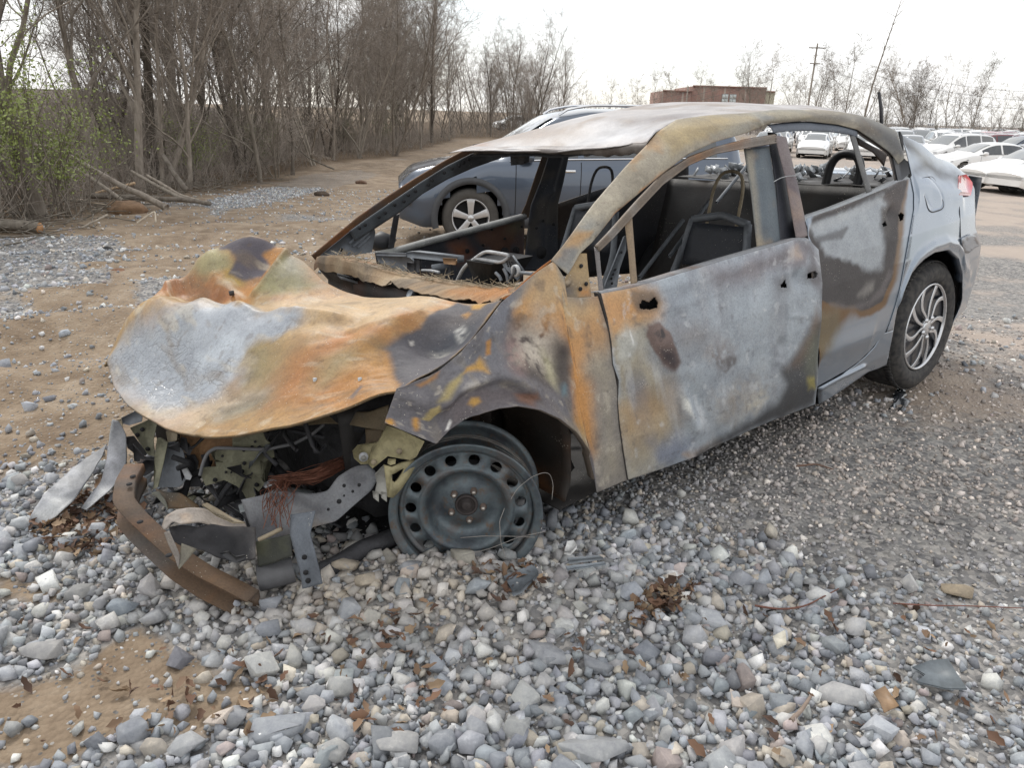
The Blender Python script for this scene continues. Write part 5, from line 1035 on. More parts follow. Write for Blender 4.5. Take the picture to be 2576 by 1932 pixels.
def build_frames():
    # hinge pillar plate behind the wing
    cols = [P('H', (870, 720), (800, 830), (755, 930), (790, 1030)), P('H', (960, 580), (900, 900), (1000, 1050)), P('H', (1040, 428), (1080, 700), (1120, 1045)), P('H', (1135, 430), (1150, 600), (1200, 1040))]
    p = Panel('hinge_pillar', hside(cols_grid(cols, 40, 40, 1), -0.012), (150, 128, 94), 1.0); p.mottle((96, 92, 90), 5, -0.1, 0.3, 0.7); p.stain((74, 74, 78), P('H', (760, 900), (880, 780), (960, 900), (1000, 1040), (800, 1040)), 0.02, 0.01, 0.9); p.stain((176, 120, 60), P('H', (1030, 920), (1160, 900), (1200, 1030), (1030, 1040)), 0.015, 0.01, 0.8)
    p.dent(P('H', (860, 840)), 0.012, 0.012); o = p.build(MB_, CARROOT, 0.003)
    for c, r in (((1055, 600), .006), ((1125, 850), .006), ((800, 905), .005), ((1045, 920), .006)):
        q = hside(P('H', c), -0.008)[0]; MB().tube([q, q + [0, .004, 0]], r, 10).build('bolt_hole', M_soot, o, xf=loc)
    # front door frame
    fr = strip('window_frame', P('H', (1250, 325), (1420, 150), 'B', (0, 690), (150, 535), (300, 440), (450, 385), (620, 340), (790, 312)), P('H', (1310, 395), (1500, 215), 'B', (20, 738), (150, 600), (300, 487), (450, 422), (620, 392), (800, 362)), (124, 112, 100), off=-0.012, nv=9, n=90, th=0.004, build=False)
    w = np.array([0, .006, .001, .007, 0, .004, -.002, .004, 0]); fr.V[..., 1] += w[None]; fr.mottle((150, 106, 66), 4, 0.0, 0.35, 0.7); fr.mottle((150, 148, 146), 6, 0.1, 0.4, 0.5, off=4); fo = fr.build(MB_, CARROOT, 0.004)
    strip('quarter_window_bar', P('H', (1240, 335), (1275, 650), (1308, 985)), P('H', (1310, 400), (1330, 650), (1372, 975)), (110, 106, 106), off=-0.02, bulge=0.006, nv=6)
    strip('division_bar', P('A', (1852, 1098), 'H', (1720, 450), (1752, 894)), P('A', (1905, 1085), 'H', (1805, 450), (1842, 888)), (136, 118, 96), off=-0.03, bulge=0.008, nv=6)
    b = strip('rear_window_bar', P('B', (615, 395), (655, 650), (690, 968)), P('B', (758, 378), (795, 640), (822, 925)), (88, 97, 104), off=-0.045, bulge=0.012, nv=14, n=50, build=False)
    b.mottle((128, 112, 92), 5, 0.0, 0.3, 0.7); b.stain((146, 138, 122), P('B', (615, 395), (660, 400), (720, 960), (690, 965)), 0.012, 0.01, 0.8); b.dent(P('B', (690, 400), (740, 920)), -0.006, 0.012); b.build(MB_, CARROOT, 0.003)
    bp = strip('middle_pillar', P('B', (750, 300), (800, 640), (815, 930)), P('B', (800, 310), (860, 600), (910, 905)), (50, 52, 60), off=-0.06, bulge=0.01, nv=10, n=40)
    bo = strip('rear_door_front_bar', P('B', (788, 318), (850, 560), (912, 908)), P('B', (856, 330), (930, 640), (980, 885)), (118, 108, 108), off=-0.01, bulge=0.01, nv=10, n=50, build=False); bo.mottle((88, 78, 84), 5, 0, .3, .8); bo.mottle((150, 128, 112), 6, .1, .4, .6, off=3); bo.build(MB_, CARROOT, 0.003)
    rod('tie_wire', hside(P('B', (785, 582), (820, 562), (860, 550), (918, 547)), 0.012), 0.0016, M_ash, n=5)
    # rear door frame
    strip('rear_window_frame', P('b', (850, 235), (1000, 215), (1200, 205), (1400, 215), (1560, 238), (1650, 262)), P('b', (900, 312), (1020, 296), (1220, 290), (1420, 300), (1600, 325), (1680, 350)), (92, 98, 108), off=-0.015, bulge=0.008, nv=8, n=60)
    strip('rear_division_bar', P('b', (1592, 262), (1690, 600), (1772, 882)), P('b', (1642, 256), (1735, 590), (1822, 868)), (98, 98, 98), off=-0.02, bulge=0.006, nv=6)
    strip('corner_window_frame', P('b', (1650, 258), (1800, 345), (1985, 462), (2000, 480), (2062, 745)), P('b', (1660, 300), (1800, 395), (1950, 490), (1975, 520), (2030, 750)), (96, 90, 86), off=-0.018, bulge=0.004, nv=6)
    q = hside(P('b', (2000, 470), (2080, 505), (2190, 615), (2195, 660), (2100, 745), (2060, 750)), -0.004); plate('corner_trim', q, (0, -1, 0), 0.006, M_black)
    strip('inner_rear_pillar', P('b', (1650, 330), (1800, 420), (1960, 500)), P('b', (1690, 420), (1830, 490), (1930, 620)), (84, 66, 52), off=-0.09, nv=6)
    # melted trim at the rear roof corner
    g = MB(); c = hside(P('B', (1495, 300), (1505, 330), (1512, 370), (1515, 405)), 0.0); g.tube(c + [0, 0.004, 0.002], [.005, .008, .006, .004], 7); g.build('melted_trim', M_black, CARROOT, xf=loc)
    a, d = hside(P('B', (1405, 262)), -0.05)[0], None; top = hy(P('B', (1385, 70)), a[1] - 0.0)[0]
    MB().ribbon(np.array([a - [0, 0, .03], a * .5 + top * .5 + [0.004, 0, 0], top]), np.array([[0.012, 0, 0], [0.012, 0, 0], [.008, 0, 0]]), (0, 1, 0), 0.006).build('torn_trim_strip', M_char, CARROOT, xf=loc)
build_frames()

# ---- far (right) side ----------------------------------------------------------------
def build_right():
    r = strip('right_front_pillar', P('A', (-323, 1362), (0, 1092), (200, 953), (400, 823), (600, 703), (800, 596)), P('A', (-290, 1400), (0, 1150), (250, 978), (440, 850), (620, 738), (800, 650)), (112, 84, 62), side=hsideR, nv=6, n=40, build=False)
    r.mottle((150, 92, 48), 7, 0, .3, .7); r.mottle((84, 82, 84), 6, 0, .3, .7, off=4); ro = r.build(MB_, CARROOT, 0.004)
    i = strip('pillar_inner_skin', P('A', (-60, 1195), (60, 1108), (250, 978), (440, 850), (620, 738), (800, 650), (1000, 634), (1240, 624)), P('A', (-20, 1260), (110, 1180), (290, 1062), (450, 932), (620, 832), (800, 752), (1000, 682), (1250, 636)), (92, 98, 104), parent=ro, side=hsideR, off=-0.05, nv=8, n=60, build=False)
    i.mottle((60, 60, 64), 6, 0, .3, .8); io = i.build(MB_, ro, 0.003)
    for c in ((10, 1170), (50, 1150), (145, 1095), (190, 1065), (255, 1010), (320, 985), (350, 942), (400, 915), (490, 870), (515, 840), (600, 785), (655, 757), (705, 735), (735, 715), (770, 692)):
        q = hsideR(P('A', c), -0.065)[0]; MB().tube([q, q + [0, .006, 0]], 0.0075, 8).build('bolt_hole', M_soot, ro, xf=loc)
    q = hsideR(P('c', (350, 335), (470, 235), (620, 115), (770, 0), (830, 60), (845, 120), (815, 290), (700, 310), (560, 330), (460, 320)), -0.03); plate('right_corner_plate', q, (0, -1, 0), 0.004, M_slate)
    for a, b in (((620, 215), (740, 110)), ((650, 240), (790, 120)), ((690, 250), (800, 150))): rod('pressed_rib', hsideR(P('c', a, b), -0.036), 0.006, M_slate)
    for c in ((548, 268), (722, 98), (765, 50)): q = hsideR(P('c', c), -0.04)[0]; MB().tube([q, q + [0, .005, 0]], 0.008, 8).build('bolt_hole', M_soot, CARROOT, xf=loc)
    strip('right_quarter_bar', P('A', (250, 1082), (205, 1335)), P('A', (290, 1074), (246, 1338)), M_char, side=hsideR, off=0.0, nv=4)
    d = strip('right_front_door', P('A', (120, 1345), (240, 1325), (460, 1262), (700, 1200), (930, 1138), (1160, 1078)), P('A', (150, 1520), (300, 1560), (520, 1600), (750, 1600), (1000, 1580), (1150, 1540)), (66, 70, 78), side=hsideR, off=-0.02, nv=30, n=70, build=False)
    d.mottle((96, 66, 48), 5, 0.05, .35, .8); d.mottle((44, 46, 52), 5, 0, .3, .7, off=4); d.stain((140, 84, 44), P('A', (640, 1290), (740, 1280), (770, 1340), (680, 1380)), 0.03, 0.03, 0.8); d.stain((104, 104, 84), P('A', (1050, 1120), (1150, 1110), (1140, 1180), (1050, 1180)), 0.03, 0.03, 0.6); do = d.build(MB_, CARROOT, 0.004)
    tp = d.V[:, 0]; W = np.stack([tp + [0, -.02, .004], tp + [0, .0, .006], tp + [0, .018, -.002], tp + [0, .02, -.02]], 1); e = Panel('waist_rail', W, (128, 130, 128), 0.9); e.mottle((80, 80, 82), 7, 0, .3, .8); e.build(MB_, do, 0.003)
    for c, s in (((1100, 1325), .02), ((1020, 1340), .028), ((930, 1180), .007), ((1140, 1160), .007), ((1020, 1245), .007), ((700, 1240), .007), ((870, 1290), .007), ((760, 1330), .012)):
        q = hsideR(P('A', c), -0.03)[0]; MB().tube([q, q + [0, .006, 0]], s, 12).build('access_hole', M_soot, do, xf=loc)
    strip('right_window_bar', P('A', (1292, 642), (1230, 820), (1170, 1000), (1128, 1090)), P('A', (1345, 636), (1285, 830), (1220, 1000), (1188, 1100)), (88, 74, 62), side=hsideR, off=-0.01, nv=5)
    b = strip('right_middle_pillar', P('A', (1340, 632), (1270, 850), (1205, 1010), (1180, 1200), (1150, 1470)), P('A', (1472, 640), (1430, 850), (1392, 1000), (1388, 1250), (1395, 1470)), (62, 66, 74), side=hsideR, off=-0.05, nv=16, n=50, build=False)
    b.mottle((90, 86, 80), 6, 0.1, .4, .7); b.dent(P('A', (1400, 680), (1290, 1000), (1260, 1450)), 0.02, 0.03); b.dent(P('A', (1350, 920)), 0.02, 0.02); bo = b.build(MB_, CARROOT, 0.004)
    for c, s in (((1275, 1340), .035), ((1240, 1170), .008), ((1285, 1120), .008), ((1360, 1145), .008)):
        q = hsideR(P('A', c), -0.085)[0]; MB().tube([q, q + [0, .006, 0]], s, 12).build('access_hole', M_soot, bo, xf=loc)
    e = strip('right_rear_door', P('A', (1385, 1002), (1550, 945), (1720, 890), (2000, 800), (2300, 700)), P('A', (1385, 1500), (1550, 1520), (1720, 1500), (2000, 1480), (2300, 1400)), (46, 48, 54), side=hsideR, off=-0.02, nv=14, n=40, build=False); e.mottle((74, 62, 52), 5, .1, .4, .7); e.build(MB_, CARROOT, 0.004)
    strip('right_roof_rail', P('A', (800, 590), (1000, 560), (1250, 520), (1600, 470)), P('A', (800, 650), (1000, 640), (1250, 625), (1600, 620)), M_char, side=hsideR, off=-0.03, nv=4)
    # mirror stump outside
    m = MB(); c = hsideR(P('A', (170, 1265)), 0.06)[0]; v, t = ico(2); g = np.random.default_rng(4); v = v * (1 + 0.25 * fbm(v, 2.2, 3)[:, None]); m.add(v * [.07, .05, .045] + c, t=t); m.build('mirror_stump', M_black, CARROOT, xf=loc)
    # rear view mirror hanging from the header
    q = hx(P('A', (1060, 650), (1150, 640), (1165, 670), (1160, 715), (1120, 730), (1065, 735)), 1.12); plate('rear_view_mirror', q, (0.1, 0, 0), 0.25, M_char)
    # floor, bulkhead, seat back wall, parcel shelf
    V = np.stack(np.meshgrid(np.linspace(.32, 2.7, 20), np.linspace(-.78, .78, 14), indexing='ij'), -1); z = 0.24 + 0.12 * np.exp(-(V[..., 1] / .14) ** 2) + 0.02 * fbm(np.c_[V.reshape(-1, 2), np.zeros(280)], 4, 3).reshape(20, 14)
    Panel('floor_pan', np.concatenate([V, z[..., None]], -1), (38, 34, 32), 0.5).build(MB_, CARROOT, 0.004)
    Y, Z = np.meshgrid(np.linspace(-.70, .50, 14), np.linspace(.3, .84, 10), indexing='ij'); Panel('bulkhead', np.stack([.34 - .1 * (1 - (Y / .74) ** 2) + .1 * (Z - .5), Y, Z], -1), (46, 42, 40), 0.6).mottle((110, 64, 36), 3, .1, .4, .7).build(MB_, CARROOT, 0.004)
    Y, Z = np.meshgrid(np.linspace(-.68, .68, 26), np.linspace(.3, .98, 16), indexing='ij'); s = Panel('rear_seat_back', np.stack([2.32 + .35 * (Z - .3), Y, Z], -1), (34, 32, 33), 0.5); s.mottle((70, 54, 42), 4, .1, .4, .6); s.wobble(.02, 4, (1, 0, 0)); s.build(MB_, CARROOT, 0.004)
    X, Y = np.meshgrid(np.linspace(2.56, 3.12, 12), np.linspace(-.62, .62, 20), indexing='ij'); s = Panel('parcel_shelf', np.stack([X, Y, .985 + .015 * fbm(np.stack([X, Y, 0 * X], -1), 5, 2)], -1), (58, 56, 56), 0.7); s.mottle((150, 148, 146), 8, .15, .35, .8); s.build(MB_, CARROOT, 0.004)
    g = np.random.default_rng(8); m = MB()
    for k in range(90):
        c = np.array([g.uniform(2.6, 3.1), g.uniform(-.58, .62), 1.0]); R = rand_rot(1, g)[0]; m.box(c + [0, 0, g.uniform(0, .03)], (g.uniform(.02, .10), g.uniform(.01, .05), .003), R)
    tag(m.build('shelf_debris', simple('broken_glass_ash', (.34, .36, .38), .3, .1, .8, 30), CARROOT, xf=loc), kind='stuff')
    # rear cross beam under the window and boot lid
    Y = np.linspace(-.72, .70, 30); st = [(3.06, .985), (3.14, 1.0), (3.30, .995), (3.50, .965), (3.60, .93), (3.62, .80), (3.66, .62), (3.62, .45), (3.50, .28)]
    V = np.array([[[x - .07 * (y / .7) ** 2 * (k > 3), y * (1 - .015 * k), z - .02 * (y / .7) ** 2] for k, (x, z) in enumerate(st)] for y in Y]); Panel('boot_lid', V, PAINT, .78, gloss=1.0, rough=.3).build(MB_, CARROOT, 0.004)
build_right()

# ---- cabin ------------------------------------------------------------------------------
def build_cabin():
    g = np.random.default_rng(12)
    # scuttle beam below the windscreen
    tp = P('c', (340, 325), (480, 320), (640, 370), (850, 430), (1100, 495), (1350, 535), (1600, 570), (1850, 600), (1990, 600), (2040, 640)); bt = P('c', (370, 420), (520, 455), (700, 490), (850, 545), (1020, 555), (1200, 600), (1420, 640), (1700, 690), (1900, 705), (2020, 675))
    ys = np.linspace(-.60, .66, 10); T = hy(tp, ys); B = hy(bt, ys) + [-.03, 0, 0]; n = 110
    T, B = smooth_pl(T, n, 2), smooth_pl(B, n, 2); B[:, 2] += 0.006 * np.sin(np.arange(n) * .55) * (np.sin(np.arange(n) * .17) > .1)
    bk = T + [.06, 0, -.01]; jag = np.array([0, 0, .012]) * (fbm(np.c_[np.arange(n) * .35, np.zeros(n), np.zeros(n)], 1, 4) - .1)[:, None]; B = B + jag; T = T + .4 * jag
    W = np.stack([bk, (bk + T) / 2, T, T + [-.004, 0, -.006], (T + B) / 2 + [-.004, 0, .0], B], 1)
    W += (0.003 * fbm(W.reshape(-1, 3), 30, 3).reshape(n, 6))[..., None]
    p = Panel('scuttle_beam', W, (150, 128, 102), 0.9, rough=0.85); p.mottle((146, 88, 46), 9, .1, .4, .8); p.mottle((180, 162, 136), 8, .05, .35, .7, off=3); p.mottle((96, 88, 78), 12, .05, .35, .7, off=7)
    p.stain((176, 120, 66), P('c', (1500, 640), (1700, 600), (2000, 600), (2030, 660), (1850, 700), (1680, 690)), .02, .02, .8); o = p.build(MB_, CARROOT, 0.003); o.data.polygons.foreach_set('use_smooth', np.zeros(len(o.data.polygons), bool))
    # burnt fibres standing on it
    m = MB()
    for k in range(260):
        u = g.uniform(.08, .95); q = T[int(u * (n - 1))] + [g.uniform(0, .05), g.normal(0, .01), 0]; d = g.normal(size=3) * [.02, .03, .012]; d[2] = abs(d[2]); m.tube([q, q + d * .6, q + d], .0011, 3, False)
    tag(m.build('burnt_fibres', M_tan, o, xf=loc), kind='stuff')
    # tray below the windscreen
    lo = B + [.05, 0, -.10]; W = np.stack([B + [.02, 0, 0], (B + lo) / 2 + [.03, 0, 0], lo, lo + [-.12, 0, -.03]], 1); q = Panel('scuttle_tray', W, (52, 48, 46), 0.7); q.mottle((104, 70, 44), 6, .1, .4, .8); q.build(MB_, CARROOT, 0.003)
    rod('wiper_spindle', hy(P('c', (1140, 650), (1200, 690)), .12) + [[0, 0, 0], [.03, 0, -.02]], .016, M_slate, n=10)
    q = hy(P('c', (510, 470), (740, 535), (735, 560), (540, 500)), -.35); plate('wiper_plate', q, (0, 0, -1), .01, M_ash)
    # left scuttle corner: rusty windscreen flange beside the wing
    strip('windscreen_flange', P('H', (-60, 1050), (100, 985), (300, 780), (520, 600), (640, 515)), P('H', (0, 1075), (150, 1000), (360, 800), (560, 615), (660, 530)), (172, 110, 58), off=-.045, nv=4, n=40)
    # cross car beam and brackets
    rod('cross_car_beam', np.array([[.52, -.66, .70], [.50, -.2, .70], [.50, .2, .72], [.52, .66, .72]]), .026, M_char, n=10)
    q = hx(P('c', (1110, 290), (1180, 285), (1560, 330), (1560, 385), (1120, 335)), .55); plate('beam_bracket', q, (1, 0, 0), .03, M_slate)
    for a, b in (((1180, 330), (1230, 470)), ((1450, 360), (1500, 500)), ((850, 320), (1110, 300)), ((1120, 380), (1200, 480))): q = hx(P('c', a, (b[0], a[1] + 8), b, (a[0], b[1] - 6)), .56); plate('dash_bracket', q, (1, 0, 0), .012, M_char if a[0] != 850 else M_slate)
    q = hx(P('c', (850, 320), (1000, 300), (1110, 310), (1190, 380), (1190, 480), (1000, 430), (870, 380)), .60); plate('dash_panel', q, (1, 0, 0), .01, M_slate)
    q = hx(P('c', (1440, 340), (1555, 345), (1555, 400), (1450, 390)), .545); plate('rusty_bracket', q, (-1, 0, 0), .006, M_rusty)
    rod('column_tube', hx(P('c', (1340, 430), (1400, 425)), .52) + [[0, 0, 0], [.05, 0, 0]], .014, M_slate, n=10); rod('spindle', hx(P('c', (1250, 450), (1330, 452), (1400, 468)), .51), .006, M_ash)
    # heater box
    A_ = hx(P('c', (1710, 345), (1800, 280), (2030, 320), (1940, 380)), .48); A2 = A_ + [.10, 0, 0]
    q = MB(); bot = hx(P('c', (1760, 520), (1800, 470), (2000, 540), (1880, 590)), .50); q.add(np.vstack([A_ * [0, 1, 1] + [.44, 0, 0], A_ * [0, 1, 1] + [.62, 0, 0], bot * [0, 1, 1] + [.47, 0, 0], bot * [0, 1, 1] + [.60, 0, 0]])[[0, 3, 7, 4, 8, 11, 15, 12]], [[0, 1, 2, 3], [0, 1, 5, 4], [1, 2, 6, 5], [2, 3, 7, 6], [3, 0, 4, 7]]); hb = q.build('heater_box', M_soot, CARROOT, xf=loc)
    e = hx(P('c', (1710, 345), (1800, 280), (2030, 320), (1940, 385)), .455); rod('box_rim', np.vstack([e, e[:1]]), .006, M_ash, hb)
    q = hx(P('c', (2030, 320), (2130, 460), (2080, 540), (1960, 420), (1940, 380)), .46); plate('heater_side', q, (1, 0, 0), .008, M_slate)
    for k in range(9): c = hx(P('c', (1990 + 22 * (k % 3) + 6 * (k // 3), 375 + 18 * (k // 3))), .452)[0]; MB().tube([c, c + [-.003, 0, 0]], .0035, 6).build('vent_hole', M_soot, hb, xf=loc)
    rod('bent_tube', hx(P('c', (1710, 350), (1640, 400), (1600, 450), (1570, 510), (1550, 560)), .46), .007, M_ash)
    for a, b in (((1960, 430), (2000, 560)), ((1890, 470), (1940, 540)), ((2060, 420), (2020, 520)), ((2110, 470), (2212, 480))): rod('linkage', hx(P('c', a, ((a[0] + b[0]) / 2 + 10, (a[1] + b[1]) / 2), b), .44), .006, M_slate)
    c = hx(P('c', (2055, 455)), .44)[0]; MB().lathe([(.012, 0), (.02, 0), (.02, .01), (.012, .01)], np.block([[np.array([[0, 1, 0], [1, 0, 0], [0, 0, 1.]]), c[:, None]], [0, 0, 0, 1]]), 16).build('bearing_ring', M_ash, CARROOT, xf=loc)
    rod('steering_column', np.array([[.42, .36, .62], [.62, .36, .72], [.80, .36, .80]]), .022, M_char, n=10)
    # seats: bare frames
    def seat(y, hoop_mat):
        root = None
        w = .20; x0 = 1.05
        for s in (-1, 1):
            rod('seat_side_rail', np.array([[x0, y + s * w, .34], [x0 + .32, y + s * w, .40], [x0 + .52, y + s * (w - .02), .72], [x0 + .58, y + s * (w - .06), .93]]), .016, M_slate, n=8)
        rod('seat_top_tube', np.array([[x0 + .58, y - w + .06, .93], [x0 + .60, y, .955], [x0 + .58, y + w - .06, .93]]), .017, M_slate, n=8)
        rod('headrest_hoop', np.array([[x0 + .59, y - .075, .90], [x0 + .63, y - .075, 1.06], [x0 + .65, y - .05, 1.13], [x0 + .65, y + .05, 1.13], [x0 + .63, y + .075, 1.06], [x0 + .59, y + .075, .90]]), .007, hoop_mat, n=8)
        Y, Z = np.meshgrid(np.linspace(y - .2, y + .2, 8), np.linspace(.30, .42, 5), indexing='ij'); Panel('seat_pan', np.stack([x0 + (Z - .3) * 2.2, Y, Z + .02 * np.sin(Y * 20)], -1), (60, 58, 58), .7).build(MB_, CARROOT, .004)
        Y, Z = np.meshgrid(np.linspace(y - .15, y + .15, 8), np.linspace(.74, .92, 6), indexing='ij'); Panel('seat_yoke', np.stack([x0 + .36 + .23 * Z, Y, Z], -1), (58, 62, 70), .7).build(MB_, CARROOT, .006)
    seat(.37, M_tan); seat(-.37, M_char)
    for y in (.37, -.05):
        rod('rear_headrest_frame', np.array([[2.58, y - .085, .90], [2.62, y - .08, 1.08], [2.63, y - .045, 1.13], [2.63, y + .045, 1.13], [2.62, y + .08, 1.08], [2.58, y + .085, .90]]), .021, M_black, n=10)
    q = hy(P('H', (1375, 965), (1400, 850), (1540, 510), (1660, 200), (1690, 180), (1690, 380), (1600, 640), (1555, 940)), .42); plate('seat_strap_plate', q, (0, -1, 0), .006, M_slate)
    for c in ((1620, 410), (1535, 650), (1505, 715), (1480, 775), (1490, 842), (1465, 935)): u = hy(P('H', c), .425)[0]; MB().tube([u, u + [0, .002, 0]], .005, 8).build('strap_hole', M_soot, CARROOT, xf=loc)
    for a, b, y in (((20, 1130), (270, 800), .25), ((190, 1010), (420, 690), .2), ((460, 700), (640, 480), -.2), ((600, 620), (720, 480), -.3)): rod('seat_belt_track', hy(P('B', a, b), y), .009, M_slate)
    m = MB()
    for k in range(160):
        R = rand_rot(1, g)[0]; y = g.uniform(-.7, .7); x = g.uniform(.4, 2.4); m.box([x, y, .28 + .12 * math.exp(-(y / .14) ** 2) + g.uniform(0, .05)], (g.uniform(.03, .16), g.uniform(.02, .07), .006), R)
    for k in range(40):
        R = rand_rot(1, g)[0]; m.box([g.uniform(.36, .7), g.uniform(-.55, .55), g.uniform(.62, .74)], (g.uniform(.03, .12), g.uniform(.01, .04), .005), R)
    tag(m.build('cabin_debris', M_char, CARROOT, xf=loc), kind='stuff')
build_cabin()
# ---- wheels --------------------------------------------------------------------------------
def axis_frame(c, out):
    """4x4 (car frame) whose local y axis points along out"""
    y = np.asarray(out, float); y = y / np.linalg.norm(y); x = np.cross(y, [0, 0, 1.0]); x /= np.linalg.norm(x); z = np.cross(x, y)
    M = np.eye(4); M[:3, 0] = x; M[:3, 1] = y; M[:3, 2] = z; M[:3, 3] = c; return M
def xform(M): return lambda v: loc(np.asarray(v) @ M[:3, :3].T + M[:3, 3])
def M_steelwheel():
    m, nt, b = mat_new('heat_blued_steel'); L = nt.links.new
    tc = nn(nt, 'ShaderNodeTexCoord'); n1 = nn(nt, 'ShaderNodeTexNoise', i_Scale=7.0, i_Detail=8.0, i_Roughness=0.65); L(tc.outputs['Object'], n1.inputs['Vector'])
    r = ramp(nt, [(0.25, (0.045, 0.048, 0.055)), (0.42, (0.085, 0.10, 0.115)), (0.52, (0.13, 0.16, 0.175)), (0.62, (0.12, 0.115, 0.115)), (0.75, (0.20, 0.24, 0.26))]); L(n1.outputs['Fac'], r.inputs[0]); L(r.outputs[0], b.inputs['Base Color'])
    n5 = nn(nt, 'ShaderNodeTexNoise', i_Scale=26.0, i_Detail=8.0, i_Roughness=0.75); L(tc.outputs['Object'], n5.inputs['Vector']); r5 = nn(nt, 'ShaderNodeMapRange'); r5.inputs[1].default_value = .54; r5.inputs[2].default_value = .66; L(n5.outputs['Fac'], r5.inputs[0])
    mm = nn(nt, 'ShaderNodeMix', data_type='RGBA'); mm.inputs[7].default_value = (.15, .105, .075, 1); L(r5.outputs[0], mm.inputs[0]); L(r.outputs[0], mm.inputs[6]); L(mm.outputs[2], b.inputs['Base Color'])
    b.inputs['Metallic'].default_value = 0.5; rr5 = nn(nt, 'ShaderNodeMapRange'); rr5.inputs[3].default_value = .32; rr5.inputs[4].default_value = .7; L(n5.outputs['Fac'], rr5.inputs[0]); L(rr5.outputs[0], b.inputs['Roughness'])
    n2 = nn(nt, 'ShaderNodeTexNoise', i_Scale=120.0, i_Detail=4.0); L(tc.outputs['Object'], n2.inputs['Vector']); bp = nn(nt, 'ShaderNodeBump', i_Strength=0.25, i_Distance=0.004); L(n2.outputs['Fac'], bp.inputs['Height']); L(bp.outputs[0], b.inputs['Normal'])
    return m
def holed_ring(r0, r1, h0, h1, nh, rh, seg=20, a_off=0.0):
    """flat-ish ring between radii with round holes; returns verts, quads"""
    vs, qs, n = [], [], 0; rc = (r0 + r1) / 2
    for k in range(nh):
        a0 = (k - .5) * 2 * math.pi / nh + a_off; a1 = (k + .5) * 2 * math.pi / nh + a_off; am = (a0 + a1) / 2; s = seg // 4
        bd = [(r0, a) for a in np.linspace(a0, a1, s, False)] + [(r, a1) for r in np.linspace(r0, r1, s, False)] + [(r1, a) for a in np.linspace(a1, a0, s, False)] + [(r, a0) for r in np.linspace(r1, r0, s, False)]
        out = np.array([(r * math.cos(a), r * math.sin(a)) for r, a in bd]); c = np.array([rc * math.cos(am), rc * math.sin(am)])
        d = out - c; inn = c + rh * d / np.linalg.norm(d, axis=1)[:, None]; hh = lambda p: h0 + (h1 - h0) * np.clip((np.hypot(*p.T) - r0) / (r1 - r0), 0, 1)
        v = np.vstack([np.c_[out[:, 0], hh(out), out[:, 1]], np.c_[inn[:, 0], hh(inn), inn[:, 1]], np.c_[inn[:, 0], hh(inn) - .006, inn[:, 1]]]); m = len(out); i = np.arange(m); j = (i + 1) % m
        qs += [np.stack([i, j, j + m, i + m], -1) + n, np.stack([i + m, j + m, j + 2 * m, i + 2 * m], -1) + n]; vs.append(v); n += len(v)
    return np.vstack(vs), np.vstack(qs)
def weld(o, d=0.0004):
    bm = bmesh.new(); bm.from_mesh(o.data); bmesh.ops.remove_doubles(bm, verts=bm.verts, dist=d); bm.to_mesh(o.data); bm.free()
    return o
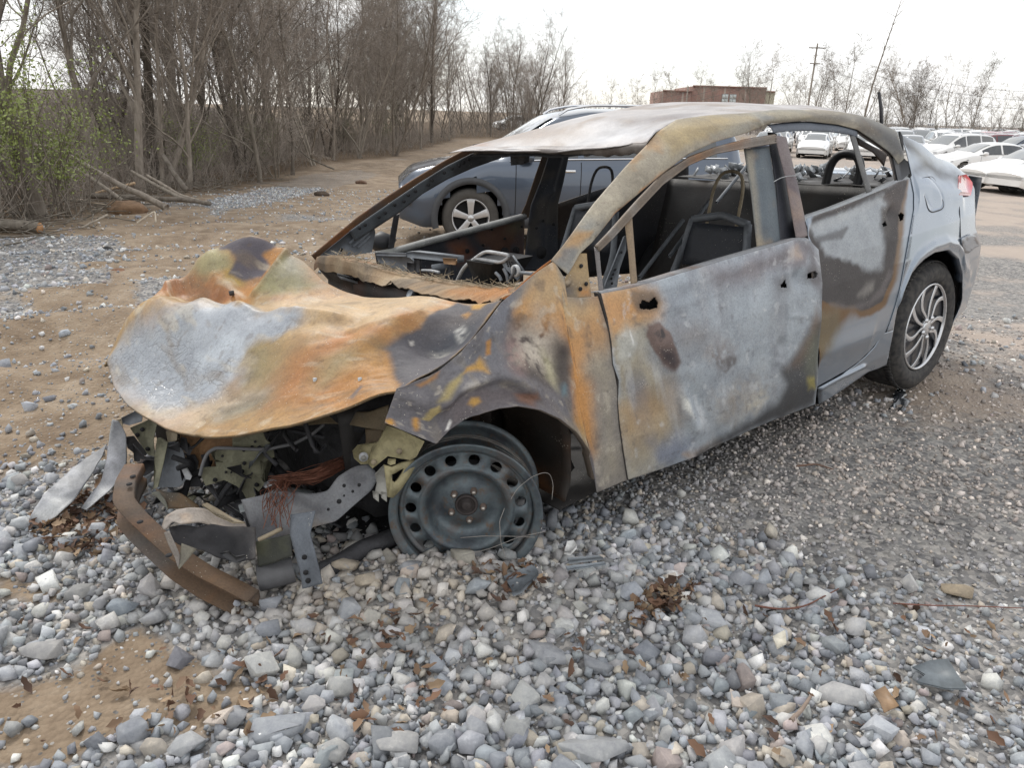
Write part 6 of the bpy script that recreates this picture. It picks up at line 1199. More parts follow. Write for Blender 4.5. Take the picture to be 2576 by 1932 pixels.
def build_front_wheel():
    st = math.radians(37); out = np.array([-math.sin(st), math.cos(st), 0.03]); hub = hy(np.array([1173.0, 1277.0]), .70)
    M = axis_frame(hub, out); ms = M_steelwheel(); g = MB()
    # rim barrel: outer flange, bead seat, well, inner flange
    g.lathe([(.196, .038), (.203, .044), (.214, .046), (.220, .050), (.2225, .047), (.2215, .040), (.211, .036), (.205, .028), (.204, .008), (.196, .0), (.182, -.03), (.181, -.07), (.196, -.095), (.204, -.105), (.205, -.125), (.212, -.13), (.220, -.132), (.222, -.137), (.219, -.14), (.203, -.136), (.199, -.12), (.19, -.10), (.176, -.07), (.177, -.03), (.19, .0), (.198, .01), (.198, .03), (.196, .038)], n=96)
    rim = weld(g.build('front_rim', ms, CARROOT, smooth=True, xf=xform(M)))
    d = MB(); d.lathe([(.198, .012), (.192, .020), (.186, .018), (.181, .012)], n=90)
    v, q = holed_ring(.141, .181, .017, .012, 15, .0165, 24, .1); d.add(v, q)
    d.lathe([(.141, .017), (.136, .021), (.130, .021), (.122, .015), (.113, -.004), (.106, -.020), (.096, -.030), (.082, -.033), (.070, -.030), (.060, -.024), (.040, -.022), (.033, -.022)], n=90)
    weld(d.build('wheel_disc', ms, rim, smooth=True, xf=xform(M)), .0006)
    c = MB(); c.lathe([(.034, -.024), (.034, -.014), (.030, -.010), (.026, -.012), (.025, -.020), (.016, -.020), (.015, -.006), (.010, -.004), (.001, -.004)], n=32); c.build('hub', simple('burnt_hub', (.06, .05, .048), .7, .4, .5, 20), rim, smooth=True, xf=xform(M))
    mlug = simple('steel_lug', (.42, .38, .34), .4, .8, .3, 60)
    for k in range(5):
        a = k * 2 * math.pi / 5 + 1.05; p = np.array([.050 * math.cos(a), 0, .050 * math.sin(a)]); n = MB()
        th = np.arange(6) * math.pi / 3; n.tube([p + [0, -.024, 0], p + [0, -.008, 0]], .0105, 6); nut = n.build('lug_nut', simple('rusty_lug', (.16, .12, .10), .6, .6, .4, 60) if k == 0 else NUT[0], rim, xf=xform(M))
        if k == 0: NUT.append(nut.data.materials[0])
        MB().lathe([(.0075, -.008), (.0065, -.003), (.003, -.001), (.0005, -.0005)], n=12).build('stud_cap', mlug, nut, smooth=True, xf=xform(M @ np.array([[1, 0, 0, p[0]], [0, 1, 0, 0], [0, 0, 1, p[2]], [0, 0, 0, 1.]])))
    # brake drum behind, tyre wires left on the rim
    MB().lathe([(.13, -.06), (.13, -.05), (.05, -.05)], n=40).build('brake_disc', M_char, rim, xf=xform(M))
    wm = simple('bare_wire', (.30, .28, .26), .5, .7, .3, 30); gg = np.random.default_rng(2)
    for pts in (P('G', (1895, 845), (1940, 770), (2040, 690), (2120, 660), (2165, 665), (2190, 740), (2180, 850)), P('G', (1545, 1115), (1700, 1103), (1900, 1105), (2060, 1112)), P('G', (1850, 910), (1815, 1000), (1825, 1150), (1860, 1260)), P('G', (1560, 1240), (1750, 1190), (1950, 1110), (2140, 1070))):
        rod('tyre_wire', hy(pts, np.linspace(.86, .90, len(pts))), .0011, wm, rim, n=4, sm=30)
    for k in range(14):
        a = np.linspace(gg.uniform(0, 6), gg.uniform(3, 9), 26); r = .205 + .006 * gg.random(); v = np.c_[r * np.cos(a), -.02 - .04 * gg.random() + .01 * np.sin(a * 2), r * np.sin(a)]
        o = MB().tube(v, .0009, 3).build('tyre_wire', wm, rim, xf=xform(M))
    return rim
NUT = []
NUT_first = simple('rusty_lug_nut', (.16, .12, .10), .6, .6, .4, 60); NUT.append(NUT_first)
build_front_wheel()
def build_rear_wheel(y, side):
    c = np.array([2.70, y, .318]); M = axis_frame(c, [0, side, 0]); R = .318
    t = MB(); t.lathe([(.215, -.02), (.222, .002), (.235, .010), (.262, .016), (.283, .014), (.298, .004), (.310, -.012), (.316, -.03), (.318, -.06), (.319, -.10), (.318, -.14), (.314, -.18), (.298, -.20), (.26, -.21), (.22, -.205)], n=96)
    tm, nt, b = mat_new('tyre_rubber'); b.inputs['Base Color'].default_value = (.032, .032, .034, 1); b.inputs['Roughness'].default_value = .8
    tc = nn(nt, 'ShaderNodeTexCoord'); wv = nn(nt, 'ShaderNodeTexNoise', i_Scale=40.0, i_Detail=5.0); nt.links.new(tc.outputs['Object'], wv.inputs['Vector']); rr = ramp(nt, [(.35, (.022, .022, .024)), (.7, (.075, .07, .064))]); nt.links.new(wv.outputs['Fac'], rr.inputs[0]); nt.links.new(rr.outputs[0], b.inputs['Base Color'])
    ty = t.build('rear_tyre', tm, CARROOT, smooth=True, xf=xform(M))
    if side > 0:
        for k in range(90):                                   # tread blocks
            a = k * 2 * math.pi / 90; e = np.array([math.cos(a), 0, math.sin(a)]); tt = np.array([-math.sin(a), 0, math.cos(a)])
            Rm = np.stack([tt, [0, 1, 0], e], 1); MB().box(e * .3175 + [0, -.030 - .002 * (k % 2), 0], (.016, .034, .006), Rm).build('tread_block', tm, ty, xf=xform(M))
    w = MB(); w.lathe([(.214, -.012), (.216, .002), (.212, .006), (.206, .004), (.204, -.006)], n=80); tri = weld(w.build('wheel_trim', simple('bright_silver', (.62, .63, .65), .25, .8, .08, 20), CARROOT, smooth=True, xf=xform(M)))
    MB().lathe([(.206, -.012), (.15, -.022), (.05, -.012), (.001, -.01)], n=64).build('trim_backing', simple('dark_gloss_trim', (.022, .024, .03), .3, 0, .2, 10, coat=.4), tri, smooth=True, xf=xform(M))
    for k in range(10):                                        # paired, swept spokes
        sg = 1 if k % 2 else -1; tt = np.linspace(0, 1, 14); a0 = (k // 2) * 2 * math.pi / 5 + .35 + sg * .30; rr_ = np.linspace(.036, .207, 14); sw = sg * (.10 * np.sin(tt * math.pi) - .16 * (1 - tt) ** 2) + .16 * np.sin(tt * math.pi * 1.2)
        wd = np.interp(rr_, [.036, .10, .16, .207], [.008, .010, .016, .020]); a = a0 + sw; cen = np.c_[rr_ * np.cos(a), .004 - .010 * ((rr_ - .03) / .18), rr_ * np.sin(a)]
        nrm = np.c_[-np.sin(a), np.zeros(14), np.cos(a)]; MB().ribbon(cen, nrm * wd[:, None] * .8, (0, 1, 0), .008).build('trim_spoke', tri.data.materials[0], tri, xf=xform(M), bevel=.002)
    MB().lathe([(.040, -.006), (.040, .008), (.034, .012), (.001, .012)], n=30).build('trim_cap', tri.data.materials[0], tri, smooth=True, xf=xform(M))
    for k in range(5):
        a = k * 2 * math.pi / 5 + .95; p = np.array([.050 * math.cos(a), .012, .050 * math.sin(a)]); MB().tube([p, p + [0, .008, 0]], .010, 10).build('lug_nut', tri.data.materials[0], tri, xf=xform(M))
build_rear_wheel(.815, 1)
def rest_wheels():
    M = axis_frame([2.70, -.815, .318], [0, -1, 0]); t = MB(); t.lathe([(.02, -.04), (.2, -.02), (.222, .002), (.262, .016), (.298, .004), (.316, -.03), (.318, -.10), (.314, -.18), (.26, -.21), (.02, -.2)], n=48); t.build('rear_tyre', M_black, CARROOT, smooth=True, xf=xform(M))
    M = axis_frame([0, -.74, .42], [0, -1, 0]); t = MB(); t.lathe([(.02, -.04), (.18, -.02), (.20, .03), (.222, .04), (.205, .0), (.18, -.05), (.205, -.12), (.222, -.13), (.18, -.10), (.02, -.1)], n=48); t.build('front_rim', M_char, CARROOT, smooth=True, xf=xform(M))
    # wheel housings
    for x, z, r, y0, y1, nm, col in ((0.03, .42, .33, .44, .80, 'front_wheel_housing', (52, 44, 38)), (2.72, .36, .365, .50, .80, 'rear_wheel_housing', (24, 24, 26))):
        a = np.linspace(-.45, 1.75 if x < 1 else math.pi + .35, 40); yy = np.linspace(y1, y0, 10); A_, Y_ = np.meshgrid(a, yy, indexing='ij'); rr = r + .01 * fbm(np.stack([A_ * 2, Y_ * 3, 0 * A_], -1), 2, 3)
        V = np.stack([x + rr * np.cos(A_), Y_, z + rr * np.sin(A_)], -1); p = Panel(nm, V, col, .9)
        if 'front' in nm: p.mottle((120, 80, 46), 5, .12, .4, .7); p.mottle((44, 44, 42), 4, .0, .35, .8, off=4)
        p.build(MB_, CARROOT, .003)
        rr2, A2 = np.meshgrid(np.linspace(.02, r, 8), a, indexing='ij'); Panel(nm.replace('housing', 'apron'), np.stack([x + rr2 * np.cos(A2), np.full_like(rr2, y0), z + rr2 * np.sin(A2)], -1), (44, 40, 38), .6).build(MB_, CARROOT, .003)
    MB().tube([[0.04, .40, .38], [0.04, .56, .36]], .05, 12).build('front_knuckle', M_char, CARROOT, xf=loc)
    rod('strut', np.array([[.03, .52, .40], [.05, .50, .72]]), .035, M_char, n=10)
rest_wheels()

# ---- crushed nose -----------------------------------------------------------------------------
def hw(p, zw):
    p = np.asarray(p, float); o, d = ray_w(p[..., 0], p[..., 1]); t = (np.asarray(zw, float) - CAMH) / d[..., 2]; return w2c(o + t[..., None] * d)
def depth_of(c): return ((c2w(c) - CAM) @ RC.T)[..., 2]
def hd(p, dep):
    p = np.asarray(p, float); o, d = ray_w(p[..., 0], p[..., 1]); return w2c(o + np.asarray(dep, float)[..., None] * d)
def sheet(name, left, right, dl, dr, base, nu=30, nv=10, fold=0.0, fsc=12, k=.95, rough=.7, mot=None, parent=None, th=.003, st=()):
    """bent sheet between two outlines, with camera distances along each"""
    a, b = smooth_pl(left, nu, 1), smooth_pl(right, nu, 1); da, db = np.interp(np.linspace(0, 1, nu), np.linspace(0, 1, len(dl)), dl), np.interp(np.linspace(0, 1, nu), np.linspace(0, 1, len(dr)), dr)
    t = np.linspace(0, 1, nv); G = a[:, None] * (1 - t)[None, :, None] + b[:, None] * t[None, :, None]; D = da[:, None] * (1 - t) + db[:, None] * t
    V = hd(G, D); p = Panel(name, V, base, k, rough=rough)
    if fold: V += (fold * fbm(V.reshape(-1, 3), fsc, 3, 3.3).reshape(nu, nv))[..., None] * np.array([-.5, .7, .3])
    for m in (mot or []): p.mottle(*m)
    for s_ in st: p.stain(*s_)
    return p.build(MB_, parent or CARROOT, th)
def build_nose():
    g = np.random.default_rng(21)
    # bumper beam, torn off and lying nose down in the stones
    px = P('F', (945, 680), (885, 790), (868, 930), (960, 1040), (1100, 1170), (1240, 1300), (1420, 1420), (1600, 1510), (1770, 1600)); zw = [.24, .23, .215, .19, .155, .12, .085, .06, .035]
    c = smooth_pl(hw(px, zw), 40, 1); cw = c2w(c); tg = np.gradient(cw, axis=0); tg /= np.linalg.norm(tg, axis=1)[:, None]; up = np.array([0, 0, 1.]); sd = np.cross(tg, up); sd /= np.linalg.norm(sd, axis=1)[:, None]
    prof = [(-.026, .034), (-.0255, .036), (.024, .037), (.026, .035), (.028, .014), (.018, .006), (.018, -.006), (.028, -.014), (.026, -.036), (-.026, -.034)]
    V = np.stack([cw + sd * (-a) + np.array([0, 0, b]) for a, b in prof], 1); p = Panel('bumper_beam', w2c(V), (98, 78, 60), .95, rough=.8); p.mottle((138, 92, 50), 6, .05, .35, .7); p.mottle((92, 90, 88), 5, -.05, .3, .8, off=4); p.mottle((52, 48, 46), 4, .2, .4, .8, off=8); o = p.build(MB_, CARROOT, .003)
    for q in ((925, 690), (900, 745), (975, 1008), (1175, 1240)): w = hw(P('F', q), .27)[0]; MB().tube([w, w + [0, 0, .003]], .008, 8).build('bolt_hole', M_soot, o, xf=loc)
    # left frame rail
    d0 = float(depth_of(hy(P('G', (960, 640)), .55))[0]); d1 = float(depth_of(hy(P('G', (150, 960)), .42))[0])
    sheet('frame_rail', P('G', (20, 850), (300, 790), (520, 810), (620, 790), (690, 690), (800, 620), (900, 600)), P('G', (130, 1180), (330, 1130), (520, 1040), (680, 1000), (790, 900), (930, 780), (980, 680)), [d1, d1 - .04, d0 - .02, d0], [d1 - .02, d1 - .08, d0 - .04, d0], (120, 122, 126), 44, 14, .006, 20, mot=[((84, 84, 88), 7, 0, .3, .8), ((168, 166, 160), 8, .1, .35, .8, 5, 4.0), ((118, 100, 80), 5, .25, .5, .6, 5, 8.0)])
    sheet('rail_top', P('G', (0, 890), (300, 760), (420, 770), (520, 790)), P('G', (10, 940), (320, 850), (430, 850), (560, 830)), [d1 + .08, d1 + .04, d0 + .06], [d1, d1 - .02, d0], (126, 132, 134), 24, 8, .004, 20, mot=[((90, 92, 92), 7, 0, .3, .8)])
    for q, r in (((470, 970), .008), ((700, 860), .007), ((795, 790), .004), ((735, 750), .005), ((840, 745), .005), ((625, 915), .004), ((735, 820), .003)): w = hd(P('G', q), np.array([d0 * .5 + d1 * .5 - .05]))[0]; MB().tube([w, w + [-.002, .003, 0]], r, 10).build('bolt_hole', M_soot, CARROOT, xf=loc)
    # crushed end of the rail
    de = d1 - .10
    sheet('crushed_rail_end', P('h', (255, 560), (300, 440), (420, 365), (560, 340), (720, 345), (900, 440), (1050, 520), (1180, 500)), P('h', (290, 590), (360, 500), (450, 530), (600, 510), (680, 500), (860, 560), (1000, 580), (1200, 560)), [de - .06, de - .04, de + .02, de + .06], [de - .10, de - .08, de - .02, de + .02], (150, 142, 134), 44, 10, .012, 26, mot=[((110, 104, 100), 8, 0, .3, .8), ((168, 130, 84), 6, .15, .4, .8, 5, 3.0)])
    sheet('crushed_rail_side', P('h', (330, 560), (480, 530), (660, 560), (760, 520), (1000, 560), (1290, 560)), P('h', (370, 700), (520, 800), (700, 820), (860, 900), (1080, 960), (1310, 900)), [de - .06, de - .05, de - .02, de + .02], [de - .08, de - .06, de - .04, de], (104, 100, 98), 40, 16, .014, 22, mot=[((44, 44, 48), 5, -.1, .15, .95), ((160, 152, 142), 7, .2, .4, .8, 5, 4.0)], st=(((26, 26, 30), P('h', (660, 500), (1000, 560), (1180, 560), (1200, 900), (900, 880), (720, 780)), .02, .03, .95),))
    for pts, dd in ((((700, 320), (760, 300), (900, 380), (1050, 470), (1180, 520), (1050, 520), (860, 440)), de - .02),): plate('torn_flap', hd(P('h', *pts), np.full(len(pts), dd)), (0, 0, 1), .004, M_tan)
    sheet('torn_bracket', P('h', (280, 620), (330, 760), (400, 900), (430, 1000)), P('h', (330, 600), (400, 760), (450, 880), (440, 1010)), [de - .10, de - .11, de - .12], [de - .11, de - .12, de - .12], (128, 122, 116), 20, 6, .004, 20)
    sheet('torn_gusset', P('h', (470, 740), (450, 900), (435, 1020)), P('h', (640, 800), (540, 920), (445, 1030)), [de - .10, de - .11, de - .12], [de - .08, de - .1, de - .12], (120, 116, 104), 16, 6, .003, 20)
    q = [(900, 850), (1000, 830), (1010, 870), (1080, 890), (1180, 870), (1190, 900), (1080, 960), (920, 890)]; plate('black_shard', hd(P('h', *q), np.full(len(q), de - .06)), (0, -1, 0), .004, M_black)
    sheet('rail_lower_box', P('h', (1300, 720), (1480, 680), (1690, 640)), P('h', (1330, 1000), (1500, 960), (1700, 880)), [d1 - .06, d1 - .08, d1 - .1], [d1 - .06, d1 - .08, d1 - .1], (58, 60, 54), 16, 10, .004, 20, mot=[((84, 86, 66), 6, .1, .4, .8)])
    rod('rail_pinch_weld', hd(P('h', (1330, 700), (1480, 630), (1590, 575)), np.array([d1 - .10, d1 - .10, d1 - .10])), .006, M_tan)
    # hanging bracket and lower tubes
    sheet('hanging_bracket', P('h', (1690, 420), (1680, 640), (1730, 820), (1790, 1050), (1820, 1250)), P('h', (1960, 380), (1900, 640), (1950, 800), (2000, 1000), (2040, 1190)), [d1 - .08, d1 - .13, d1 - .16], [d1 - .12, d1 - .16, d1 - .18], (98, 104, 112), 30, 10, .004, 16, mot=[((70, 74, 80), 6, 0, .3, .8)])
    for q_ in ((1840, 890), (1855, 1060), (1880, 1150)): w = hd(P('h', q_), np.array([d1 - .165]))[0]; MB().tube([w, w + [-.002, .004, 0]], .007, 8).build('bolt_hole', M_soot, CARROOT, xf=loc)
    rod('lower_tube', hw(P('h', (1330, 1130), (1500, 1090), (1720, 1030)), [.07, .075, .08]), .036, simple('grey_tube', (.10, .10, .105), .6, .1, .4, 10), n=14)
    rod('sub_frame', hw(P('h', (1980, 1080), (2212, 980), 'G', (850, 1200), (1080, 1110)), [.05, .055, .06, .07]), .028, M_char, n=12)
    # lamp bracket
    db = float(depth_of(hy(P('g', (1500, 600)), .60))[0])
    def gp(name, pts, dd, mat, th=.005): return plate(name, hd(P('g', *pts), np.full(len(pts), dd)), (.3, -1, 0), th, mat)
    lb = gp('lamp_bracket', [(1430, 310), (1600, 370), (1850, 490), (1760, 660), (1690, 700), (1440, 655), (1340, 735), (1270, 790), (1220, 740), (1260, 560), (1340, 490)], db, M_olive2)
    gp('bracket_ear', [(1050, 600), (1110, 535), (1330, 500), (1270, 560), (1230, 740), (1140, 745), (1065, 680)], db + .02, M_olive2)
    w = hd(P('g', (1170, 655)), np.array([db + .005]))[0]; MB().tube([w, w + [-.004, .008, .0]], .013, 14).build('large_bolt', M_ash, CARROOT, xf=loc); MB().tube([w + [-.004, .008, 0], w + [-.007, .013, 0]], .008, 6).build('bolt_head', M_ash2, CARROOT, xf=loc)
    for a in ((1565, 595), (1285, 715)): w = hd(P('g', a), np.array([db - .004]))[0]; MB().tube([w, w + [-.003, .006, 0]], .008, 8).build('rivet', M_tan, lb, xf=loc)
    ring_o = [(1400, 755), (1490, 775), (1600, 730), (1740, 700), (1745, 770), (1680, 890), (1600, 1010), (1500, 1120), (1440, 1110)]; ring_i = [(1480, 860), (1510, 850), (1560, 820), (1615, 790), (1620, 800), (1600, 850), (1560, 910), (1520, 950), (1490, 930)]
    O_, I_ = hd(P('g', *ring_o), np.full(9, db - .005)), hd(P('g', *ring_i), np.full(9, db - .005)); m = MB(); i = np.arange(9); j = (i + 1) % 9
    m.add(np.vstack([O_, I_, O_ + [.002, -.008, 0], I_ + [.002, -.008, 0]]), np.vstack([np.stack([i, j, j + 9, i + 9], -1), np.stack([i + 18, i + 27, j + 27, j + 18], -1), np.stack([i, i + 18, j + 18, j], -1), np.stack([i + 9, j + 9, j + 27, i + 27], -1)])); m.build('bracket_loop', M_olive2, CARROOT, xf=loc)
    gp('bracket_plate', [(1300, 860), (1400, 755), (1490, 870), (1490, 960), (1440, 1105), (1300, 1060), (1320, 960)], db - .002, M_ash2)
    for dx in (0, 90): gp('bracket_tab', [(1275 + dx, 1050), (1340 + dx, 1060), (1340 + dx, 1165), (1280 + dx, 1120)], db - .003, M_ash2)
    gp('bracket_lug', [(1450, 690), (1530, 690), (1525, 740), (1470, 755), (1440, 740)], db - .01, M_olive2)
    sheet('apron_rail', P('g', (430, 310), (700, 212), (950, 160), (1230, 160), (1450, 80)), P('g', (440, 318), (750, 290), (1000, 300), (1200, 340), (1420, 370)), [db + .16, db + .12, db + .06, db + .03], [db + .16, db + .1, db + .05, db + .03], (104, 92, 72), 36, 10, .006, 12, mot=[((150, 104, 54), 6, .05, .35, .8), ((62, 66, 72), 5, .0, .3, .8, 5, 5.0)])
    sheet('rail_web', P('g', (1190, 350), (1200, 480), (1180, 560)), P('g', (1390, 350), (1370, 480), (1300, 560)), [db + .06] * 2, [db + .05] * 2, (92, 78, 58), 10, 8, .003, 12)
    # radiator panel remains
    dr = float(depth_of(hx(P('f', (1600, 700)), -.42))[0])
    def fp(name, pts, dd, mat, th=.004): return plate(name, hd(P('f', *pts), np.full(len(pts), dd) if np.isscalar(dd) else np.array(dd)), (.6, -.8, 0), th, mat)
    rp = fp('radiator_panel', [(1280, 620), (1330, 570), (1480, 550), (1480, 430), (1820, 390), (1850, 470), (1920, 520), (1950, 660), (1830, 720), (1790, 700), (1800, 900), (1840, 960), (1700, 1140), (1640, 1140), (1600, 1060), (1530, 990), (1390, 920), (1180, 985), (1110, 820), (1130, 790), (1300, 770)], dr, M_olive)
    for q, r in (((1290, 915), .007), ((1590, 820), .007), ((1750, 970), .007), ((1615, 730), .006), ((1410, 830), .004), ((1700, 550), .005), ((1735, 490), .004), ((1470, 830), .003), ((1370, 650), .004), ((1610, 585), .005)): w = hd(P('f', q), np.array([dr - .004]))[0]; MB().tube([w, w + [-.002, .003, 0]], r, 8).build('bolt_hole', M_soot, rp, xf=loc)
    fp('rusted_panel', [(880, 360), (1120, 440), (1480, 440), (1480, 560), (1330, 570), (1280, 640), (1300, 770), (1110, 800), (1090, 700), (1000, 640), (930, 560)], dr + .10, M_rusty)
    fp('support_column', [(760, 500), (880, 500), (940, 620), (980, 900), (890, 1000), (620, 1000), (700, 700)], dr + .06, M_slate)
    fp('column_flange', [(640, 460), (680, 450), (760, 500), (720, 700), (650, 1000), (600, 1020), (630, 820), (610, 700)], dr + .02, M_olive)
    fp('column_head', [(740, 380), (870, 370), (860, 480), (760, 500)], dr + .05, M_tan)
    fp('small_lug', [(1830, 960), (1970, 885), (1980, 930), (1960, 960), (1850, 1010), (1825, 990)], dr - .03, M_ash)
    fp('splash_shield', [(970, 640), (1060, 640), (1100, 720), (1080, 850), (1160, 990), (980, 1000), (950, 800)], dr + .09, M_char)
    fp('bent_strip', [(880, 730), (930, 715), (1030, 880), (1010, 920), (960, 910)], dr + .03, M_ash)
    sheet('lower_cross_member', P('f', (620, 1010), (760, 1060), (900, 1060), (1100, 1200)), P('f', (760, 1240), (900, 1240), (1000, 1240), (1150, 1290)), [dr + .05, dr, dr - .05], [dr, dr - .05, dr - .1], (104, 84, 60), 20, 8, .005, 12, mot=[((66, 66, 62), 6, 0, .3, .8)])
    sheet('torn_edge', P('f', (580, 1060), (660, 1040), (740, 1150), (770, 1240)), P('f', (590, 1090), (640, 1110), (720, 1200), (760, 1260)), [dr] * 2, [dr] * 2, (128, 128, 118), 20, 4, .004, 30)
    # right front corner
    dl = 2.64
    co = fp('corner_bracket', [(340, 340), (480, 280), (560, 240), (640, 290), (600, 480), (620, 660), (540, 640), (380, 400)], dl, M_olive)
    for q in ((425, 415), (480, 355), (540, 570)): w = hd(P('f', q), np.array([dl - .004]))[0]; MB().tube([w, w + [-.002, .003, 0]], .008, 8).build('bolt_hole', M_soot, co, xf=loc)
    fp('corner_crossbar', [(240, 230), (400, 150), (480, 200), (470, 270), (330, 310), (250, 290)], dl + .08, M_slate); fp('corner_tab', [(160, 260), (240, 240), (260, 310), (250, 350), (180, 350)], dl + .02, M_tan)
    fp('inner_wall', [(300, 440), (380, 430), (560, 660), (600, 720), (480, 700), (310, 560)], dl + .25, M_soot)
    # curled alloy blades hanging from the corner down to the stones
    gl = float(depth_of(w2c(on_ground(*[np.array([v]) for v in P('F', (210, 1015))[0]])))[0])
    bl = dict(mot=[((96, 98, 102), 7, 0, .3, .8), ((186, 188, 188), 6, .1, .35, .8, 5, 4.0)])
    sheet('curled_blade', P('F', (720, 490), (600, 560), (450, 680), (300, 820), (225, 950), (200, 1015)), P('F', (752, 458), (700, 570), (640, 680), (530, 830), (400, 960), (290, 1030)), [2.62, 2.53, 2.44, 2.37, 2.35], [2.63, 2.50, 2.42, 2.36, 2.34], (172, 174, 178), 50, 16, .014, 18, 1.0, .5, **bl)
    sheet('curled_blade', P('F', (790, 290), (760, 420), (742, 600), (700, 730), (560, 912)), P('F', (830, 300), (882, 420), (886, 560), (872, 660), (760, 790), (600, 922)), [2.62, 2.58, 2.53, 2.47, 2.42], [2.62, 2.56, 2.50, 2.45, 2.41], (150, 152, 158), 50, 14, .012, 18, 1.0, .5, **bl)
    sheet('curled_blade', P('F', (880, 640), (840, 740), (780, 800), (740, 865)), P('F', (890, 680), (850, 780), (800, 830), (762, 868)), [2.54, 2.46], [2.54, 2.46], (120, 122, 128), 20, 5, .006, 14, .8)
    # loose bent brackets and burnt scraps crowding the opening
    bm_ = [M_char, M_soot, M_char, M_olive, M_soot, M_slate, M_char]
    for k in range(40):
        c = hd(P('f', (g.uniform(420, 2100), g.uniform(520, 1250))), np.array([dr + g.uniform(-.02, .22)]))[0]; nn_ = int(g.integers(5, 8)); th_ = np.sort(g.uniform(0, 6.28, nn_)); rr = g.uniform(.015, .055, nn_); R = rand_rot(1, g)[0]
        o_ = np.c_[rr * np.cos(th_) * g.uniform(.5, 1.8), rr * np.sin(th_), .012 * np.sin(th_ * 2)] @ R.T + c; plate('bent_scrap', o_, R[:, 2], .003, bm_[k % 7])
    for k in range(9):
        a_ = P('f', (g.uniform(500, 2000), g.uniform(500, 900)))[0]; b_ = a_ + [g.uniform(-60, 60), g.uniform(20, 90)]; rod('burnt_hose', hd(np.array([a_, (a_ + b_) / 2 + g.normal(0, 20, 2), b_]), np.full(3, dr + g.uniform(.0, .12))), g.uniform(.004, .012), M_soot if k % 3 else M_char)
    # cable and wires
    rod('cable', hd(P('f', (1120, 870), (1150, 740), (1200, 620), (1290, 560), (1500, 565), (1750, 578), (1930, 572), 'g', (170, 560), (400, 515), (600, 410), (740, 295)), np.linspace(dr - .02, dr - .02, 11)), .0055, simple('grey_cable', (.13, .13, .135), .6), n=8, sm=60)
    cop = simple('copper_strands', (.20, .085, .055), .55, .5, .5, 40); m = MB(); dw_ = (d0 + d1) / 2
    for k in range(130):
        a = P('g', (250 + g.uniform(-150, 250), 920 + g.normal(0, 35)))[0]; b = P('g', (560 + g.uniform(-60, 120), 880 + g.normal(0, 45)))[0]; c = P('g', (1060 + g.uniform(-60, 40), 690 + g.normal(0, 28)))[0]
        m.tube(smooth_pl(hd(np.array([a, b, (b + c) / 2 + [0, g.normal(0, 8)], c]), np.array([dw_ + .02, dw_ + .04, dw_ + .08, dw_ + .12]) + g.normal(0, .012)), 9, 1), .0012, 3, False)
    for k in range(34):
        a = P('g', (300 + g.uniform(-60, 60), 930 + g.normal(0, 15)))[0]; e = P('g', (g.uniform(20, 420), g.uniform(1080, 1560)))[0]; md = (a + e) / 2 + [g.uniform(-40, 30), g.uniform(-25, 5)]
        m.tube(smooth_pl(hd(np.array([a, md, e]), np.array([dw_ + .0, dw_ - .08, dw_ - .12]) + g.normal(0, .01)), 9, 1), .0011, 3, False)
    tag(m.build('wire_bundle', cop, CARROOT, xf=loc), kind='stuff')
    # engine lumps, blackened and put in to block light, with walls behind
    v, t = ico(3)
    for nm, c, s, sd_, am in (('engine_block', (.02, .02, .46), (.26, .34, .20), 1, .22), ('gearbox', (-.02, .36, .42), (.20, .15, .16), 2, .22), ('battery_tray', (-.05, .34, .60), (.16, .13, .06), 3, .12), ('intake', (-.16, .02, .58), (.12, .26, .07), 4, .3), ('alternator', (-.22, -.32, .46), (.10, .10, .10), 5, .15)):
        u = np.sign(v) * np.abs(v) ** .55; u = u * (1 + am * fbm(v, 2.6, 4, sd_ * 7.0)[:, None]); m = MB(); m.add(u * s + np.array(c), t=t); m.build(nm, M_soot, CARROOT, xf=loc)
    X, Y = np.meshgrid(np.linspace(-.42, .3, 10), np.linspace(-.6, .5, 14), indexing='ij'); Panel('undertray', np.stack([X, Y, .22 + .02 * np.sin(X * 9) + .03 * (Y < -.3)], -1), (30, 28, 26), .5).build(M_soot, CARROOT, .004)  # dark plate added under the nose to block light from below
    Y, Z = np.meshgrid(np.linspace(-.58, .48, 10), np.linspace(.24, .62, 6), indexing='ij'); Panel('engine_bay_wall', np.stack([.22 + 0 * Y, Y, Z], -1), (34, 30, 28), .5).build(M_soot, CARROOT, .004)
    X, Z = np.meshgrid(np.linspace(-.5, .3, 14), np.linspace(.26, .56, 8), indexing='ij'); p = Panel('right_apron', np.stack([X, -.62 + 0 * X, Z], -1), (54, 48, 44), .7); p.mottle((110, 72, 42), 4, .05, .35, .8); p.build(MB_, CARROOT, .004)
    X, Z = np.meshgrid(np.linspace(-.22, .36, 14), np.linspace(.34, .64, 8), indexing='ij'); p = Panel('left_apron', np.stack([X, .45 + 0 * X, Z], -1), (36, 32, 30), .6); p.mottle((84, 56, 36), 4, .15, .4, .7); p.build(MB_, CARROOT, .004)
    m = MB()
    for k in range(70):
        R = rand_rot(1, g)[0]; m.box([g.uniform(-.5, .0), g.uniform(-.5, .4), g.uniform(.24, .34)], (g.uniform(.02, .09), g.uniform(.01, .04), .006), R)
    for k in range(60):
        a = np.array([g.uniform(-.35, .1), g.uniform(-.45, .42), g.uniform(.34, .52)]); m.tube(smooth_pl(np.array([a, a + g.normal(0, .06, 3), a + g.normal(0, .08, 3)]), 8), g.uniform(.003, .012), 5)
    tag(m.build('engine_debris', M_char, CARROOT, xf=loc), kind='stuff')
M_olive2 = simple('yellowed_zinc_steel', (.30, .265, .15), .65, .2, .5, 16, .35, 110); M_ash2 = simple('scorched_grey_steel', (.27, .265, .24), .6, .25, .4, 16, .3, 110)
build_nose()
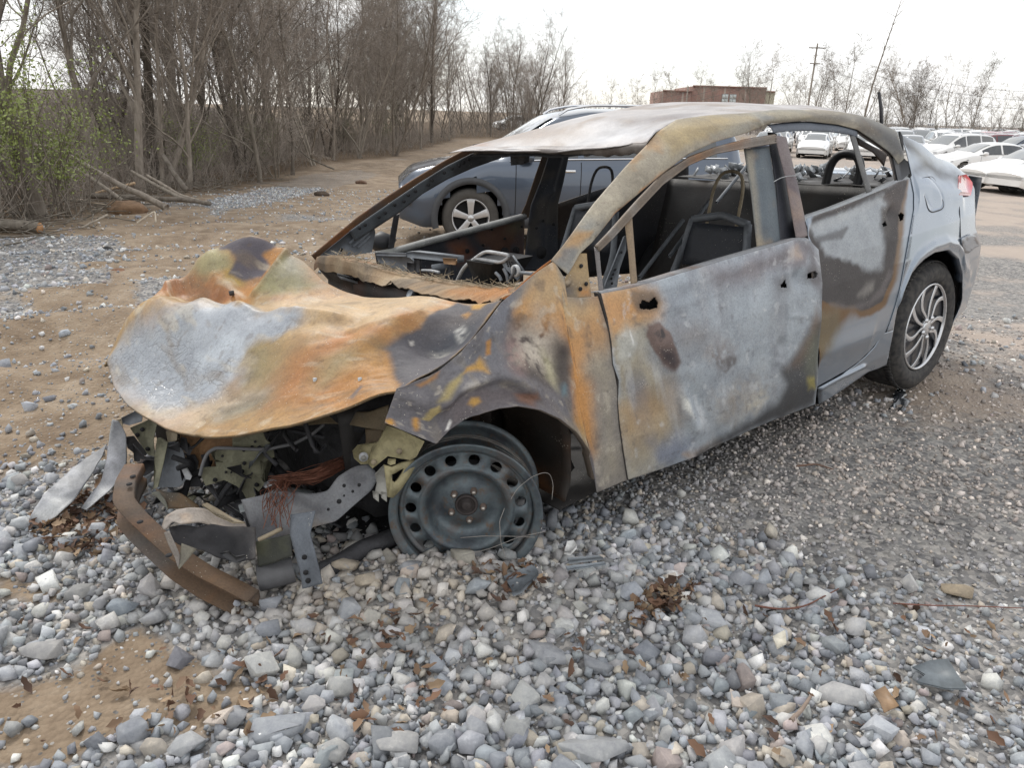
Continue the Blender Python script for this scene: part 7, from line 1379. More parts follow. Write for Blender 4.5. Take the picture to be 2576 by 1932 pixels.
# ---- tail lamp and scuffed bumper corner ---------------------------------------------------------
def build_tail():
    q = hside(P('B', (1845, 545), (1885, 540), (1918, 585), (1920, 610), (1908, 662), (1840, 660), (1838, 610)), 0.010); m, nt, b = mat_new('red_lens'); b.inputs['Base Color'].default_value = (.55, .03, .03, 1); b.inputs['Roughness'].default_value = .12; b.inputs['Coat Weight'].default_value = 1.0
    o = plate('tail_lamp', q, (0, -1, 0), .03, m); s = hside(P('B', (1850, 640), (1906, 644), (1904, 660), (1846, 658)), 0.0125); plate('lamp_band', s, (0, -1, 0), .004, simple('pale_lens', (.75, .5, .48), .2, 0, .1)); s = hside(P('B', (1846, 548), (1856, 546), (1850, 655), (1842, 656)), .0125); plate('lamp_edge', s, (0, -1, 0), .004, simple('pale_red_lens', (.66, .2, .2), .2, 0, .1))
    p = Panel('scuffed_corner', hside(cols_grid([P('B', (1852, 905), (1860, 985), (1895, 990)), P('B', (1900, 880), (1930, 960)), P('B', (1935, 890), (1962, 945))], 16, 12, 0), .006), (52, 56, 66), .8, gloss=.6, rough=.35); p.wobble(.004, 20); p.mottle((150, 160, 172), 14, .1, .3, .8); p.build(MB_, CARROOT, .003)
    # trunk shut line beside the lamp
    rod('bumper_seam', hside(P('B', (1838, 545), (1836, 660), (1846, 760), (1850, 900)), .004), .0025, M_black, n=5)
build_tail()
# ================================================================== whole vehicles
def glass_mat(name, c=(.02, .025, .03), rough=.05):
    m, nt, b = mat_new(name); b.inputs['Base Color'].default_value = (*c, 1); b.inputs['Roughness'].default_value = rough; b.inputs['Coat Weight'].default_value = 1.0; b.inputs['Specular IOR Level'].default_value = .8; return m
M_glass = glass_mat('dark_window_glass'); M_glassL = glass_mat('pale_windscreen', (.10, .115, .125), .08)
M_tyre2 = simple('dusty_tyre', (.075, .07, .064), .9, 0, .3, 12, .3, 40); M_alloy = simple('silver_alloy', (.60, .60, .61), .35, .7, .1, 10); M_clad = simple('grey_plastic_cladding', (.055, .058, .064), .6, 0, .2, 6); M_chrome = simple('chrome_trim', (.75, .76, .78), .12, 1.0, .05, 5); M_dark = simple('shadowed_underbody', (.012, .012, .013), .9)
def lamp_mat(n, c): m, nt, b = mat_new(n); b.inputs['Base Color'].default_value = (*c, 1); b.inputs['Roughness'].default_value = .15; b.inputs['Coat Weight'].default_value = 1; return m
M_sheet = simple('white_paper', (.8, .8, .8), .7)
M_head, M_tail = lamp_mat('headlamp_lens', (.55, .57, .6)), lamp_mat('tail_lamp_lens', (.4, .02, .02))
SPEC = dict(
 suv=dict(L=4.75, w=.93, zb=.24, wh=(.92, 3.78), r=.375, top=[(0, .72), (.12, .92), (.5, 1.02), (1.15, 1.12), (1.22, 1.14), (2.05, 1.66), (2.5, 1.74), (3.4, 1.75), (4.2, 1.70), (4.5, 1.55), (4.68, 1.15), (4.75, .75)], belt=[(0, .70), (1.15, 1.08), (2.5, 1.10), (4.5, 1.16), (4.75, .9)], gh=(1.20, 4.62), win=[(1.62, 2.32), (2.40, 3.32), (3.42, 4.22)], ws=(1.30, 2.02), rw=(4.40, 4.62), wt=.66),
 sedan=dict(L=4.85, w=.91, zb=.20, wh=(.95, 3.80), r=.33, top=[(0, .60), (.10, .76), (.45, .86), (1.25, .98), (1.32, 1.0), (2.1, 1.40), (2.5, 1.46), (3.1, 1.45), (3.5, 1.38), (4.15, 1.10), (4.55, 1.07), (4.78, 1.0), (4.85, .65)], belt=[(0, .60), (1.25, .95), (2.5, .98), (4.2, 1.03), (4.85, .85)], gh=(1.3, 4.2), win=[(1.72, 2.50), (2.58, 3.45), (3.52, 3.85)], ws=(1.42, 2.12), rw=(3.48, 4.10), wt=.62),
 hatch=dict(L=4.2, w=.89, zb=.20, wh=(.88, 3.42), r=.32, top=[(0, .62), (.10, .80), (.45, .92), (1.0, 1.03), (1.06, 1.05), (1.85, 1.46), (2.3, 1.52), (3.2, 1.50), (3.8, 1.40), (4.1, 1.05), (4.2, .7)], belt=[(0, .62), (1.0, .98), (2.5, 1.0), (4.0, 1.06), (4.2, .85)], gh=(1.04, 4.05), win=[(1.42, 2.18), (2.26, 3.1), (3.18, 3.62)], ws=(1.16, 1.84), rw=(3.86, 4.06), wt=.62))
def vehicle(kind, paint, clad=False, detail=1, ns=100):
    S = SPEC[kind]; L_, w0, zb, r = S['L'], S['w'], S['zb'], S['r']; xs = np.linspace(0, L_, ns)
    tx, tz = np.array(S['top']).T; bx_, bz = np.array(S['belt']).T
    sm = lambda a: np.convolve(np.pad(a, 3, 'edge'), np.ones(7) / 7, 'valid')
    zt = sm(np.interp(xs, tx, tz)); be = sm(np.interp(xs, bx_, bz)); wd = w0 * (1 - .16 * np.clip(1 - xs / .55, 0, 1) ** 2 - .10 * np.clip(1 - (L_ - xs) / .5, 0, 1) ** 2); gh = sstep(S['gh'][0], S['gh'][0] + .5, xs) * sstep(S['gh'][1], S['gh'][1] - .3, xs)
    zbv = zb + .10 * np.clip(1 - xs / .3, 0, 1) + .12 * np.clip(1 - (L_ - xs) / .4, 0, 1)
    def sect(i):
        w, z0, b, t, g = wd[i], zbv[i], min(be[i], zt[i] - .03), zt[i], gh[i]; wt = w * .80 * (1 - g) + S['wt'] * g
        lo = [(w * .90, z0), (w * .965, z0 + .06), (w * .985, z0 + .18)]; mid = [(w, z0 + .30 + .0 * b), (w * 1.002, (z0 + b) / 2 + .06), (w * .995, b - .12), (w * .975, b - .04), (w * .955, b)]
        up = [(w * .955 + (wt - w * .955) * s, b + (t - .06 - b) * s) for s in np.linspace(.12, 1, 8)] if t - b > .08 else [(w * .955 + (wt - w * .955) * s, b + max(t - b - .015, 0.004) * s) for s in np.linspace(.12, 1, 8)]
        c = .025; tp = [(wt - .04, t - .03 * g), (wt - .11, t - .008), (wt * .5, t + c * .7), (0, t + c)]
        if t - b <= .08: tp = [(wt - .04, t - .006), (wt - .11, t - .001), (wt * .5, t + c * .7), (0, t + c)]
        return lo + mid + up + tp
    R = np.array([sect(i) for i in range(ns)]); m = R.shape[1]
    half = np.concatenate([np.repeat(xs[:, None, None], m, 1), R], -1)     # x, y, z  (left side, +y)
    full = np.concatenate([half, half[:, -2::-1] * [1, -1, 1]], 1); k = full.shape[1]
    f = grid_faces(ns, k); v = full.reshape(-1, 3); fc = v[f].mean(1); keep = np.ones(len(f), bool); ra = r * 1.17
    for wx in S['wh']: keep &= ~((np.hypot(fc[:, 0] - wx, fc[:, 2] - r) < ra) & (np.abs(fc[:, 1]) > w0 * .6) & (fc[:, 2] < r + ra))
    e = bpy.data.objects.new('car', None); COL.objects.link(e)
    caps = [np.r_[np.arange(k)][::-1], np.arange(k) + (ns - 1) * k]
    me = mesh_np('body', v, f[keep], True); bm = bmesh.new(); bm.from_mesh(me); bm.verts.ensure_lookup_table()
    for c in caps: bm.faces.new([bm.verts[i] for i in c])
    bmesh.ops.delete(bm, geom=[q for q in bm.verts if not q.link_faces], context='VERTS'); bm.to_mesh(me); bm.free()
    body = link('body', me, e, paint)
    def at(x, s, side=1, off=.004):
        i = np.clip(x / L_ * (ns - 1), 0, ns - 1.001); a = int(i); fr = i - a; up = np.array([[xs[q], *R[q][7]] for q in (a, a + 1)]); tp = np.array([[xs[q], *R[q][15]] for q in (a, a + 1)])
        lo = up[0] * (1 - fr) + up[1] * fr; hi = tp[0] * (1 - fr) + tp[1] * fr; p = lo + (hi - lo) * s; p[1] = (p[1] + off) ; p[2] += off * .4; return p * [1, side, 1]
    # side windows follow the roof line
    for side in (1, -1):
        for a, b in S['win']:
            g_ = []
            for x in np.linspace(a, b, 9):
                lim = .96; row = []
                for s in np.linspace(.10, lim, 6):
                    q = at(x, s, side); row.append(q)
                g_.append(row)
            g_ = np.array(g_); hmin = .12
            if (g_[0][-1][2] - g_[0][0][2]) < .05: continue
            o = link('side_window', mesh_np('side_window', g_.reshape(-1, 3), grid_faces(9, 6), True), e, M_glass)
        if detail:
            bl = np.array([at(x, .06, side, .008) for x in np.linspace(S['win'][0][0] - .2, S['win'][-1][1] + .15, 24)]); MB().tube(bl, .010, 5).build('window_trim', M_chrome if detail > 1 else M_dark, e)
    for nm, (a, b), mt in (('windscreen', S['ws'], M_glassL), ('rear_window', S['rw'], M_glass)):
        g_ = []
        for x in np.linspace(a, b, 8):
            i = x / L_ * (ns - 1); q = int(i); fr = i - q; yy = (R[q][16][0] * (1 - fr) + R[q + 1][16][0] * fr) * .93; zz = zt[q] * (1 - fr) + zt[q + 1] * fr; g_.append([(x - .004 * (1 if nm == 'windscreen' else -1), y, zz + .030 - .024 * (abs(y) / yy) ** 2 * .9) for y in np.linspace(-yy, yy, 9)])
        link(nm, mesh_np(nm, np.array(g_).reshape(-1, 3), grid_faces(8, 9), True), e, mt)
    if detail == 1:
        x_ = S['ws'][0] + .45; q_ = int(x_ / L_ * (ns - 1)); zz = zt[q_] + .038; sl_ = (zt[q_ + 2] - zt[q_ - 2]) / (xs[q_ + 2] - xs[q_ - 2]); MB().ribbon(np.array([[x_ - .10, .25, zz - .10 * sl_], [x_ + .10, .25, zz + .10 * sl_]]), (0, .15, 0), (-sl_, 0, 1), .003).build('windscreen_sheet', M_sheet, e)
    for wi, wx in enumerate(S['wh']):
        for side in (1, -1):
            c = np.array([wx, side * (w0 - .10), r]); M = np.eye(4); M[:3, 3] = c; M[1, 1] = side
            # arch trim + housing
            an = np.linspace(-.28, math.pi + .28, 40); ri, ro = ra * .985, ra * (1.17 if clad else 1.06); th = .022 if clad else .012
            yo = np.array([1.0] * 40) * (w0 * 1.0 + th * .5); ring = np.array([[[wx + q * math.cos(t), side * y, r + q * math.sin(t)] for q, y in ((ri, w0 - .07), (ri, w0 + th), (ro, w0 + th * .6), (ro + .004, w0 - .03))] for t in an])
            link('wheel_arch', mesh_np('wheel_arch', ring.reshape(-1, 3), grid_faces(40, 4), True), e, M_clad if clad else paint)
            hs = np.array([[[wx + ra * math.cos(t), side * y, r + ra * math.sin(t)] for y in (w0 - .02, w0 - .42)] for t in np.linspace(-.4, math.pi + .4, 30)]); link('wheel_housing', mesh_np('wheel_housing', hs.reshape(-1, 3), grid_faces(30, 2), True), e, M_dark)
            t_ = MB().lathe([(.02, -.10), (r * .60, -.10), (r * .62, .06), (r * .66, .085), (r * .80, .10), (r * .93, .088), (r * .985, .06), (r, .02), (r, -.09), (r * .95, -.13), (r * .6, -.13)], M, 48).build('tyre', M_tyre2, e, smooth=True)
            MB().lathe([(r * .645, .07), (r * .665, .092), (r * .64, .095), (r * .61, .07), (r * .59, .0)], M, 40).build('rim', M_alloy, t_, smooth=True); MB().lathe([(r * .60, .015), (.02, .02)], M, 24).build('brake_shade', M_dark, t_)
            for q in range(5):
                a = q * 2 * math.pi / 5 + .32; d = np.array([math.cos(a), 0, math.sin(a)]); n_ = np.array([-math.sin(a), 0, math.cos(a)]); rr = np.linspace(.03, r * .625, 5); pt = np.array([d * u for u in rr]) + np.array([[0, .075 + .012 * (u / r), 0] for u in rr]); wv = np.array([n_ * ww for ww in (.030, .034, .038, .044, .052)]) * r / .36
                sp = MB().ribbon(pt, wv, (0, 1, 0), .022); sp.v = [x @ M[:3, :3].T + M[:3, 3] for x in sp.v]; sp.build('spoke', M_alloy, t_, bevel=.004 if detail > 1 else 0)
            MB().lathe([(.045, .06), (.045, .092), (.001, .094)], M, 16).build('wheel_cap', M_alloy, t_, smooth=True)
    for side in (1, -1):
        y = lambda x, z, o=.006: side * (np.interp(x, xs, wd) * .985 + o)
        zh = np.interp(.25, xs, zt) - .10
        q = np.array([[.06, side * w0 * .55, zh - .06], [.03, side * w0 * .62, zh - .12], [.20, y(.20, 0, .0), zh - .10], [.42, y(.42, 0, .008), zh - .03], [.40, y(.40, 0, .004), zh + .02], [.18, side * w0 * .72, zh + .01]]); MB().plate(q, (.02, -side * 1.0, 0), .03).build('headlamp', M_head, e)
        zt2 = np.interp(L_ - .25, bx_, bz) - .16; q = np.array([[L_ - .06, side * w0 * .66, zt2 - .06], [L_ - .30, y(L_ - .30, 0, .004), zt2 - .03], [L_ - .34, y(L_ - .34, 0, .004), zt2 + .08], [L_ - .08, side * w0 * .70, zt2 + .08]]); MB().plate(q, (0, -side, 0), .03).build('tail_lamp', M_tail, e)
        mx = S['win'][0][0] + .02; p = at(mx, .12, side, .10); v_, t2 = ico(2); MB().add(np.sign(v_) * np.abs(v_) ** .7 * [.09, .10, .075] + p, t=t2).build('door_mirror', paint, e, smooth=True)
        if detail:
            for a, b in zip(S['win'][:-1], S['win'][1:]):
                x = (a[1] + b[0]) / 2; i = int(x / L_ * (ns - 1)); sec = R[i]; MB().tube(np.array([[x, side * (sec[j][0] + .0015), sec[j][1]] for j in range(1, 8)]), .005, 4).build('door_seam', M_dark, e)
            x = S['win'][0][0] - .12; i = int(x / L_ * (ns - 1)); sec = R[i]; MB().tube(np.array([[x, side * (sec[j][0] + .0015), sec[j][1]] for j in range(1, 8)]), .005, 4).build('door_seam', M_dark, e)
            for a, b in S['win'][:2]:
                i = int((b - .16) / L_ * (ns - 1)); zz = R[i][6][1] - .07; MB().ribbon(np.array([[b - .26, side * (w0 + .012), zz], [b - .15, side * (w0 + .026), zz + .003], [b - .04, side * (w0 + .012), zz + .003]]), (0, 0, .016), (0, 1, 0), .014).build('door_handle', M_chrome if detail > 1 else paint, e, bevel=.004)
        if clad:
            MB().ribbon(np.array([[S['wh'][0] + ra * .98, side * (w0 * .99), zb + .10], [S['wh'][1] - ra * .98, side * (w0 * .99), zb + .10]]), (0, 0, .09), (0, 1, 0), .03).build('sill_cladding', M_clad, e)
        if kind == 'suv':
            rl = np.array([[x, side * (S['wt'] - .09), np.interp(x, xs, zt) + .03 + .035 * math.sin(math.pi * (x - 2.1) / 2.1) ** .3 if 2.1 < x < 4.2 else np.interp(x, xs, zt) + .01] for x in np.linspace(2.1, 4.2, 20)]); MB().tube(rl, .018, 6).build('roof_rail', M_chrome, e, smooth=True)
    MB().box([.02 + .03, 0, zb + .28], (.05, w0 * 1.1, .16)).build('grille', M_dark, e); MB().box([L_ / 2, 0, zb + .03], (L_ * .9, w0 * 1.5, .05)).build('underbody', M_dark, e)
    return e
def place(e, pos, yaw, label, cat='car', group=None, name=None):
    """yaw: direction the nose points, world angle from +X"""
    e.location = pos; e.rotation_euler = (0, 0, yaw + math.pi); tag(e, label, cat, group)
    if name: e.name = name
    return e
# ---- blue grey crossover behind the wreck
P_suv = mk_paint2 = None
def car_paint(name, c, metal=.5, rough=.28):
    m = simple(name, c, rough, metal, .05, 2.0, coat=1.0); m.node_tree.nodes['Principled BSDF'].inputs['Coat Roughness'].default_value = .03; return m
P_bluegrey = car_paint('blue_grey_metallic', (.085, .108, .148))
def build_suv():
    e = vehicle('suv', P_bluegrey, clad=True, detail=2, ns=140); e.name = 'crossover_car'
    # the front left wheel shows at photo (1184, 550); its 0.75 m tyre spans 143 px, so it stands 9.7 m away
    o, d = ray_w(np.array([1184.0]), np.array([548.0])); c = (o + 9.75 * d)[0]; S = SPEC['suv']; dirx = math.radians(9)     # tail swings away
    ux, uy = math.cos(dirx), math.sin(dirx); n = np.array([uy, -ux]); org = c[:2] - np.array([ux, uy]) * S['wh'][0] - n * (S['w'] - .03)
    z = c[2] - S['r']; e.location = (org[0], org[1], z); e.rotation_euler = (0, 0, dirx)
    # left side must face the camera: mirror of the model is symmetric
    tag(e, 'blue grey crossover with silver five spoke wheels parked behind the wreck', 'car'); print('suv ground', z, zg0(org[0], org[1]))
build_suv()
# ================================================================== the storage lot, treeline and building on the right
P_white = car_paint('white_paint', (.78, .78, .77), 0.0, .3); P_silver = car_paint('silver_paint', (.46, .47, .48), .6, .3); P_navy = car_paint('navy_paint', (.035, .05, .085), .4, .3); P_maroon = car_paint('maroon_paint', (.16, .025, .03), .3, .3); P_black = car_paint('black_paint', (.02, .02, .022), .2, .3); P_red = car_paint('red_paint', (.42, .03, .03), .1, .3)
PAINTS = dict(white=P_white, silver=P_silver, navy=P_navy, maroon=P_maroon, black=P_black, red=P_red)
def kids(o): return list(o.children)
LOTPROTO = {}
def get_car(kind, col):
    key = kind
    if key not in LOTPROTO:
        LOTPROTO[key] = vehicle(kind, P_white, detail=1, ns=70); first = True
        bpy.context.view_layer.update()
        PAR = LOTPROTO[key]; tree_ = [(o, [(c) for c in o.children]) for o in PAR.children]; LOTPROTO[key] = (PAR, tree_); src = PAR
        for o, _ in tree_:
            pass
        out, parts = PAR, tree_; USED.add(key)
        recolor(PAR, parts, PAINTS[col]); return PAR
    PAR, parts = LOTPROTO[key]; r = PAR.copy(); COL.objects.link(r); newp = []
    for o, ch in parts:
        c = o.copy(); COL.objects.link(c); c.parent = r; sub = []
        for g in ch: d = g.copy(); COL.objects.link(d); d.parent = c; sub.append(d)
        newp.append((c, sub))
    recolor(r, newp, PAINTS[col]); return r
USED = set()
def recolor(r, parts, paint):
    for o, _ in parts:
        if o.data.materials and o.data.materials[0] is P_white:
            o.material_slots[0].link = 'OBJECT'; o.material_slots[0].material = paint
def lot_at(px, depth):
    o, d = ray_w(np.array([float(px)]), np.array([420.0])); p = (o + depth * d)[0]; return np.array([p[0], p[1], zg0(p[0], p[1])])
def put(kind, col, px, depth, yaw_deg, label, group=None, mid=True):
    e = get_car(kind, col); L_ = SPEC[kind]['L']; p = lot_at(px, depth); y = math.radians(yaw_deg); d = np.array([math.cos(y), math.sin(y)])
    q = p[:2] + d * L_ / 2 if mid else p[:2]
    place(e, (q[0], q[1], p[2]), y, label, 'car', group, 'parked_car'); return e
put('sedan', 'white', 2445, 25.6, 186, 'white sedan with silver five spoke wheel, nose towards the open lane', mid=False); put('sedan', 'white', 2530, 24.2, 190, 'white sedan nosed up to the open lane beside another white sedan', mid=False)
put('sedan', 'white', 2475, 32.5, 184, 'white sedan seen side on behind the two white noses'); put('suv', 'white', 2385, 39, 200, 'white wagon behind the side on white sedan'); put('suv', 'maroon', 2470, 45, 186, 'dark red crossover between white cars'); put('suv', 'navy', 2560, 38, 186, 'navy crossover behind the side on white sedan'); put('sedan', 'navy', 2590, 34, 186, 'navy sedan beside the side on white sedan')
gl_ = np.random.default_rng(61); rows = [(47, 0.0), (54, 1.1), (61, .4), (69, 1.6), (77, .8), (86, .2), (96, 1.2)]; names = ['first', 'second', 'third', 'fourth', 'fifth', 'sixth', 'last']
for ri, (D, sh) in enumerate(rows):
    x = 1925 + sh * 20
    while x < 2860:
        kind = ['suv', 'sedan', 'suv', 'hatch'][int(gl_.integers(0, 4))]; col = gl_.choice(['white', 'silver', 'navy', 'black', 'red', 'maroon'], p=[.52, .22, .09, .08, .05, .04])
        nk = dict(suv='crossover', sedan='sedan', hatch='hatchback')[kind]
        put(kind, col, x, D + gl_.uniform(-.6, .6), 250 + gl_.normal(0, 3), '%s %s parked nose on in the packed rows of the lot' % (col, nk), '%s %ss in the packed rows' % (col, nk)); x += 1878 / D * 2.75 / .93
# vehicles glimpsed past the end of the wood
put('suv', 'white', 1285, 95, 200, 'white crossover beyond the end of the wood'); put('suv', 'white', 2482, 118, 180, 'white truck like car behind the far fence'); put('suv', 'red', 2532, 116, 180, 'red crossover behind the far fence'); put('sedan', 'navy', 2585, 112, 180, 'navy sedan behind the far fence')
# ---- brick building
def build_brick():
    D = 150.0
    def at(px, z): o, d = ray_w(np.array([float(px)]), np.array([260.0])); q = (o + D * d)[0]; return np.array([q[0], q[1], z])
    zt = lambda px, py: (ray_w(np.array([float(px)]), np.array([float(py)]))[1][0] * D)[2] + CAMH
    a, b, c, d_ = at(1664, -1), at(1738, -1), at(1924, -1), at(1946, -1); e = empty('brick_building', tuple(a), 0, 'flat roofed red brick industrial building beyond the lot', 'building')
    m, nt, bs = mat_new('red_brick'); br = nn(nt, 'ShaderNodeTexBrick'); br.inputs['Color1'].default_value = (.30, .185, .155, 1); br.inputs['Color2'].default_value = (.25, .15, .125, 1); br.inputs['Mortar'].default_value = (.36, .30, .26, 1); br.inputs['Scale'].default_value = 6.0; br.inputs['Mortar Size'].default_value = .012; tcn = nn(nt, 'ShaderNodeTexCoord'); nt.links.new(tcn.outputs['Object'], br.inputs['Vector'])  # brick dulled and lightened, distance haze put into its colour
    n_ = nn(nt, 'ShaderNodeTexNoise', i_Scale=.5, i_Detail=6.0); nt.links.new(tcn.outputs['Object'], n_.inputs['Vector']); mu = nn(nt, 'ShaderNodeMix', data_type='RGBA', blend_type='MULTIPLY'); mu.inputs[0].default_value = .6; nt.links.new(br.outputs['Color'], mu.inputs[6]); r_ = ramp(nt, [(.3, (.7, .7, .72)), (.7, (1.2, 1.15, 1.1))]); nt.links.new(n_.outputs['Fac'], r_.inputs[0]); nt.links.new(r_.outputs[0], mu.inputs[7]); nt.links.new(mu.outputs[2], bs.inputs['Base Color']); bs.inputs['Roughness'].default_value = .9
    beige = simple('beige_cladding', (.42, .40, .30), .8, 0, .15, 1)
    def blk(nm, p, q, z1, dep, mat, z0=-1.2):
        dr = (q - p); ln = np.hypot(dr[0], dr[1]); u = dr / ln; n = np.array([-u[1], u[0], 0]); c0 = (p + q) / 2 + n * dep / 2; R = np.stack([u, n, [0, 0, 1]], 1); c0[2] = (z0 + z1) / 2
        return MB().box(c0 - a, (ln, dep, z1 - z0), R).build(nm, mat, e), u, n
    z1, z2, z3 = zt(1700, 229), zt(1830, 219), zt(1935, 231)
    blk('lower_wing', a, b - [.05, 0, 0], z1, 14, m); w, u, n = blk('main_block', b, c, z2, 18, m); blk('side_annex', c + [.05, 0, 0], d_, z3, 10, beige)
    for p, q, z in ((a, b, z1), (b, c, z2), (c, d_, z3)):
        dr = q - p; ln = np.hypot(dr[0], dr[1]); cc = (p + q) / 2; MB().box(np.array([cc[0], cc[1] - .1, z + .08]) - a, (ln - .1, .5, .22), np.stack([dr / ln, [-dr[1] / ln, dr[0] / ln, 0], [0, 0, 1]], 1)).build('coping', simple('coping_stone', (.30, .16, .13), .8), e)
    wm = simple('pale_frosted_pane', (.55, .60, .60), .3); fm = simple('window_frame_grey', (.30, .31, .31), .6)
    for px0, px1 in ((1814, 1830), (1833, 1850)):
        p, q = at(px0, 0), at(px1, 0); zl, zh = zt(1830, 260), zt(1830, 236); cc = (p + q) / 2 - n * .05; ln = np.hypot(*(q - p)[:2]); R = np.stack([u, n, [0, 0, 1]], 1); wn_ = MB().box(np.array([cc[0], cc[1], (zl + zh) / 2]) - a, (ln, .08, zh - zl), R).build('window', fm, e)
        for k in range(2):
            for j in range(2): c2 = cc + u * ln * (k - .5) * .48 - n * .06; MB().box(np.array([c2[0], c2[1], zl + (zh - zl) * (.26 + .48 * j)]) - a, (ln * .42, .05, (zh - zl) * .42), R).build('pane', wm, wn_)
build_brick()
# ---- poles and wires
wood = simple('weathered_pole', (.22, .19, .16), .9, 0, .4, 2)
def at_d(px, py, D): o, d = ray_w(np.array([float(px)]), np.array([float(py)])); return (o + D * d)[0]
def pole(px, ytop, D, label, arm=True, r=.14):
    t = at_d(px, ytop, D); b = np.array([t[0], t[1], zg0(t[0], t[1]) - .3]); e = empty('utility_pole', tuple(b), 0, label, 'pole'); MB().tube([[0, 0, 0], t - b], [r, r * .65], 10).build('shaft', wood, e, smooth=True)
    if arm:
        for dz in (.5, 2.2): MB().box(t - b - [0, .12, dz], (2.0 if dz < 1 else 1.2, .1, .12)).build('crossarm', wood, e)
        for dx in (-.8, .8): MB().tube([t - b + [dx, -.12, -.44], t - b + [dx, -.12, -.22]], .05, 8).build('insulator', M_alloy, e)
    return t
t1 = pole(2057, 108, 88, 'tall wooden utility pole with crossarms among bare trees'); t2 = pole(1731, 216, 120, 'short wooden pole in front of the brick building', False, .16)
for k, (dz, ) in enumerate(((0.35,), (1.2,), (2.3,))):
    a = t1 - [0, .12, dz]; b = at_d(2680, 232 + 22 * k, 80); w = np.array([a + (b - a) * s + [0, 0, -1.3 * 4 * s * (1 - s)] for s in np.linspace(0, 1, 24)]); e = MB().tube(w - a, .014, 4, False).build('overhead_wire', M_black, None); e.location = a; tag(e, 'thin overhead wire running from the tall utility pole over the lot', 'wire', 'overhead wires over the lot')
    b2 = at_d(1560, 262 + 9 * k, 110); w = np.array([a + (b2 - a) * s + [0, 0, -1.0 * 4 * s * (1 - s)] for s in np.linspace(0, 1, 24)]); e = MB().tube(w - a, .014, 4, False).build('overhead_wire', M_black, None); e.location = a; tag(e, 'thin overhead wire running from the tall utility pole past the brick building', 'wire', 'overhead wires past the building')
# ---- chain link fence and hedge line
def fence():
    D0 = 103; xs_ = np.arange(1560, 3300, 52); pts = [lot_at(x, D0) for x in xs_]; base = pts[0]; e = empty('chain_link_fence', tuple(base), 0, 'grey chain link fence along the far side of the lot', 'fence'); gm = simple('galvanised', (.36, .37, .37), .5, .6)
    for p in pts: MB().tube([p - base, p - base + [0, 0, 2.0]], .035, 6).build('post', gm, e)
    MB().tube(np.array(pts) - base + [0, 0, 1.98], .022, 5).build('top_rail', gm, e)
    m, nt, b = mat_new('chain_link'); b.inputs['Base Color'].default_value = (.3, .31, .31, 1); b.inputs['Metallic'].default_value = .5; tcn = nn(nt, 'ShaderNodeTexCoord'); w1 = nn(nt, 'ShaderNodeTexChecker', i_Scale=18.0); nt.links.new(tcn.outputs['Object'], w1.inputs['Vector']); ml = nn(nt, 'ShaderNodeMath', operation='MULTIPLY_ADD'); ml.inputs[1].default_value = .22; ml.inputs[2].default_value = .06; nt.links.new(w1.outputs['Fac'], ml.inputs[0]); nt.links.new(ml.outputs[0], b.inputs['Alpha'])
    v = np.array([[p - base, p - base + [0, 0, 1.95]] for p in pts]); v[..., 1] += .05; link('mesh_fabric', mesh_np('mesh_fabric', v.reshape(-1, 3), grid_faces(len(pts), 2)), e, m)
fence()
def reg_far(g):
    u = g.uniform(1130, 3300); p = lot_at(u, g.uniform(104, 122) if u > 1500 else g.uniform(70, 120))
    return (p[0], p[1], 0.0)
tag(thicket('far_hedge', 2500, reg_far, 1.8, 5.0, M_twig, 71, .022, 6), 'brown scrub along the far fence', 'scrub', kind='stuff')
# ---- far bare trees: photo x, top y, distance, kind, lean
FAR = [(1380, 190, 95, 4, .05), (1330, 215, 90, 6, 0), (1300, 225, 88, 6, 0), (1540, 190, 120, 2, 0), (1610, 190, 125, 3, 0), (1655, 165, 125, 2, 0), (1705, 172, 130, 3, 0), (1765, 160, 128, 2, 0), (1870, 160, 128, 2, 0), (1905, 115, 125, 0, 0), (1960, 118, 122, 2, 0), (2000, 190, 115, 3, 0), (2075, 108, 108, 5, 0), (2100, 112, 106, 4, .06), (2165, 95, 108, 2, 0), (2205, 130, 108, 4, .05), (2330, 150, 106, 2, 0), (2365, 130, 106, 4, .14), (2395, 110, 104, 5, .24), (2440, 118, 104, 4, .26), (2480, 125, 104, 5, .20), (2510, 140, 100, 3, .10), (2600, 170, 96, 0, -.05), (2650, 150, 98, 5, 0), (2240, 210, 112, 6, 0), (2290, 215, 110, 6, 0), (1420, 215, 110, 6, 0), (1460, 205, 118, 3, 0), (1500, 225, 112, 6, 0), (1580, 200, 122, 4, 0), (1810, 190, 135, 3, 0), (1930, 150, 126, 4, 0), (2030, 160, 112, 4, 0), (2125, 140, 108, 3, 0), (2140, 180, 105, 4, 0), (2250, 160, 108, 2, 0), (2310, 180, 106, 4, .08), (2345, 170, 104, 3, .1), (2420, 180, 103, 4, .18), (2465, 200, 102, 6, 0), (2545, 190, 101, 4, 0), (2570, 215, 100, 6, 0), (2720, 170, 104, 0, 0), (2790, 150, 104, 5, .1), (2860, 190, 102, 3, 0), (2950, 170, 104, 4, 0), (3060, 180, 104, 2, 0)]
FARLAB = ['bare tree with open crown at the far side of the lot', 'slim bare tree at the far side of the lot', 'bushy bare tree at the far side of the lot', 'twin stemmed bare tree at the far side of the lot', 'double trunked bare tree at the far side of the lot', 'low many stemmed bare tree at the far side of the lot']
KL = {0: 0, 2: 1, 3: 2, 4: 3, 5: 4, 6: 5}; HT = {0: 9.5, 1: 10.5, 2: 8.5, 3: 7.5, 4: 7, 5: 9.5, 6: 5}
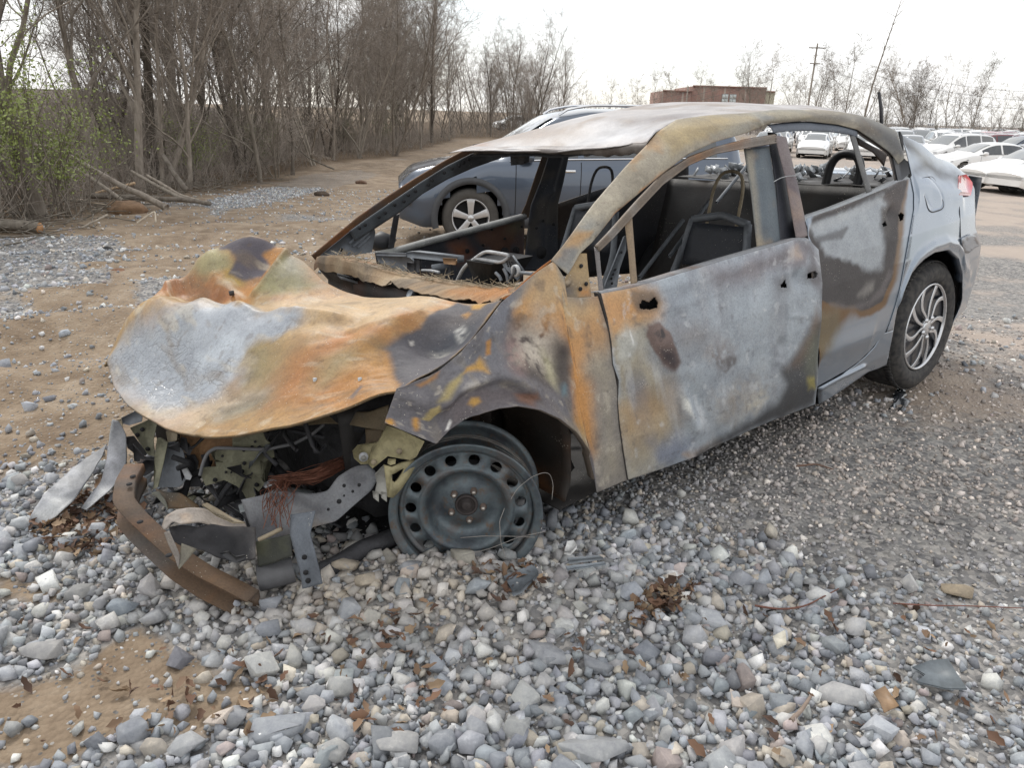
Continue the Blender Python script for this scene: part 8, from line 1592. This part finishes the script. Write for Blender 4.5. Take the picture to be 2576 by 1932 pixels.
for x, yt, D, k, ln in FAR:
    t = at_d(x, yt, D); g0 = float(zg0(t[0], t[1])); s = (t[2] - g0) / HT[k] * 1.02
    lab = FARLAB[KL[k]] + (' leaning steeply' if ln > .1 else ''); tree((t[0] - ln * (t[2] - g0), t[1], g0), k, s, gf.uniform(0, 6.28), lab, lab + 's', tilt=(0, ln))
t = at_d(2272, -10, 96); g0 = float(zg0(t[0], t[1])); e = empty('bare_tree', (t[0] - 2.4, t[1], g0 - .1), 0, 'very tall thin bare trunk rising out of the far treeline', 'tree'); gg = np.random.default_rng(9); T = smooth_pl(np.array([[0, 0, 0], [.5, 0, (t[2] - g0) * .4], [2.0, 0, (t[2] - g0) * .9], [2.6, 0, (t[2] - g0) * 1.1]]), 20); MB().tube(T, np.linspace(.17, .02, 20), 8).build('trunk', M_bark1, e, smooth=True); m = MB()
for k in range(26): i = gg.integers(6, 18); m.tube(bend(T[i], [gg.normal(0, 1), gg.normal(0, 1), 1.2], gg.uniform(1, 3), 5, gg, .2, .03), np.linspace(.03, .006, 6), 4, False)
m.build('crown', M_twig, e)
for px, D, h, lab in ((2150, 100, 4.2, 'dark green shrub clump below the tall thin trunk'), (2190, 99, 3.6, 'green shrub beside the dark green clump'), (2330, 101, 3.0, 'small green bush by the far fence'), (2560, 98, 4.2, 'olive bush at the far fence by the red car')):
    p = lot_at(px, D); shrub(p, h, 2.2, 2600, int(px), lab, simple('evergreen_%d' % px, (.075, .10, .045), .8, 0, .4, 1.0), 22)
# lot number board
def board():
    p = lot_at(2341, 99); t = at_d(2341, 309, 99); b = at_d(2341, 319, 99); w = 18 / 1878 * 99; e = empty('lot_sign', tuple(p), 0, 'small white sign board on a post among parked cars', 'sign'); MB().tube([[0, .06, 0], [0, .06, t[2] - p[2]]], .03, 6).build('post', M_alloy, e)
    c = (t + b) / 2 - p; h = t[2] - b[2]; MB().box(c, (w, .04, h)).build('board', simple('white_board', (.82, .82, .82), .5), e)
    for k, dx in enumerate((-.30, 0, .30)):
        for s in (-1, 1): MB().box(c + [dx * w + s * .05 * w, -.03, 0], (.035 * w, .02, h * .55)).build('letter_stroke', M_black, e)
        MB().box(c + [dx * w, -.032, (.18 if k != 1 else -.0) * h], (.12 * w, .02, h * .10)).build('letter_stroke', M_black, e)
board()
# ================================================================== small things on the ground
def leaf_litter():
    g = np.random.default_rng(14); V, Q, C = [], [], []; n = 0
    zones = [(P('P', (60, 1330), (330, 1180), (380, 1290), (250, 1420), (120, 1400)), 420), (P('P', (1560, 1560), (1680, 1480), (1760, 1480), (1700, 1560), (1600, 1600)), 130), (P('P', (1120, 1480), (1300, 1440), (1400, 1500), (1250, 1560)), 60), (P('P', (250, 1700), (700, 1640), (760, 1860), (300, 1900)), 40), (P('P', (1280, 1600), (2560, 1500), (2560, 1920), (1280, 1920)), 60), (P('P', (0, 1500), (1280, 1560), (1280, 1930), (0, 1930)), 36), (P('P', (760, 1550), (1100, 1520), (1160, 1900), (900, 1900)), 60)]
    pal = np.array([[.115, .062, .038], [.16, .09, .055], [.21, .135, .085], [.085, .05, .035], [.27, .19, .12]])
    for poly, k in zones:
        G_ = on_ground(poly[:, 0], poly[:, 1])[:, :2]; lo, hi = G_.min(0), G_.max(0); m = 0
        while m < k:
            p = lo + (hi - lo) * g.random(2)
            if poly_sd(p[None], G_)[0] > 0: continue
            m += 1; L_ = g.uniform(.009, .026); W_ = L_ * g.uniform(.3, .5); u = np.linspace(-1, 1, 6); w = W_ * (1 - u ** 2) ** .7 * (1 + .25 * np.sin(u * 9)); curl = g.uniform(-.7, .9); v = []
            for i in range(6):
                for s in (-1, 0, 1): v.append([u[i] * L_, s * w[i], curl * L_ * (u[i] ** 2) * .5 + abs(s) * w[i] * g.uniform(.2, .8)])
            R = rand_rot(1, g, .35)[0]; v = np.array(v) @ R.T + [p[0], p[1], float(zg(p[0], p[1])) + g.uniform(.012, .035)]
            V.append(v); Q.append(grid_faces(6, 3) + n); n += 18; C.append(np.repeat(pal[g.integers(0, 5)][None] * g.uniform(.8, 1.25), 18, 0))
    me = mesh_np('leaf_litter', np.vstack(V), np.vstack(Q), True); set_col(me, np.vstack(C)); m, nt, b = mat_new('dead_leaf'); at = nn(nt, 'ShaderNodeAttribute', attribute_name='col'); nt.links.new(at.outputs['Color'], b.inputs['Base Color']); b.inputs['Roughness'].default_value = .8
    tag(link('leaf_litter', me, None, m), 'curled brown dead leaves scattered over the stones', 'leaves', kind='stuff')
leaf_litter()
def debris(name, px, col, label, cat, lift=.02, th=.004, tilt=0.0, rough=.5, bendz=0.0):
    """thin flat fragment lying on the stones: outline read off the photo, put on the ground"""
    a = np.array(px, float); q = on_ground(a[:, 0], a[:, 1]); c = q.mean(0); q = q - c; q[:, 2] = tilt * q[:, 0] + bendz * (q[:, 0] ** 2 * 20); z = float(zg(c[0], c[1])) + lift
    o = MB().plate(q, (0, 0, -1), th).build(name, simple(name + '_mat', col, rough, 0, .3, 40), None); o.location = (c[0], c[1], z); return tag(o, label, cat)
debris('plastic_shard', [(2288, 1705), (2330, 1698), (2372, 1702), (2395, 1740), (2420, 1778), (2370, 1768), (2300, 1740), (2320, 1728)], (.13, .15, .165), 'flat grey plastic shard lying on the gravel', 'shard', .045, .004, .25)
debris('plastic_strip', [(1420, 1478), (1515, 1466), (1520, 1472), (1424, 1487)], (.24, .27, .30), 'narrow grey plastic strip among stones past the front wheel', 'strip', .04); debris('plastic_strip', [(1424, 1462), (1500, 1455), (1512, 1460), (1428, 1470)], (.20, .22, .24), 'shorter dark plastic strip beside the narrow grey one', 'strip', .05, .01)
debris('paper_scrap', [(1417, 1432), (1424, 1410), (1440, 1412), (1448, 1428), (1432, 1440)], (.8, .8, .78), 'white crumpled scrap beside the front wheel', 'scrap', .05, .012, .4); debris('dry_leaf', [(2188, 1778), (2215, 1770), (2232, 1796), (2250, 1822), (2215, 1830), (2205, 1806)], (.26, .17, .10), 'pale tan dried leaf near the grey shard', 'leaf', .05, .002, .3); debris('shell_chip', [(1938, 1632), (1968, 1624), (1972, 1655), (1950, 1662)], (.66, .62, .52), 'cream flat chip lying on gravel', 'chip', .04, .004, .3); debris('flat_slate', [(1265, 1500), (1340, 1478), (1352, 1500), (1310, 1540), (1290, 1545)], (.16, .18, .20), 'dark flat slate slab in front of the bare wheel', 'slab', .035, .014, .15)
# torn black plastic by the rear wheel
def torn():
    c = gpt(2270, 1020); g = np.random.default_rng(6); e = empty('torn_plastic', tuple(c), .9, 'crumpled black plastic trim lying behind the sill by the rear wheel', 'debris')
    for k, (dx, dy, s) in enumerate(((-.07, 0, .07), (.05, .03, .06), (.13, .05, .045))):
        X, Y = np.meshgrid(np.linspace(-1, 1, 14), np.linspace(-.4, .4, 7), indexing='ij'); Z = .35 * fbm(np.stack([X + k * 5, Y, 0 * X], -1), 1.6, 3) + .25; v = np.stack([X * s * 1.3 + dx, Y * s + dy, Z * s * 1.4], -1); o = link('shred', mesh_np('shred', v.reshape(-1, 3), grid_faces(14, 7), True), e, glass_mat('glossy_black_plastic_%d' % k, (.03, .034, .04), .25)); o.modifiers.new('sheet', 'SOLIDIFY').thickness = .003
torn()
def twig(px, r, label, col=(.2, .13, .09)):
    a = np.array(px, float); q = on_ground(a[:, 0], a[:, 1]); q[:, 2] = [float(zg(x, y)) for x, y in q[:, :2]]; q = smooth_pl(q, 16); q[:, 2] += .03; b = q[0].copy(); o = MB().tube(q - b, np.linspace(r, r * .6, 16), 6).build('twig', simple('twig_wood', col, .8, 0, .3, 30), None); o.location = b; tag(o, label, 'twig')
twig([(1985, 1838), (2012, 1810), (2034, 1778)], .006, 'straight grey brown twig beside the big pale rock', (.26, .20, .16)); twig([(1895, 1546), (1960, 1558), (2020, 1550), (2105, 1505)], .003, 'thin reddish twig curving across the gravel', (.16, .07, .05)); twig([(2240, 1546), (2330, 1552), (2440, 1550), (2570, 1556)], .0022, 'long thin red brown stem lying straight across the gravel', (.18, .08, .06)); twig([(2000, 1195), (2050, 1190), (2092, 1205)], .004, 'short brown twig on the fine gravel', (.17, .10, .07))
# a few stones that stand out
def bigstones():
    g = np.random.default_rng(33); PB = stone_protos(15, 14, 44, .04); M = bpy.data.materials['crushed_limestone']
    L_ = [(2115, 1762, .058, (.50, .50, .50), (1.5, .9, .75)), (2405, 1500, .046, (.42, .35, .26), (1.3, .85, .85)), (1375, 1660, .056, (.36, .37, .39), (1.1, 1, .8)), (870, 1468, .050, (.48, .42, .34), (1.5, .8, .75)), (1035, 1478, .050, (.38, .39, .41), (1, 1, 1)), (980, 1442, .042, (.36, .34, .30), (.8, .8, 1.5)), (1165, 1452, .048, (.40, .38, .33), (.9, 1.0, 1.2)), (930, 1500, .045, (.47, .41, .33), (1.2, 1, .8)), (700, 1862, .062, (.37, .39, .42), (1.3, 1, .8)), (470, 1895, .045, (.40, .41, .42), (1, 1, .8)), (583, 1828, .040, (.40, .41, .43), (1.1, 1, .8)), (935, 1575, .040, (.52, .50, .45), (.9, .9, 1.2)), (302, 1543, .050, (.33, .37, .41), (1, 1, .9)), (118, 1645, .060, (.38, .375, .37), (1.4, .9, .7)), (200, 1498, .045, (.34, .34, .335), (1.3, .9, .8)), (1002, 1885, .055, (.44, .44, .44), (1.1, 1, .8)), (1500, 1910, .06, (.38, .39, .40), (1.3, 1, .7)), (840, 1905, .05, (.46, .46, .45), (1, 1, .8)), (2040, 1470, .03, (.4, .4, .4), (1.3, .9, .7)), (1800, 1470, .032, (.40, .40, .40), (1.3, .8, .8))]
    for k, (px, py, r, col, sc) in enumerate(L_):
        q = gpt(px, py); me = mesh_np('stone_big_%d' % k, PB[k % 14][0] * np.array(sc), PB[k % 14][1]); set_col(me, np.repeat(np.array(col)[None] * .84 * (1 + .05 * g.normal()), len(me.vertices), 0)); o = link('stone', me, GROUND, M); o.location = (q[0], q[1], float(zg(q[0], q[1])) + r * .35); o.scale = (r * .92, r * .92, r * .92); o.rotation_euler = (g.normal(0, .15), g.normal(0, .15), g.uniform(-.5, .5))
bigstones()
